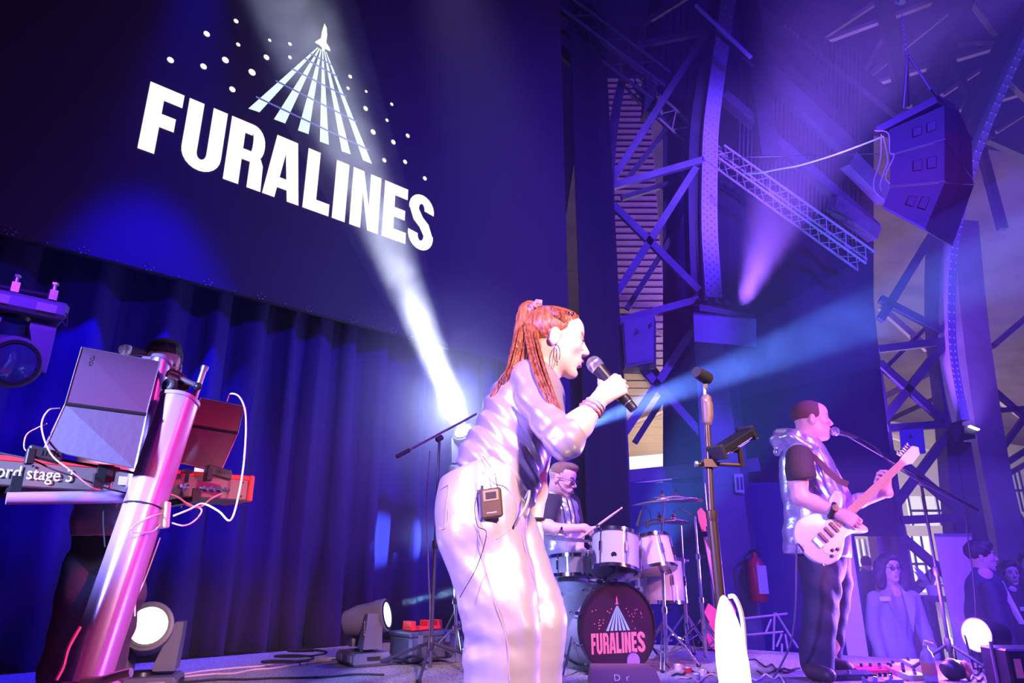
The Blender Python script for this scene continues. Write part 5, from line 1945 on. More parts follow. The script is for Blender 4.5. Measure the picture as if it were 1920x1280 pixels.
sc2 = .245 / 1.45
tx0, tx1, ty0, ty1 = -.205, .205, -.155, -.030
wds = [('F', .0, .085), ('U', .095, .20), ('R', .212, .32), ('A', .328, .445), ('L', .455, .545), ('I', .557, .60), ('N', .613, .725), ('E', .74, .84), ('S', .85, 1.0)]
for ch, a, b in wds:
    polys = [[(tx0 + (tx1 - tx0) * (a + (b - a) * p[0]), ty0 + (ty1 - ty0) * p[1]) for p in q] for q in letter(ch)]
    flat('logo_letter', polys, on_skin, M_red_print, kd)
for i in range(6):
    x0 = -.092 + i * .0325
    flat('logo_ray', [[(x0, -.018), (x0 + .021, -.018), (.0 + i * .0022 - .004, .135), (-.002 + i * .0022 - .004, .135)]], on_skin, M_cyan_print, kd)
rnd = random.Random(5)
for k in range(26):
    sx = -1 if k % 2 else 1
    x, y = sx * (.035 + .16 * rnd.random()), .0
    y = -.01 + .13 * rnd.random()
    if abs(x) < .03 + .08 * (1 - y / .13):
        x = sx * (.05 + .08 * (1 - y / .13) + .04 * rnd.random())
    flat('logo_dot', [[(x + .0042 * math.cos(t * PI / 4), y + .0042 * math.sin(t * PI / 4)) for t in range(8)]], on_skin, M_red_print, kd)
flat('logo_rocket', [[(0, .20), (.006, .18), (.006, .16), (.014, .145), (-.014, .145), (-.006, .16), (-.006, .18)]], on_skin, M_red_print, kd)


def drum(label, c, ax, r_, h_, name='tom_drum'):
    c, ax = Vector(c), Vector(ax).normalized()
    t = thing(name, c - ax * h_ / 2, label, 'drum')
    MB().lathe(c, ax, [(-h_ / 2, r_), (h_ / 2, r_), (h_ / 2, r_ - .005), (-h_ / 2, r_ - .005)], 34).build('shell', M_acr, t, smooth=True)
    for s_ in (-1, 1):
        MB().lathe(c + ax * s_ * h_ / 2, ax, [(-.012, r_ + .001), (-.012, r_ + .008), (.012, r_ + .008), (.012, r_ + .001), (-.012, r_ + .001)], 34).build('hoop', M_chrome, t, smooth=True)
        MB().lathe(c + ax * s_ * (h_ / 2 + .002), ax, [(0, .001), (.001, r_)], 30).build('skin', M_skinw, t, smooth=True)
    x, y, _ = frame_of(ax)
    for k in range(6):
        a = 2 * PI * k / 6 + .3
        d_ = x * math.cos(a) + y * math.sin(a)
        MB().cyl(c + d_ * (r_ + .012) - ax * h_ / 2, c + d_ * (r_ + .012) + ax * h_ / 2, .0032, n=6).build('tension_rod', M_chrome, t)
        MB().bev(c + d_ * (r_ + .008), d_ * .012, ax * .035, ax.cross(d_) * .009, .003).build('lug', M_chrome, t)
    return t


tm = drum('larger clear rack tom with round badge above the bass drum', P(1154, 1038, 4.95), (.10, .30, .95), .163, .25)
tc = P(1149, 1040, 4.95)
bx = Vector((-.1, -1, 0)).normalized()
MB().lathe(tc + bx * .172, bx, [(0, .019), (.002, .019)], 18).build('badge', M_chrome, tm, smooth=True)
text_mesh('lettering', 'G', .026, tc + bx * .175 + Vector((-.009, 0, -.009)), (1, -.1, 0), UP, M_bp, tm, .0003)
drum('smaller clear rack tom crowded with chrome fittings right of the larger one', P(1223, 1040, 5.15), (-.12, .28, .95), .145, .22)
drum('clear floor tom low behind the bass drum', P(1238, 1090, 5.45), (0, .08, 1), .17, .30, 'floor_tom')
drum('snare drum half hidden by the cymbal in front of the drummer', P(1075, 1062, 5.15), (0, .1, 1), .165, .13, 'snare_drum')
kb_ = thing('tom_mount', P(1180, 1092, 5.15), 'chrome double tom mount post on top of the bass drum', 'drum hardware')
MB().cyl(kcf - KN * .2 + UP * .27, kcf - KN * .2 + UP * .42, .013).build('post', M_chrome, kb_, smooth=True)
MB().tube([kcf - KN * .2 + UP * .40, P(1190, 1050, 5.1)], .009, 8).build('arm', M_chrome, kb_, smooth=True)
MB().tube([kcf - KN * .2 + UP * .40, P(1205, 1045, 5.15)], .009, 8).build('arm', M_chrome, kb_, smooth=True)
MB().boxf(kcf - KN * .2 + UP * .285, (.03, 0, 0), (0, .03, 0), (0, 0, .012)).build('bracket', M_chrome, kb_)
M_cym = mat('cymbal_bronze', (.55, .42, .48), .25, .9, bump=.3, bscale=60, stretch=(1, 1, 8))


def cymbal(label, c, ax, r_, wing=True):
    t = thing('cymbal', c, label, 'cymbal')
    ax = Vector(ax).normalized()
    MB().lathe(c, ax, [(-.020, r_), (-.018, r_), (-.006, r_ * .6), (.0, r_ * .22), (.010, r_ * .19), (.020, r_ * .08), (.021, .006), (.018, .006), (.008, r_ * .17), (-.003, r_ * .21), (-.009, r_ * .6), (-.021, r_)], 44).build('plate', M_cym, t, smooth=True)
    MB().cyl(Vector(c) - ax * .01, Vector(c) + ax * .05, .004).build('stem', M_chrome, t)
    MB().cyl(Vector(c) + ax * .022, Vector(c) + ax * .036, .016).build('felt', mat('felt', (.1, .05, .07), .9), t)
    if wing:
        x, y, _ = frame_of(ax)
        MB().boxf(Vector(c) + ax * .052, x * .018, y * .004, ax * .008).cyl(Vector(c) + ax * .036, Vector(c) + ax * .055, .008).build('wing_nut', M_chrome, t)
    return t


cymbal('largest bronze crash cymbal tilted above the toms', P(1243, 936, 5.2), (-.10, -.03, 1), .235)
cymbal('flat cymbal just behind the largest crash cymbal', P(1268, 932, 5.6), (.05, .0, 1), .21)
cymbal('small splash cymbal under the largest crash', P(1238, 975, 5.3), (-.13, .02, 1), .14)
cymbal('second small splash cymbal on the right', P(1263, 973, 5.45), (.1, .06, 1), .13)
cymbal('broad dark cymbal right in front of the drummer\'s vest', P(1052, 1004, 4.85), (.10, .02, 1), .215)


def hw_stand(label, foot, top, spread=.26, yaw=.3, name='cymbal_stand', boom=None):
    t = thing(name, foot, label, 'stand')
    foot, top = Vector(foot), Vector(top)
    L_ = (top - foot).length
    a1, a2 = foot.lerp(top, .42), foot.lerp(top, .72)
    MB().cyl(foot + UP * .03, a1, .016).build('lower_tube', M_chrome, t, smooth=True)
    MB().cyl(a1, a2, .0125).build('middle_tube', M_chrome, t, smooth=True)
    MB().cyl(a2, top, .009).build('upper_tube', M_chrome, t, smooth=True)
    for p in (a1, a2, foot.lerp(top, .2)):
        MB().lathe(p - UP * .022, UP, [(0, .018), (.004, .022), (.04, .022), (.044, .016)], 12).build('clamp', M_chrome, t, smooth=True)
        MB().boxf(p + Vector((.032, -.01, 0)), (.014, 0, 0), (0, .004, 0), (0, 0, .008)).build('wing_nut', M_chrome, t)
    for k in range(3):
        a = yaw + 2 * PI * k / 3
        v = Vector((math.cos(a), math.sin(a), 0))
        e = foot + v * spread + UP * .012
        for s_ in (-1, 1):
            w_ = v.cross(UP) * .012 * s_
            MB().tube([foot + UP * .30 + w_, foot + v * spread * .62 + UP * .13 + w_, e + w_], .0055, 6).build('leg', M_chrome, t, smooth=True)
        MB().tube([foot + UP * .08, foot + v * spread * .6 + UP * .13], .005, 6).build('brace', M_chrome, t)
        MB().ell(e, .018, .018, .012, 8, 6).build('rubber_foot', M_rubber, t, smooth=True)
    if boom:
        MB().tube([top, Vector(boom)], .0075, 8).build('boom', M_chrome, t, smooth=True)
    return t


fz_ = lambda px, py: PZ(px, py, 0)
hw_stand('chrome double cymbal stand just right of the bass drum', fz_(1250, 1252), P(1240, 1000, 5.15), .24, .2, boom=P(1247, 938, 5.2))
hw_stand('chrome cymbal stand with boom further right of the drums', fz_(1324, 1240), P(1303, 968, 5.3), .30, .9, boom=P(1272, 952, 5.5))
hw_stand('thin chrome stand between the two cymbal stands', fz_(1290, 1222), P(1277, 985, 5.9), .22, .5)
hw_stand('slim chrome stand right behind the straight microphone stand', fz_(1347, 1212), P(1321, 905, 6.1), .22, .1)
hw_stand('chrome drum stand glimpsed between the singer and the left microphone stand', fz_(858, 1250), P(852, 1080, 5.2), .27, .8, name='drum_stand')
md = thing('drum_microphone', P(1200, 985, 4.9), 'small black drum microphone hanging over the rack toms', 'microphone')
MB().cyl(P(1195, 986, 4.9), P(1203, 957, 4.9), .012, .009).build('body', M_bp, md, smooth=True)
MB().tube(bez([P(1203, 957, 4.9), P(1208, 950, 4.9), P(1217, 955, 4.9), P(1221, 975, 4.95)], 12), .0025, 5).build('gooseneck', M_bm, md)
md2 = thing('drum_microphone', P(1212, 985, 5), 'small black microphone lying level beside the splash cymbal', 'microphone')
MB().tube([P(1202, 978, 5.0), P(1236, 972, 5.0)], .006, 8).build('arm', M_bm, md2)
MB().cyl(P(1213, 990, 5.0), P(1213, 976, 5.0), .011).build('body', M_bp, md2, smooth=True)
pdb = thing('floor_box', PZ(1168, 1290, 0), 'low brown block with pale lettering before the bass drum', 'box')
pc0 = PZ(1168, 1285, 0)
MB().hull([pc0 + Vector((x, y, z)) for x, y, z in ((-.20, -.1, 0), (.22, -.1, 0), (-.19, .2, .0), (.21, .2, 0), (-.19, -.0, .085), (.20, -.0, .085), (-.17, .2, .095), (.19, .2, .095))]).build('wedge', mat('wedge_brown', (.22, .10, .10), .6), pdb)
text_mesh('lettering', 'D  r', .055, pc0 + Vector((-.06, -.060, .035)), (1, 0, 0), (0, .6, .8), mat('print_white', (0, 0, 0)), pdb, .0005)
stl = thing('drum_stool', PZ(1030, 1215, 0), 'round black drum stool under the drummer', 'stool')
sc3 = Vector((P(1030, 1060, 5.75).x, 5.75, 0))
MB().lathe(sc3 + UP * .44, UP, [(0, .14), (.01, .16), (.07, .16), (.085, .13), (.088, .001)], 26).build('seat', M_bp, stl, smooth=True)
MB().cyl(sc3 + UP * .05, sc3 + UP * .44, .02).build('post', M_chrome, stl, smooth=True)
tripod(stl, sc3, .2, .25, M_chrome)

# guitar leaning far behind, red body upright
gr = thing('electric_guitar', PZ(1345, 1215, 0), 'red electric guitar on a rest behind the drum hardware', 'guitar')
ga, gb = P(1352, 1150, 6.2), P(1321, 985, 6.3)
gd = (gb - ga).normalized()
gx = gd.cross(Vector((0, 1, 0))).normalized()
gn = Vector((0, 1, 0)) - gd * gd.y
gn.normalize()
M_gred = mat('guitar_red', (.75, .08, .12), .3)
bpoly = [ga + gx * x + gd * y for x, y in ((-.03, -.20), (.06, -.21), (.15, -.14), (.16, -.04), (.11, .04), (.14, .12), (.09, .19), (.04, .14), (-.03, .15), (-.10, .2), (-.13, .11), (-.10, .02), (-.15, -.06), (-.12, -.16))]
MB().prism([p - gd * .1 for p in bpoly], gn * .04).build('body', M_gred, gr)
MB().boxf(ga.lerp(gb, .40), gx * .026, gd * .34, gn * .012).build('neck', mat('neck_pink', (.6, .28, .3), .5), gr)
MB().prism([gb + gx * x + gd * y for x, y in ((-.03, -.05), (.03, -.05), (.045, .05), (.04, .13), (.0, .16), (-.035, .1))], gn * .015).build('headstock', M_gred, gr)
for k in range(6):
    MB().ell(gb - gx * .05 + gd * (-.03 + .028 * k), .010, .007, .008, 8, 6).build('tuner', M_chrome, gr, smooth=True)
for sg in (-1, 1):
    MB().tube([ga - gd * .28 + gx * .1 * sg, Vector((ga.x + .14 * sg, ga.y + .1, .01))], .01, 6).build('rest_leg', M_bm, gr)

# ---------------------------------------------------------------- drummer
dm = thing('person', sc3, 'drummer in glasses and headset wearing a silver sleeveless hoodie over a black shirt', 'person')
HD = Frame(P(1054, 900, 5.55), (.86, -.42, -.28), (0, 0, 1), 1.12)
hd = SDF(.005)
add_head(hd, HD, P(1047, 935, 5.62), .054)
ar = SDF(.0058)
wr = P(1098, 990, 5.25)
ar.path([P(1028, 950, 5.42), P(1026, 985, 5.32), P(1040, 991, 5.28), wr], [.055, .048, .042, .030], .02)
ar.path([P(1072, 950, 5.75), P(1085, 1005, 5.72), P(1088, 1030, 5.45)], [.05, .045, .030], .02)
sa, sb = P(1100, 1000, 5.22), P(1178, 943, 5.1)
sd_ = (sb - sa).normalized()
hd_dir = Vector((.9, -.2, -.1))
hn = Vector((0.1, .35, -.9))
add_hand(ar, wr, hd_dir - sd_ * hd_dir.dot(sd_) + Vector((.5, 0, -.2)), hn, sd_, [(.9, 1.2, .7)] * 4, .1, thumb=sd_ + Vector((.2, 0, -.2)), k=1.1)
add_hand(ar, P(1088, 1030, 5.45), (.6, -.5, -.3), (0, -.4, -.9), (.7, .6, 0), [(.9, 1.2, .7)] * 4, .1, k=1.15)
bd = SDF(.012)
bd.path([P(1047, 935, 5.62), P(1045, 985, 5.68), P(1035, 1050, 5.75)], [.06, .13, .13], .05)
bd.path([P(1025, 1065, 5.7), P(1075, 1090, 5.25), P(1080, 1190, 5.35), P(1090, 1222, 5.3)], [.09, .07, .05, .04], .03)
bd.path([P(1050, 1065, 5.8), P(1100, 1085, 5.5), P(1110, 1190, 5.6)], [.09, .07, .05], .03)
organic('body', [bd, hd, ar], M_skin, dm, paint=[(.72, .42, .40)] + face_paint(HD, (.5, .18, .18), (.1, .05, .05), (.06, .04, .04)))
eyes(HD, dm)
glasses(HD, dm, r=.025)
hs = SDF(.005)
hs.ell(HD(-.014, 0, .050), [.106, .086, .088], HD.ax(), .01)
hs.ell(HD(.045, 0, .105), [.060, .066, .034], HD.ax(), .03)
hs.ell(HD(.112, 0, .010), [.058, .12, .085], HD.ax(), .012, True)
hs.ell(HD(.03, 0, -.080), [.13, .13, .085], HD.ax(), .012, True)
hs.post.append(lambda x, y, z: .002 * np.sin(210 * x + 40 * z) * np.sin(180 * y + 120 * z))
organic('hair', hs, mat('light_brown_hair', (.25, .12, .08), .5, bump=.6, bscale=150), dm)
MB().tube(bez([HD(.0, -.085, -.01), HD(.03, -.075, -.045), HD(.075, -.04, -.07), HD(.105, -.012, -.072)], 12), .003, 6).ell(HD(.108, -.012, -.072), .014, .014, .014, 10, 8).build('headset_boom', M_bp, dm, smooth=True)
ts = SDF(.007)
ts.path([P(1030, 945, 5.45), P(1026, 972, 5.36)], [.078, .070], .02)
ts.cap(P(1072, 945, 5.72), P(1080, 975, 5.74), .07, .06, .02)
ts.cap(P(1030, 942, 5.48), P(1070, 942, 5.70), .07, .07, .03)
organic('tshirt', ts, M_blackt, dm)
vt = SDF(.0075)
rows(vt, [(935, 1038, 1068, 5.60), (955, 1030, 1082, 5.60), (985, 1020, 1084, 5.64), (1020, 1010, 1086, 5.68), (1052, 1002, 1086, 5.70)], .05)
vt.cap(P(1036, 930, 5.56), P(1060, 930, 5.70), .055, .055, .04)
vt.post.append(folds((.1, .2, 1), 60, .007, 1.5, (1, 0, 0), 16, 1.3))
vt.post.append(folds((1, .2, .1), 50, .006, 1.5, (0, 0, 1), 12, 1.3))
vt.half(P(1045, 1058, 5.7), (.15, 0, -1))
organic('vest', vt, M_silver, dm)
for dx in (0, 12, 20):
    MB().tube(bez([P(1050 + dx, 935, 5.47), P(1056 + dx, 955, 5.43), P(1060 + dx, 985, 5.41)], 8), .006, 5).build('drawstring', M_bp, dm, smooth=True)
jn = SDF(.009)
jn.path([P(1020, 1068, 5.72), P(1078, 1095, 5.25), P(1082, 1195, 5.35)], [.125, .095, .07], .03)
jn.path([P(1050, 1068, 5.82), P(1102, 1090, 5.5), P(1112, 1195, 5.6)], [.12, .09, .07], .03)
jn.post.append(folds((1, .2, .2), 50, .006, 1.5, (0, 0, 1), 9))
organic('jeans', jn, cloth_mat('pale_jeans', (.30, .32, .45), .8), dm)
ds = thing('drumstick', sa, 'pale wooden drumstick raised in the drummer\'s right hand', 'drumstick')
MB().lathe(sa - sd_ * .06, sd_, [(0, .006), (.01, .009), (.28, .0085), (.36, .006), (.37, .0045), (.378, .007), (.388, .006), (.39, .001)], 12).build('shaft', mat('hickory', (.75, .5, .42), .5), ds, smooth=True)
MB().lathe(sa + sd_ * .09, sd_, [(0, .0095), (.02, .0095)], 12).build('mark', M_bp, ds, smooth=True)
ds2 = thing('drumstick', P(1090, 1033, 5.4), 'second drumstick held low in the drummer\'s left hand', 'drumstick')
MB().lathe(P(1084, 1034, 5.42), P(1115, 1032, 5.2) - P(1084, 1034, 5.42), [(0, .007), (.3, .007), (.34, .004), (.35, .006), (.36, .001)], 10).build('shaft', mat('hickory', (0, 0, 0)), ds2, smooth=True)
# ---------------------------------------------------------------- guitarist
GY = 4.75
gt_ = thing('person', PZ(1545, 1290, 0), 'guitarist with shaved head and silver hooded vest singing into a boom microphone', 'person')
HG = Frame(P(1522, 789, GY), (.97, -.22, -.02), (-.03, 0, 1), 1.17)
hd = SDF(.005)
add_head(hd, HG, P(1497, 838, GY + .02), .062)
hd.ell(HG(.02, 0, -.075), [.07, .062, .045], HG.ax(), .04)
bd = SDF(.012)
rows(bd, [(835, 1478, 1520, GY), (870, 1478, 1545, GY), (930, 1490, 1570, GY), (1000, 1490, 1575, GY), (1060, 1510, 1575, GY)], .05)
rows(bd, [(1060, 1510, 1560, GY), (1150, 1520, 1556, GY), (1250, 1520, 1550, GY)], .03)
rows(bd, [(1060, 1550, 1585, GY + .2), (1150, 1568, 1585, GY + .2), (1240, 1552, 1575, GY + .25)], .03)
ar = SDF(.0052)
shr, elr, wrr = P(1500, 868, GY - .22), P(1500, 932, GY - .28), P(1573, 962, GY - .34)
ar.path([shr, P(1496, 905, GY - .26), elr, elr.lerp(wrr, .35), wrr], [.062, .060, .052, .050, .033], .02)
shl, ell_, wrl = P(1545, 868, GY + .22), P(1590, 945, GY + .05), P(1664, 922, GY - .20)
ar.path([shl, ell_, ell_.lerp(wrl, .3), wrl], [.06, .050, .047, .031], .02)
n0, n1 = P(1580, 972, GY - .30), P(1690, 868, GY - .22)      # neck joint and nut of the guitar
na = (n1 - n0).normalized()
gfn = Vector((-.12, -1, .10))
gfn = (gfn - na * gfn.dot(na)).normalized()                # front of the guitar, towards us
gs_ = na.cross(gfn).normalized()
if gs_.z < 0:
    gs_ = -gs_
add_hand(ar, wrr, (.80, -.05, -.45), (.1, .9, -.25), (.45, -.2, .8), [(.5, .8, .4), (.5, .8, .4), (.55, .8, .4), (.6, .8, .4)], .15, k=1.18)
hl = wrl
add_hand(ar, hl, gs_ * 1.0 + na * .35 - gfn * .15, gfn * .5 + na * .1 - gs_ * .0, na, [(.9, 1.1, .5), (1.0, 1.1, .5), (1.0, 1.2, .5), (1.1, 1.2, .6)], .2, k=1.12)
organic('body', [bd, hd, ar], M_skin, gt_, paint=[(.84, .48, .42)] + face_paint(HG, (.55, .2, .2), (.35, .18, .15), (.2, .1, .1)))
eyes(HG, gt_)
hs = SDF(.005)
hs.ell(HG(-.014, 0, .044), [.100 * 1.17, .080 * 1.17, .0825 * 1.17], HG.ax(), .01)
hs.ell(HG(.112, 0, .015), [.095, .13, .105], HG.ax(), .02, True)
hs.ell(HG(.03, 0, -.080), [.14, .14, .105], HG.ax(), .02, True)
organic('hair', hs, mat('buzzed_hair', (.16, .075, .065), .8, bump=.4, bscale=300), gt_)
vt = SDF(.0072)
VD = ((.1, 1, 0), .85)
rows(vt, [(838, 1468, 1532, GY), (860, 1466, 1552, GY), (890, 1467, 1566, GY), (930, 1472, 1577, GY), (975, 1475, 1582, GY), (1010, 1474, 1588, GY), (1036, 1474, 1590, GY)], .05, VD)
vt.cap(P(1497, 850, GY - .16), P(1530, 852, GY + .2), .07, .07, .05)
vt.post.append(folds((1, .1, -.2), 46, .007, 1.2, (.1, 0, 1), 8, 1.4))
vt.post.append(folds((.3, .1, 1), 60, .0045, 1.4, (1, 0, 0), 12, 1.3))
vt.half(P(1530, 1040, GY), (-.08, 0, -1))
vt.ell(shr + Vector((0, -.02, -.02)), (.085, .08, .11), None, .02, True)
organic('vest', vt, M_silver, gt_)
hm2 = SDF(.0068)
rows(hm2, [(1022, 1473, 1590, GY), (1040, 1474, 1590, GY)], .02, VD, .006)
hm2.half(P(1530, 1042, GY), (-.08, 0, -1))
hm2.half(P(1530, 1018, GY), (.08, 0, 1))
organic('vest_hem', hm2, M_silver, gt_)
hood = SDF(.0065)
hood.path([P(1514, 842, GY - .16), P(1488, 822, GY - .12), P(1466, 822, GY), P(1470, 832, GY + .1), P(1500, 845, GY + .2)], [.042, .055, .062, .055, .045], .03)
hood.path([P(1480, 812, GY - .06), P(1462, 826, GY), P(1458, 845, GY)], [.035, .05, .032], .03)
hood.post.append(folds((.5, .3, 1), 70, .008, 1.6, (1, 0, 0), 18, 1.2))
organic('hood', hood, M_silver, gt_)
ts = SDF(.0065)
ts.path([P(1499, 858, GY - .2), P(1500, 880, GY - .25), P(1502, 893, GY - .27)], [.088, .088, .092], .02)
ts.cap(P(1506, 850, GY - .1), P(1525, 850, GY + .1), .07, .07, .03)
ts.post.append(folds((1, .1, .1), 60, .004, 1, (0, 0, 1), 8))
ts.half(P(1502, 900, GY - .27), (.12, 0, -1))
organic('tshirt', ts, cloth_mat('brown_black_tshirt', (.05, .035, .03), .85), gt_)
jn = SDF(.0078)
rows(jn, [(1030, 1495, 1585, GY + .03), (1060, 1500, 1580, GY), (1100, 1506, 1572, GY - .05), (1160, 1508, 1568, GY - .05), (1210, 1502, 1562, GY - .03), (1246, 1503, 1562, GY - .02)], .03)
rows(jn, [(1040, 1540, 1592, GY + .12), (1090, 1556, 1597, GY + .15), (1140, 1562, 1592, GY + .2), (1200, 1556, 1582, GY + .24), (1240, 1550, 1576, GY + .26)], .012)
jn.post.append(folds((.9, .1, .8), 60, .0045, 1.2, (1, 0, .3), 8, 1.5))
jn.post.append(folds((1, .2, .1), 50, .005, 1, (0, 0, 1), 5, 1.5))
organic('trousers', jn, cloth_mat('dark_blue_jeans', (.028, .024, .06), .7), gt_)
for q, (x0, y0, x1, y1, dy) in enumerate(((1524, 1262, 1556, 1282, -.1), (1556, 1250, 1590, 1262, .22))):
    sh_ = SDF(.006)
    a, b = P(x0, y0, GY + dy), P(x1, y1, GY + dy - .1)
    a.z, b.z = .055, .045
    sh_.cap(a, b, .052, .042, .02)
    sh_.half((0, 0, .002), (0, 0, -1))
    organic('shoe', sh_, mat('dark_shoe', (.05, .03, .03), .5), gt_)
wb_ = elr.lerp(wrr, .82)
x_, y_, _ = frame_of(wrr - elr)
MB().tube([wb_ + (x_ * math.cos(a) + y_ * math.sin(a)) * .043 for a in [2 * PI * i / 20 for i in range(20)]], .015, 8, closed=True).build('wristband', M_bp, gt_, smooth=True)
MB().lathe(wb_ + Vector((0, -.045, .01)), (0, -1, .2), [(0, .024), (.012, .022), (.013, .001)], 16).build('watch_face', M_bm, gt_, smooth=True)
for dx in (0, 14):
    MB().tube(bez([P(1522 + dx, 842, GY - .18), P(1536 + dx, 870, GY - .22), P(1548 + dx, 900, GY - .22), P(1562 + dx, 930, GY - .22)], 10), .008, 6).build('drawstring', mat('lace_pale', (.65, .6, .7), .5), gt_, smooth=True)

# ---- his guitar
eg = thing('electric_guitar', P(1555, 1030, GY - .3), 'white electric guitar with pale neck played by the guitarist', 'guitar')
M_gw = mat('guitar_white', (.82, .74, .80), .22)


def gp_(u, v, w=0):
    return n0 + na * u + gs_ * v + gfn * w


outl = [(-.02, .035), (.05, .055), (.105, .095), (.125, .125), (.095, .148), (.04, .138), (-.03, .115), (-.09, .115), (-.17, .155), (-.26, .160), (-.335, .11), (-.36, .03), (-.35, -.06),
        (-.30, -.125), (-.22, -.145), (-.14, -.115), (-.09, -.085), (-.03, -.095), (.03, -.135), (.06, -.145), (.07, -.115), (.04, -.06), (-.0, -.035)]
outl = [(u, v) for u, v in outl]
sm = bez([Vector((u, v, 0)) for u, v in outl + outl[:1]], 92)[:-1]
m = MB()
n_ = len(sm)
rings = ((-.024, .94), (-.017, 1), (.012, 1), (.019, .955))
for w_, sc_k in rings:
    for p in sm:
        m.v.append(tuple(gp_(-.12 + (p.x + .12) * sc_k, p.y * sc_k, w_)))
for i in range(3):
    for k in range(n_):
        k2 = (k + 1) % n_
        m.f.append((i * n_ + k, i * n_ + k2, (i + 1) * n_ + k2, (i + 1) * n_ + k))
m.f.append(tuple(range(n_))[::-1])
m.f.append(tuple(range(3 * n_, 4 * n_)))
m.build('body', M_gw, eg, smooth=True)
L_n = (n1 - n0).length
MB().hull([gp_(-.05, .028, .022), gp_(-.05, -.028, .022), gp_(L_n, .021, .022), gp_(L_n, -.021, .022), gp_(-.05, .02, -.0), gp_(-.05, -.02, -.0), gp_(L_n, .015, 0), gp_(L_n, -.015, 0)]).build('neck', mat('maple_neck', (.72, .42, .30), .35), eg)
MB().hull([gp_(-.07, .028, .027), gp_(-.07, -.028, .027), gp_(L_n, .021, .027), gp_(L_n, -.021, .027), gp_(-.07, .028, .022), gp_(-.07, -.028, .022), gp_(L_n, .021, .022), gp_(L_n, -.021, .022)]).build('fretboard', mat('fretboard', (.55, .27, .20), .4), eg)
fr_ = MB()
for k in range(1, 21):
    u = L_n - (L_n + .34) * (1 - 2 ** (-k / 12))
    fr_.tube([gp_(u, .026, .028), gp_(u, -.026, .028)], .0011, 4)
tag(fr_.build('fret', M_chrome, eg), kind='stuff')
for k in range(6):
    y0_ = (-.5 + k / 5) * .042
    y1_ = (-.5 + k / 5) * .032
    MB().tube([gp_(-.24, y0_ * 1.2, .036), gp_(L_n + .01, y1_, .031)], .0009, 4).build('string', M_chrome, eg)
MB().prism([gp_(L_n, .021, .0), gp_(L_n, -.021, 0), gp_(L_n + .05, -.045, 0), gp_(L_n + .14, -.035, 0), gp_(L_n + .175, .0, 0), gp_(L_n + .15, .03, 0), gp_(L_n + .05, .03, 0)], gfn * .014).build('headstock', M_gw, eg)
for k in range(6):
    a_ = gp_(L_n + .03 + k * .022, .034, .005)
    MB().cyl(a_, a_ + gs_ * .018, .004).ell(a_ + gs_ * .025, .008, .006, .010, 8, 6).build('tuner', M_chrome, eg, smooth=True)
MB().prism([gp_(-.03, -.08, .0195), gp_(-.10, -.075, .0195), gp_(-.16, -.10, .0195), (gp_(-.24, -.115, .0195)), gp_(-.27, -.06, .0195), gp_(-.19, .03, .0195), gp_(-.10, .06, .0195), gp_(-.02, .05, .0195)], gfn * .002).build('pickguard', mat('pickguard_lilac', (.5, .4, .62), .3), eg)
for u in (-.10, -.15, -.205):
    MB().bev(gp_(u, 0, .026), na * .012, gs_ * .036, gfn * .005, .003).build('pickup', mat('pickup_dark', (.12, .05, .07), .4), eg)
MB().bev(gp_(-.255, 0, .026), na * .018, gs_ * .034, gfn * .006, .003).build('bridge', M_chrome, eg)
for u, v in ((-.22, -.085), (-.25, -.105), (-.19, -.10)):
    MB().lathe(gp_(u, v, .021), gfn, [(0, .011), (.012, .009), (.013, .001)], 12).build('knob', M_bm, eg, smooth=True)
MB().lathe(gp_(-.31, -.10, .0), -na * .6 - gs_, [(0, .012), (.02, .012), (.022, .006)], 12).build('jack', M_chrome, eg, smooth=True)
sp2 = thing('guitar_strap', P(1560, 900, GY - .26), 'dark brown guitar strap running over his chest to the upper horn', 'strap')
sm_ = MB()
pth = bez([P(1514, 846, GY - .17), P(1532, 862, GY - .23), P(1552, 882, GY - .28), P(1572, 900, GY - .31), P(1590, 908, GY - .33)], 16)
plate(pth, .04, .006, sm_)
sm_.build('strap_band', mat('strap_brown', (.13, .055, .045), .6), sp2)
cable('guitar cable hanging from the white guitar down to the stage floor', [gp_(-.32, -.11), P(1510, 1035, GY - .35), P(1495, 1020, GY - .4), P(1493, 1060, GY - .38), P(1492, 1130, GY - .36), P(1484, 1200, GY - .3), P(1465, 1245, GY - .2), P(1450, 1270, GY - .1)], .006, mat('cable_violet', (0, 0, 0)), 50)
cable('white cable looping behind the guitarist\'s heel', [P(1580, 1150, GY + .4), P(1574, 1200, GY + .4), P(1566, 1225, GY + .4), P(1580, 1245, GY + .45), P(1600, 1262, GY + .3)], .006, M_cw)

# boom stand and vocal mic
fb = PZ(1789, 1262, 0)
tb_ = P(1727, 906, fb.y - .05)
boom_stand('black boom microphone stand in front of the guitarist, arm pointing left to his mouth', fb, tb_, P(1832, 957, fb.y + .15), P(1583, 813, GY - .05), M_bm, .30, 1.0, .012)
microphone('vocal_microphone', P(1563, 808, GY - .07), P(1608, 820, GY - .02), 'microphone held at the guitarist\'s mouth by the boom stand', r_=.03)
cable('black cable following the boom arm from the guitarist\'s microphone', [P(1608, 820, GY), P(1640, 838, GY), P(1670, 868, GY + .02), P(1720, 900, GY + .05), P(1790, 938, GY + .1)], .005)
cable('thin black cable hanging from the right end of the boom arm', [P(1810, 960, GY + .3), P(1815, 1010, GY + .3), P(1822, 1060, GY + .3), P(1828, 1120, GY + .32), P(1831, 1200, GY + .34), P(1834, 1268, GY + .3)], .005)

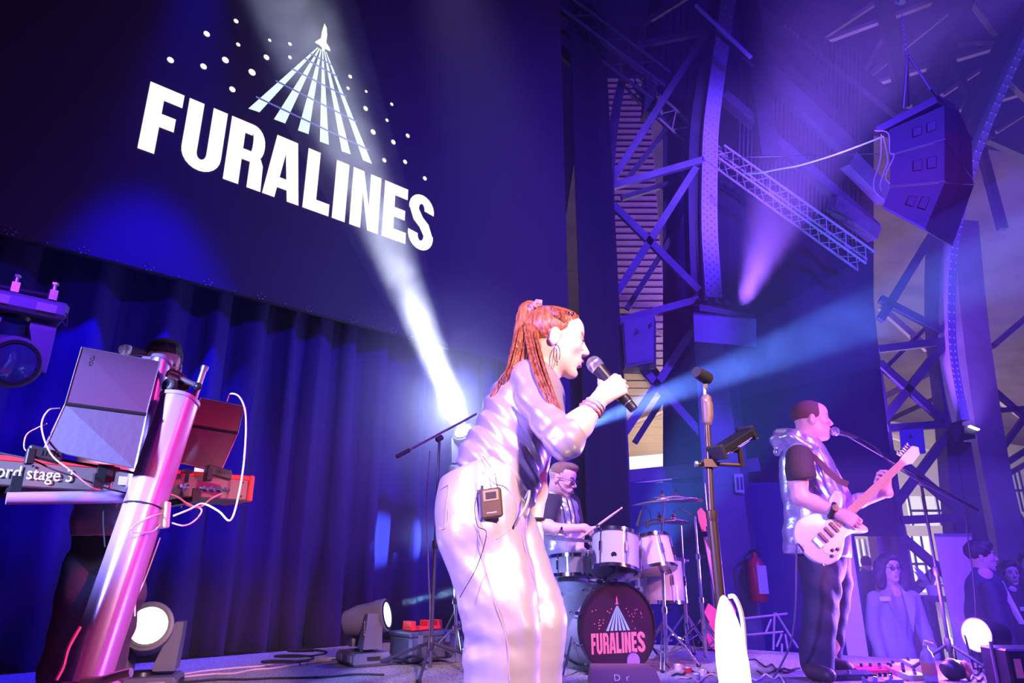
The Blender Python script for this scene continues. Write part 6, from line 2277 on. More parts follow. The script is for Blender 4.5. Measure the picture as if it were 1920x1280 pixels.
# ---------------------------------------------------------------- line array
la = thing('line_array_speaker', P(1740, 300, 6.5), 'hanging curved stack of three dark loudspeaker cabinets at upper right', 'loudspeaker')
M_lab = mat('speaker_shell', (.006, .018, .013), .55, spec=.25)
M_lad = mat('speaker_grille', (.004, .006, .006), .7, spec=.2)
cabs = [((1667, 243), (1770, 198), (1771, 262), (1668, 291), (1797, 205), (1822, 262), (1824, 335), (1797, 300)),
        ((1668, 293), (1771, 264), (1771, 341), (1669, 350), (1797, 302), (1824, 337), (1826, 345), (1797, 345)),
        ((1669, 352), (1771, 343), (1734, 430), (1655, 388), (1797, 345), (1826, 347), (1786, 460), (1765, 448))]
for i, q in enumerate(cabs):
    A_, B_, C_, D_ = [P(*p, 6.5) for p in q[:4]]
    E_, F_, G_, H_ = P(*q[4], 6.6), P(*q[5], 6.9), P(*q[6], 6.9), P(*q[7], 6.6)
    bk = ((A_ + C_) / 2 - Vector((0, 0, CAM_H))) * .075
    o = MB().hull([A_, B_, C_, D_, A_ + bk, D_ + bk, B_ + bk, C_ + bk]).build('cabinet', M_lab, la)
    MB().hull([B_, C_, E_, F_, G_, H_, B_ + bk, C_ + bk]).build('front_baffle', M_lad, la)
    for u in (.42, .68):
        def lerp4(a, b):
            return A_.lerp(B_, a).lerp(D_.lerp(C_, a), b)
        ou = Vector((0, -.004, 0))
        v0, v1 = (.34, .62)
        MB().prism([lerp4(u, v0) + ou, lerp4(u + .16, v0) + ou, lerp4(u + .16, v1) + ou, lerp4(u, v1) + ou], (0, -.004, 0)).build('handle_recess', M_rubber, o)
        MB().tube([lerp4(u, v0) + ou * 2, lerp4(u + .16, v0) + ou * 2, lerp4(u + .16, v1) + ou * 2, lerp4(u, v1) + ou * 2], .004, 5, closed=True).build('recess_frame', M_lab, o)
    MB().tube([D_ - Vector((0, .01, 0)), C_ - Vector((0, .01, 0))], .007, 6).build('joint_rail', M_alu, la)
MB().tube([P(1655, 389, 6.49), P(1734, 431, 6.49), P(1785, 461, 6.85)], .008, 6).build('lower_edge', M_alu, la)
MB().hull([P(1642, 238, 6.45), P(1752, 180, 6.45), P(1758, 192, 6.45), P(1645, 250, 6.45), P(1655, 236, 7.0), P(1790, 195, 7.0), P(1760, 178, 7.0), P(1800, 220, 7.0)]).build('rigging_frame', M_bm, la)
MB().tube([P(1757, 182, 6.5), P(1775, 200, 6.7), P(1822, 262, 6.95)], .016, 6).build('rear_edge', M_bm, la)
rg = thing('chain_hoist', P(1692, 40, 6.6), 'chain hoist with chain and steel slings carrying the hanging loudspeakers', 'hoist')
MB().lathe(P(1690, -30, 6.6), P(1693, 30, 6.6) - P(1690, -30, 6.6), [(0, .10), (.2, .10), (.24, .085), (.29, .04)], 18).build('hoist_body', M_alu, rg, smooth=True)
for k in range(16):
    a = P(1691 + k * .45, 26 + k * 4.5, 6.6)
    b = P(1691.5 + k * .45, 31.5 + k * 4.5, 6.6)
    v = Vector((1, 0, 0)) if k % 2 else Vector((0, 1, 0))
    MB().tube([a + v * .008, a.lerp(b, .5) + v * .012, b + v * .008, b - v * .008, a.lerp(b, .5) - v * .012, a - v * .008], .004, 5, closed=True).build('chain_link', M_alu, rg)
MB().tube([P(1700, 88, 6.6), P(1697, 98, 6.6), P(1701, 106, 6.6), P(1705, 98, 6.6)], .008, 6, closed=True).build('shackle', M_alu, rg)
for e in ((1693, 205), (1704, 198)):
    MB().cyl(P(1701, 104, 6.6), P(*e, 6.55), .012).build('sling', M_bm if e[0] == 1704 else M_alu, rg, smooth=True)
MB().cyl(P(1702, 104, 6.6), P(1756, 180, 6.6), .014).build('sling', M_bm, rg, smooth=True)
MB().cyl(P(1704, 106, 6.59), P(1744, 168, 6.55), .008).build('sling', M_alu, rg, smooth=True)
cable('bright white twisted strap running left from the hanging loudspeakers', [P(1656, 256, 6.4), P(1620, 270, 6.6), P(1560, 292, 6.9), P(1500, 310, 7.3), P(1462, 317, 7.6), P(1420, 325, 8.0), P(1390, 326, 8.4)], .010, mat('bright_strap', (.85, .85, .95), .4), 30, 'strap')
cable('thin violet steel wire stretched between tower and loudspeakers', [P(1650, 288, 6.5), P(1345, 296, 9.2)], .006, M_alu, name='wire')
for lb, pts in (('curly white cables at the left side of the hanging loudspeakers', [(1640, 245), (1665, 250), (1668, 285), (1676, 292), (1660, 330), (1668, 345)]),
                ('violet cable loop hanging below the loudspeaker frame corner', [(1652, 252), (1650, 300), (1638, 340), (1642, 362), (1658, 374)]),
                ('short cable plugged near the lowest hanging cabinet', [(1656, 256), (1664, 300), (1658, 320), (1650, 345), (1652, 358)])):
    cable(lb, [P(x, y, 6.42) for x, y in pts], .006, mat('cable_pale', (.55, .5, .75), .5), 30)

# ---------------------------------------------------------------- banners, sign, extinguisher, frame
for i, (q, Yb, lb) in enumerate((([(1556, 985), (1592, 985), (1622, 1220), (1590, 1220)], 6.9, 'pale violet roll-up banner right behind the guitarist\'s legs'),
                                 ([(1753, 1004), (1820, 999), (1832, 1252), (1795, 1250)], 7.2, 'plain pale upright panel between the boom stand and the man in the suit'))):
    t = thing('roll_up_banner', P(*q[2], Yb).xy.to_3d() + Vector((0, 0, -.9)), lb, 'banner')
    pts = [P(x, y, Yb) for x, y in q]
    dn0, dn1 = pts[3].copy(), pts[2].copy()
    for p, tp_ in ((dn0, pts[0]), (dn1, pts[1])):
        p.z = -.82
        p.x = tp_.x
    MB().prism([pts[0], Vector((pts[1].x, Yb, pts[0].z)), dn1, dn0], (0, .012, 0)).build('panel', mat('banner_cloth', (.62, .52, .62), .7), t)
    cxb = (dn0 + dn1) / 2
    MB().bev(cxb - Vector((0, 0, .03)), ((dn1.x - dn0.x) / 2 + .03, 0, 0), (0, .10, 0), (0, 0, .04), .01).build('base', M_alu, t)
    MB().tube([(cxb.x, Yb + .03, -.8), (cxb.x, Yb + .03, pts[0].z)], .012, 6).build('pole', M_alu, t)
    MB().boxf((cxb.x, Yb, pts[0].z + .01), ((dn1.x - dn0.x) / 2, 0, 0), (0, .012, 0), (0, 0, .012)).build('top_rail', M_alu, t)
fx = thing('fire_extinguisher', P(1424, 1128, 9.35), 'red fire extinguisher with white label on the back wall, dim in blue haze', 'extinguisher')
ec = P(1424, 1128, 9.3)
MB().lathe(ec, UP, [(0, .09), (.02, .105), (.46, .105), (.53, .06), (.55, .03), (.60, .03)], 20).build('cylinder', mat('extinguisher_red', (.6, .03, .05), .35), fx, smooth=True)
MB().boxf(ec + Vector((.035, -.107, .27)), (.06, 0, 0), (0, .003, 0), (0, 0, .17)).build('label', M_white, fx)
MB().boxf(ec + UP * .63, (.07, 0, .02), (0, .015, 0), (0, 0, .015)).boxf(ec + UP * .60 + Vector((.05, 0, 0)), (.04, 0, -.02), (0, .012, 0), (0, 0, .01)).build('valve_handle', M_bm, fx)
MB().tube(bez([ec + UP * .6, ec + UP * .55 + Vector((-.13, 0, 0)), ec + UP * .3 + Vector((-.14, 0, 0)), ec + UP * .05 + Vector((-.11, 0, 0))], 12), .012, 6).build('hose', M_rubber, fx)
sg = thing('paper_sign', P(1385, 925, 9.0), 'small pale notice sign fixed to the tower column', 'sign')
MB().prism([P(1376, 888, 9.45), P(1393, 888, 9.45), P(1396, 924, 9.45), P(1379, 922, 9.45)], (0, .01, 0)).build('sheet', mat('sheet_pale', (.5, .5, .65), .7), sg)
for x in (1381, 1388):
    MB().prism([P(x, 894, 9.44), P(x + 4, 894, 9.44), P(x + 5.5, 918, 9.44), P(x + 1.5, 918, 9.44)], (0, .004, 0)).build('print_block', M_steel_d, sg)
fs_ = thing('folded_metal_frame', PZ(1465, 1225, 0), 'folded metal easel frame on the carpet between lamp and guitarist', 'frame')
zf = PZ(1465, 1225, 0).y
for a, b in (((1452, 1148), (1450, 1218)), ((1454, 1148), (1496, 1214)), ((1388, 1160), (1476, 1150)), ((1400, 1190), (1468, 1184)), ((1466, 1206), (1466, 1234)), ((1472, 1188), (1478, 1222)), ((1446, 1160), (1436, 1185)), ((1456, 1212), (1466, 1188))):
    MB().tube([P(*a, zf - .1), P(*b, zf - .1)], .009, 6).build('bar', M_steel, fs_)

# ---------------------------------------------------------------- lit lamp at right
pl_ = thing('par_light', P(1840, 1262, 5.0), 'round glaring violet-white stage lamp at the lower right', 'stage light')
pc2 = P(1834, 1190, 5.0)
ad = Vector((-.93, -.36, .05)).normalized()
MB().lathe(pc2, ad, [(-.22, .05), (-.20, .09), (-.05, .108), (.0, .108), (.015, .102)], 28).build('can', M_bp, pl_, smooth=True)
MB().lathe(pc2, ad, [(.0155, .103), (.022, .06), (.026, .001)], 28).build('lens', glow('par_glow', (.80, .72, 1.0), 7), pl_, smooth=True)
MB().tube([pc2 + ad * .016 + (frame_of(ad)[0] * math.cos(a) + frame_of(ad)[1] * math.sin(a)) * .106 for a in [2 * PI * i / 30 for i in range(30)]], .005, 6, closed=True).build('rim', M_alu, pl_, smooth=True)
MB().tube([pc2 + Vector((.1, .05, 0)), Vector((pc2.x + .1, pc2.y + .08, .02)), Vector((pc2.x - .06, pc2.y + .02, .02)), pc2 + Vector((-.09, -.0, -.0))], .008, 6).build('yoke', M_bm, pl_)
spot('par_violet', pc2 + ad * .04, pc2 + ad * 4 + Vector((0, 0, .4)), (.35, .18, 1.0), 350, 120, .9, .08)
point('par_spill', pc2 + Vector((-.45, -.1, .30)), (.24, .06, 1.0), 260, .15)  # free point light added for violet spill on floor and haze

# ---------------------------------------------------------------- things on the stage floor at right
M_ped = [mat('pedal_red', (.62, .03, .06), .35), mat('pedal_violet', (.30, .18, .45), .4), mat('pedal_grey', (.35, .32, .38), .4), mat('pedal_cream', (.75, .62, .5), .4), mat('pedal_black', (.03, .03, .04), .4)]


def pedal(px, py, w_, d_, h_, m_, label, knobs=3, yaw=.15):
    c = PZ(px, py, 0)
    t = thing('effects_pedal', c, label, 'pedal')
    x = Vector((math.cos(yaw), math.sin(yaw), 0))
    y = Vector((-x.y, x.x, 0))
    MB().hull([c + x * sx * w_ + y * sy * d_ + UP * z for sx in (-1, 1) for sy, z in ((-1, 0), (1, 0), (-.96, h_ * .7), (.96, h_))]).build('housing', m_, t)
    for k in range(knobs):
        MB().cyl(c + x * (-.6 + 1.2 * k / max(1, knobs - 1)) * w_ + y * d_ * .5 + UP * h_ * .85, c + x * (-.6 + 1.2 * k / max(1, knobs - 1)) * w_ + y * d_ * .5 + UP * (h_ + .016), .010, n=10).build('knob', M_bp, t)
    MB().cyl(c - y * d_ * .5 + UP * h_ * .7, c - y * d_ * .5 + UP * (h_ + .01), .011, n=10).build('foot_switch', M_chrome, t)
    return t


pedal(1590, 1274, .16, .045, .05, M_ped[4], 'long black foot pedal just right of the guitarist\'s shoe', 0)
pedal(1648, 1266, .16, .05, .055, M_ped[0], 'wide dark red effects pedal, leftmost of the coloured ones', 4)
pedal(1690, 1268, .07, .055, .06, mat('pedal_pink', (.9, .15, .45), .4), 'bright pink effects pedal', 2)
pedal(1712, 1274, .06, .05, .045, M_ped[3], 'cream effects pedal beside the pink one', 2)
pedal(1668, 1284, .06, .05, .05, M_ped[2], 'grey effects pedal in the front row', 3)
pedal(1640, 1288, .05, .04, .05, M_ped[1], 'violet effects pedal at the front left of the row', 2)
pedal(1725, 1258, .09, .05, .07, M_ped[2], 'grey-violet box pedal in front of the plastic bottle', 2)
pedal(1694, 1252, .10, .04, .03, mat('pedal_pale', (.6, .6, .7), .4), 'flat pale pedal behind the red one', 1)
bt = thing('plastic_bottle', PZ(1746, 1278, 0), 'clear plastic bottle with orange label among the pedals', 'bottle')
bc = PZ(1746, 1278, 0)
MB().lathe(bc, UP, [(0, .034), (.005, .040), (.13, .041), (.165, .030), (.185, .015), (.205, .015)], 20).build('body', mat('clear_plastic', (.85, .85, 1), .1, trans=.7, ior=1.2), bt, smooth=True)
MB().lathe(bc, UP, [(.04, .0425), (.11, .0425)], 20).build('label', mat('orange_label', (.8, .35, .2), .5), bt, smooth=True)
MB().tube([bc + UP * .205, bc + UP * .225, bc + UP * .22 + Vector((.05, 0, -.012))], .012, 8).build('trigger_cap', mat('cap_pale', (.7, .6, .7), .4), bt, smooth=True)
ob = thing('small_bag', PZ(1801, 1276, 0), 'small orange and black bag at the foot of the boom stand', 'bag')
oc = PZ(1801, 1276, 0)
bg = SDF(.006)
bg.ell(oc + Vector((-.02, .02, .06)), (.08, .05, .065), None, .02)
bg.post.append(folds((1, .3, .4), 90, .006, 1.5, (0, 0, 1), 20))
organic('bag_body', bg, M_bp, ob)
bg = SDF(.005)
bg.ell(oc + Vector((.05, -.0, .06)), (.025, .025, .055), None, .02)
bg.post.append(folds((1, .3, .4), 140, .006, 1.5, (0, 0, 1), 30))
organic('orange_flap', bg, mat('bag_orange', (.9, .35, .2), .5), ob)
am = thing('black_flight_case', PZ(1905, 1290, 0), 'black case with an orange label at the bottom right corner', 'case')
ac = PZ(1930, 1290, 0)
MB().bev(ac + UP * .11, (.17, 0, 0), (0, .12, 0), (0, 0, .11), .01).build('body', M_bp, am)
MB().boxf(ac + Vector((-.12, -.122, .12)), (.02, 0, 0), (0, .003, 0), (0, 0, .05)).build('label', mat('orange_label', (0, 0, 0)), am)
MB().tube([ac + Vector((-.172, 0, 0)), ac + Vector((-.172, 0, .25))], .01, 6).build('corner_bar', M_alu, am)
rn = random.Random(21)
for k, (x0, y0, x1, y1, lb) in enumerate(((1420, 1262, 1500, 1252, 'black cable lying in waves left of the guitarist\'s shoe'), (1405, 1240, 1490, 1262, 'thin cable curving across the carpet by the metal frame'),
                                          (1400, 1268, 1470, 1272, 'pale cable end lying on the carpet beside the white lamp'), (1810, 1262, 1890, 1258, 'black cable looping on the floor under the round lamp'),
                                          (1800, 1268, 1870, 1276, 'second cable loop right of the orange bag'), (1260, 1262, 1340, 1256, 'tangle of thin cable under the cymbal stands'),
                                          (1270, 1272, 1350, 1270, 'pinkish cable lying in front of the cymbal stands'), (340, 1262, 640, 1232, 'long grey cable lying along the foot of the curtain'),
                                          (330, 1272, 620, 1240, 'dark cable running beside the long grey one by the curtain'), (300, 1278, 720, 1262, 'violet-black cable crossing the carpet in the left foreground'),
                                          (480, 1245, 560, 1250, 'coil of cable heaped at the foot of the curtain'))):
    pts = []
    for i in range(9):
        t_ = i / 8
        p = PZ(x0 + (x1 - x0) * t_, y0 + (y1 - y0) * t_ + (rn.uniform(-7, 7) if x0 > 1200 else rn.uniform(-2.5, 2.5)), .008)
        pts.append(p)
    if 'coil' in lb:
        c = PZ(520, 1245, .01)
        pts = [c + Vector((.16 * math.cos(i * .7) + .01 * i, .12 * math.sin(i * .7), .004 * i)) for i in range(26)]
    cable(lb, pts, .007 if x0 < 1200 else .006, (M_cpk if ('pink' in lb or 'grey' in lb) else M_cw if 'pale' in lb else M_rubber), 70)
for k, (x, y, m_, lb) in enumerate(((1290, 1262, 0, 'small red scrap on the carpet under the cymbal stands'), (1318, 1266, 3, 'cream bottle cap on the carpet near the straight stand'), (1272, 1256, 3, 'small orange-cream cup beside the bass drum pedal'),
                                    (1305, 1274, 2, 'grey adapter block in the front of the cymbal stands'))):
    t = thing('small_item', PZ(x, y, 0), lb, 'object')
    c = PZ(x, y, 0)
    MB().lathe(c, UP, [(0, .022), (.035, .03), (.036, .001)], 12).build('cup_body', M_ped[m_], t, smooth=True)
    MB().tube([c + UP * .036 + Vector((.028 * math.cos(a), .028 * math.sin(a), 0)) for a in [2 * PI * i / 12 for i in range(12)]], .003, 5, closed=True).build('rim', M_alu, t)

# ---------------------------------------------------------------- the audience behind the stage
def onlooker(label, head, Yh, f, hs_, hairc, coat, cm, legs=None, glass=False, extra=None, hair_long=False):
    hx, hy = head
    o_ = P(hx, hy, Yh)
    t = thing('person', Vector((o_.x, Yh, -.9)), label, 'person')
    Hh = Frame(o_, f, (0, 0, 1), hs_)
    s = SDF(.007)
    nk = o_ + Vector((0, .02, -.16 * hs_))
    add_head(s, Hh, nk, .052)
    sb_ = SDF(.014)
    ctr = [P((a[1] + a[2]) / 2, a[0], a[3]) for a in coat]
    sb_.path([nk] + ctr, [.06] + [.08] * len(ctr), .03)
    lx = ctr[-1]
    for q in (-1, 1):
        sb_.path([lx + Vector((q * .10, 0, 0)), Vector((lx.x + q * .11, lx.y, -.80))], [.08, .05], .02)
    hn_ = SDF(.007)
    side = Vector((f[1], -f[0], 0)).normalized()
    ends = []
    for q in (-1, 1):
        sh0 = nk + Vector(side) * q * .18 * hs_ - UP * .10
        el0 = sh0 + Vector(side) * q * .06 - UP * .30
        wr0 = el0 + Vector(f) * .08 - UP * .22
        ends.append((sh0, el0, wr0))
        sb_.path([sh0, el0, wr0], [.05, .045, .035], .02)
        add_hand(hn_, wr0, (0, 0, -1), -side * q, Vector(f), [(.4, .4, .3)] * 4, .05, k=.95)
    organic('body', [sb_, s, hn_], M_skin, t, paint=[(.66, .42, .38)] + face_paint(Hh, (.5, .2, .2), hairc, (.08, .05, .05)))
    eyes(Hh, t)
    if glass:
        glasses(Hh, t)
    hh = SDF(.007)
    hh.ell(Hh(-.016, 0, .052), [.108 * hs_, .090 * hs_, .090 * hs_], Hh.ax(), .01)
    hh.ell(Hh(.04, 0, .10), [.06 * hs_, .065 * hs_, .03 * hs_], Hh.ax(), .03)
    if hair_long:
        for q in (-1, 1):
            hh.path([Hh(-.01, q * .085, .04), Hh(-.01, q * .105, -.06), Hh(-.01, q * .10, -.14)], [.05 * hs_, .055 * hs_, .045 * hs_], .03)
        hh.ell(Hh(-.06, 0, -.04), [.07, .10, .12], Hh.ax(), .04)
    hh.ell(Hh(.118, 0, -.01), [.062, .075, .10], Hh.ax(), .012, True)
    if not hair_long:
        hh.ell(Hh(.03, 0, -.085), [.13, .13, .085], Hh.ax(), .012, True)
    hh.post.append(lambda x, y, z: .004 * np.sin(90 * x + 30 * z) * np.sin(80 * y + 95 * z))
    organic('hair', hh, mat('hair_%d' % int(1000 * sum(hairc)), hairc, .6), t)
    ct = SDF(.010)
    rows(ct, coat, .05, ((.1, 1, 0), .65))
    for sh0, el0, wr0 in ends:
        ct.path([sh0, el0, wr0 + UP * .02], [.072, .062, .055], .04)
    ct.post.append(folds((1, .1, .2), 26, .008, 1.2, (0, 0, 1), 6, 1.4))
    organic('coat', ct, cm, t)
    lg = SDF(.012)
    for q in (-1, 1):
        lg.path([lx + Vector((q * .09, 0, .05)), Vector((lx.x + q * .11, lx.y, -.84))], [.10, .075], .02)
        lg.cap(Vector((lx.x + q * .11, lx.y, -.84)), Vector((lx.x + q * .11, lx.y - .14, -.855)), .045, .04, .02)
    organic('trousers', lg, mat('dark_trousers', (.05, .045, .09), .8), t)
    if extra:
        extra(t, Hh, nk)
    return t


def lapels(t, Hh, nk):
    for q in (-1, 1):
        a = nk + Vector((q * .05, -.09, -.02))
        MB().hull([a, a + Vector((q * .10, -.02, -.05)), a + Vector((-q * .01, -.09, -.38)), a + Vector((q * .06, -.07, -.16)), a + Vector((0, .02, 0)), a + Vector((q * .06, -.05, -.16))]).build('lapel', mat('coat_pale', (0, 0, 0)), t)
    MB().boxf(nk + Vector((-.16, -.15, -.10)), (.05, 0, 0), (0, .01, 0), (0, 0, .02)).build('name_badge', M_white, t)


def shirt_tie(t, Hh, nk):
    a = nk + Vector((.06, -.07, -.03))
    MB().hull([a + Vector((-.04, 0, 0)), a + Vector((.06, -.0, 0)), a + Vector((.13, -.07, -.36)), a + Vector((-.02, .03, 0)), a + Vector((.11, -.02, -.36))]).build('shirt_front', mat('shirt_pale', (.6, .6, .75), .7), t)


def badge(t, Hh, nk):
    MB().boxf(nk + Vector((-.02, -.14, -.18)), (.035, 0, 0), (0, .01, 0), (0, 0, .02)).build('badge', M_white, t)


M_coat = cloth_mat('coat_pale', (.34, .30, .42), .8)
onlooker('smiling woman with dark wavy hair and glasses in a light coat behind the stage', (1668, 1066), 7.0, (.05, -1, .02), 1.05, (.035, .02, .03),
         [(1112, 1652, 1696, 7.02), (1140, 1644, 1704, 7.02), (1180, 1644, 1706, 7.02), (1225, 1640, 1712, 7.02), (1290, 1640, 1720, 7.02)], M_coat, glass=True, extra=lapels, hair_long=True)
onlooker('man in dark suit with open pale shirt looking right, behind the round lamp', (1840, 1044), 6.6, (.9, -.45, 0), 1.1, (.03, .02, .025),
         [(1078, 1822, 1866, 6.6), (1105, 1815, 1880, 6.6), (1150, 1814, 1890, 6.6), (1210, 1822, 1900, 6.6), (1260, 1828, 1906, 6.6)], cloth_mat('suit_dark', (.035, .035, .075), .8), extra=shirt_tie)
onlooker('distant man in a dark jacket left of the woman in the light coat', (1625, 1058), 13.0, (.5, .85, 0), 1.05, (.06, .035, .03),
         [(1078, 1612, 1640, 13), (1100, 1604, 1644, 13), (1140, 1604, 1646, 13), (1180, 1606, 1646, 13)], cloth_mat('jacket_blue', (.06, .06, .14), .8))
onlooker('dim woman in black with a small white badge at the right edge', (1893, 1076), 7.9, (-.2, -1, 0), 1.05, (.03, .02, .02),
         [(1105, 1872, 1915, 7.9), (1140, 1862, 1925, 7.9), (1190, 1860, 1930, 7.9), (1250, 1865, 1935, 7.9)], cloth_mat('coat_black', (.02, .018, .03), .85), extra=badge, hair_long=True)
onlooker('person cut off by the right picture edge, in a grey top', (1928, 1058), 8.6, (-.5, -.85, 0), 1.05, (.04, .03, .03),
         [(1085, 1905, 1955, 8.6), (1130, 1900, 1960, 8.6), (1200, 1905, 1960, 8.6)], cloth_mat('grey_top', (.12, .12, .2), .85))

# bright hall seen through the openings
for i, (a, b, c_, d_, k_) in enumerate(((1590, 1010, 1636, 1120, 1.1), (1690, 1005, 1760, 1110, 1.4), (1700, 930, 1790, 985, 1.0), (1880, 880, 1925, 960, .35))):
    Yw = 24
    A_, B_ = P(a, b, Yw), P(c_, d_, Yw)
    wn_ = MB().box((A_.x, Yw, B_.z), (B_.x, Yw + .1, A_.z)).build('window_%d' % (i + 2), glow('hall_window_%d' % i, (1.0, .93, .88), k_))
    tag(wn_, kind='structure')
    nb = 3
    for q in range(nb + 1):
        x = A_.x + (B_.x - A_.x) * q / nb
        MB().box((x - .04, Yw - .08, B_.z), (x + .04, Yw - .01, A_.z)).build('mullion', M_alu, wn_)
    MB().box((A_.x, Yw - .08, (A_.z + B_.z) / 2 - .04), (B_.x, Yw - .01, (A_.z + B_.z) / 2 + .04)).build('transom', M_alu, wn_)
cl = thing('column_pair', P(1660, 1100, 12).xy.to_3d() + Vector((0, 0, -.9)), 'two tan square columns seen behind the woman in the light coat', 'column')
for a, b in ((1640, 1668), (1672, 1698)):
    A_ = P(a, 985, 12)
    B_ = P(b, 985, 12)
    MB().box((A_.x, 12, -.9), (B_.x, 12.3, A_.z)).build('shaft', mat('tan_column', (.42, .28, .22), .7), cl)
dk = thing('display_table', P(1752, 1160, 9).xy.to_3d() + Vector((0, 0, -.9)), 'low dark table beyond the stage behind the boom stand', 'table')
A_, B_ = P(1722, 1118, 9), P(1790, 1118, 9)
MB().box((A_.x, 8.9, A_.z - .06), (B_.x, 9.5, A_.z)).build('table_top', M_steel_d, dk)
for x in (A_.x + .04, B_.x - .04):
    for y in (8.95, 9.45):
        MB().box((x - .03, y - .03, -.9), (x + .03, y + .03, A_.z - .06)).build('leg', M_steel_d, dk)
pt_ = thing('potted_plant', P(1750, 1115, 9.2), 'small bright leafy plant on the dark table', 'plant')
pp = P(1752, 1116, 9.2)
MB().lathe(pp, UP, [(0, .07), (.12, .09), (.125, .001)], 14).build('pot', M_white, pt_, smooth=True)
for k in range(18):
    a = k * 2.4
    tip = pp + Vector((math.cos(a) * .2, math.sin(a) * .15, .25 + .12 * math.sin(k)))
    MB().prism([pp + UP * .1, pp.lerp(tip, .6) + Vector((.02, 0, .06)), tip, pp.lerp(tip, .6) + Vector((-.02, 0, .02))], (0, .004, 0)).build('leaf', mat('leaf', (.35, .4, .2), .6), pt_)
# ---------------------------------------------------------------- theatrical haze over the stage
def haze(name, lo, hi, dens, col=(1, 1, 1), aniso=0.2):
    m = bpy.data.materials.new(name)
    m.use_nodes = True
    nt = m.node_tree
    nt.nodes.clear()
    vsn = nt.nodes.new('ShaderNodeVolumeScatter')
    vsn.inputs['Color'].default_value = (*col, 1)
    vsn.inputs['Density'].default_value = dens
    vsn.inputs['Anisotropy'].default_value = aniso
    out = nt.nodes.new('ShaderNodeOutputMaterial')
    nt.links.new(vsn.outputs[0], out.inputs['Volume'])
    o = MB().box(lo, hi).build(name, m)
    tag(o, 'thin theatrical haze hanging in the air', 'haze', kind='stuff')
    return o


haze('stage_haze', (-9, 2.9, 0.004), (9, 10.1, 9.3), 0.007)
haze('haze_bank', (1.3, 6.8, .02), (8.9, 9.0, 9.2), 0.022)  # denser haze box added at right for a violet veil
haze('low_haze', (2.3, 5.3, .02), (8.8, 6.7, 1.5), 0.07)  # local haze box added for the violet glow near the round lamp


def plume(name, a, b, half_deg, dens, scale, label, r0=.05, lo=.35, hi=.7):
    """a drifting cone of thicker smoke caught in one lamp's beam"""
    a, b = Vector(a), Vector(b)
    d = b - a
    L_ = d.length
    m = bpy.data.materials.new(name)
    m.use_nodes = True
    nt = m.node_tree
    nt.nodes.clear()
    tc = nt.nodes.new('ShaderNodeTexCoord')
    mp = nt.nodes.new('ShaderNodeMapping')
    mp.inputs['Scale'].default_value = (1, 1, 1)
    nz = nt.nodes.new('ShaderNodeTexNoise')
    nz.inputs['Scale'].default_value = scale
    nz.inputs['Detail'].default_value = 3
    nz.inputs['Distortion'].default_value = 1.2
    mr = nt.nodes.new('ShaderNodeMapRange')
    mr.inputs['From Min'].default_value = lo
    mr.inputs['From Max'].default_value = hi
    mr.inputs['To Min'].default_value = dens * .25
    mr.inputs['To Max'].default_value = dens
    sc = nt.nodes.new('ShaderNodeVolumeScatter')
    sc.inputs['Anisotropy'].default_value = .2
    out = nt.nodes.new('ShaderNodeOutputMaterial')
    nt.links.new(tc.outputs['Object'], mp.inputs[0])
    nt.links.new(mp.outputs[0], nz.inputs['Vector'])
    nt.links.new(nz.outputs['Fac'], mr.inputs['Value'])
    nt.links.new(mr.outputs[0], sc.inputs['Density'])
    nt.links.new(sc.outputs[0], out.inputs['Volume'])
    t_ = math.tan(math.radians(half_deg))
    o = MB().lathe(a, d, [(0.02, r0), (L_, r0 + L_ * t_)], 24).build(name, m, base=a)
    tag(o, label, 'smoke', kind='stuff')
    return o


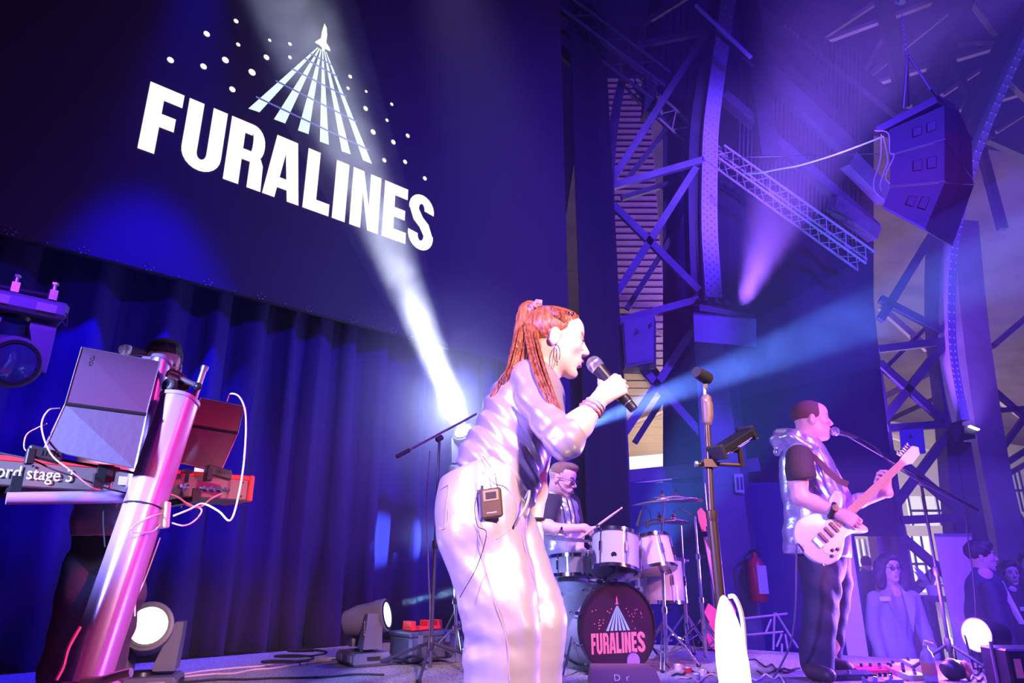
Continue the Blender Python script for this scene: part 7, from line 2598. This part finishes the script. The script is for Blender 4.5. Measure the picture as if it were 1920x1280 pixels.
bA = P(552, 20, 5.4)  # smoke cones added along the beams to make them show
plume('beam_shaped_smoke', BEAM_A + (bA - BEAM_A).normalized() * .22, BEAM_A + (bA - BEAM_A) * 1.15, 7.0, .34, 2.2, 'added smoke cone shaped to the white beam in front of the screen', .11)
bB = P(1920, 478, 6.2)
plume('beam_shaped_smoke', BEAM_B + (bB - BEAM_B).normalized() * .1, BEAM_B + (bB - BEAM_B) * 1.1, 8.5, .22, 1.6, 'added smoke cone shaped to the long blue beam at right')
bC = P(860, 1106, 5.2)
plume('beam_shaped_smoke', BEAM_C + (bC - BEAM_C).normalized() * .1, BEAM_C + (bC - BEAM_C) * 1.3, 3.0, 1.0, 5, 'added smoke cone shaped to the thin low beam left of the singer', .03)
bV = P(1560, -60, 8.2)
plume('beam_shaped_smoke', P(1392, 572, 8.6), bV, 19, .05, .9, 'added smoke cone shaped to the violet beam of the tower uplighters', .15)



def puff(name, c, rad, dens, label):
    """a soft-edged cloud of smoke, densest at its middle"""
    m = bpy.data.materials.new(name)
    m.use_nodes = True
    nt = m.node_tree
    nt.nodes.clear()
    tc = nt.nodes.new('ShaderNodeTexCoord')
    mp = nt.nodes.new('ShaderNodeMapping')
    mp.inputs['Scale'].default_value = [1 / r_ for r_ in rad]
    gr_ = nt.nodes.new('ShaderNodeTexGradient')
    gr_.gradient_type = 'SPHERICAL'
    nz = nt.nodes.new('ShaderNodeTexNoise')
    nz.inputs['Scale'].default_value = 2.4
    nz.inputs['Distortion'].default_value = 1.0
    mu = nt.nodes.new('ShaderNodeMath')
    mu.operation = 'MULTIPLY'
    mu2 = nt.nodes.new('ShaderNodeMath')
    mu2.operation = 'MULTIPLY'
    mu2.inputs[1].default_value = dens * 2
    sc = nt.nodes.new('ShaderNodeVolumeScatter')
    out = nt.nodes.new('ShaderNodeOutputMaterial')
    L_ = nt.links.new
    L_(tc.outputs['Object'], mp.inputs[0])
    L_(mp.outputs[0], gr_.inputs[0])
    L_(tc.outputs['Object'], nz.inputs['Vector'])
    L_(gr_.outputs['Fac'], mu.inputs[0])
    L_(nz.outputs['Fac'], mu.inputs[1])
    L_(mu.outputs[0], mu2.inputs[0])
    L_(mu2.outputs[0], sc.inputs['Density'])
    L_(sc.outputs[0], out.inputs['Volume'])
    tag(MB().ell(c, *rad, 20, 12).build(name, m, base=c), label, 'smoke', kind='stuff')


puff('glow_smoke', BEAM_A + Vector((-.15, -.25, .30)), (1.1, .62, 1.3), .42, 'added smoke cloud for the glow round the blinding white light')  # added cloud that spreads the lens glare into a soft glow
puff('glow_smoke', GLINT + WN.to_3d() * .45 + Vector((.1, 0, .05)), (.6, .42, .28), .9, 'small added wisp of smoke in the spot before the curtain left of the singer')  # added smoke that catches the spot before the curtain
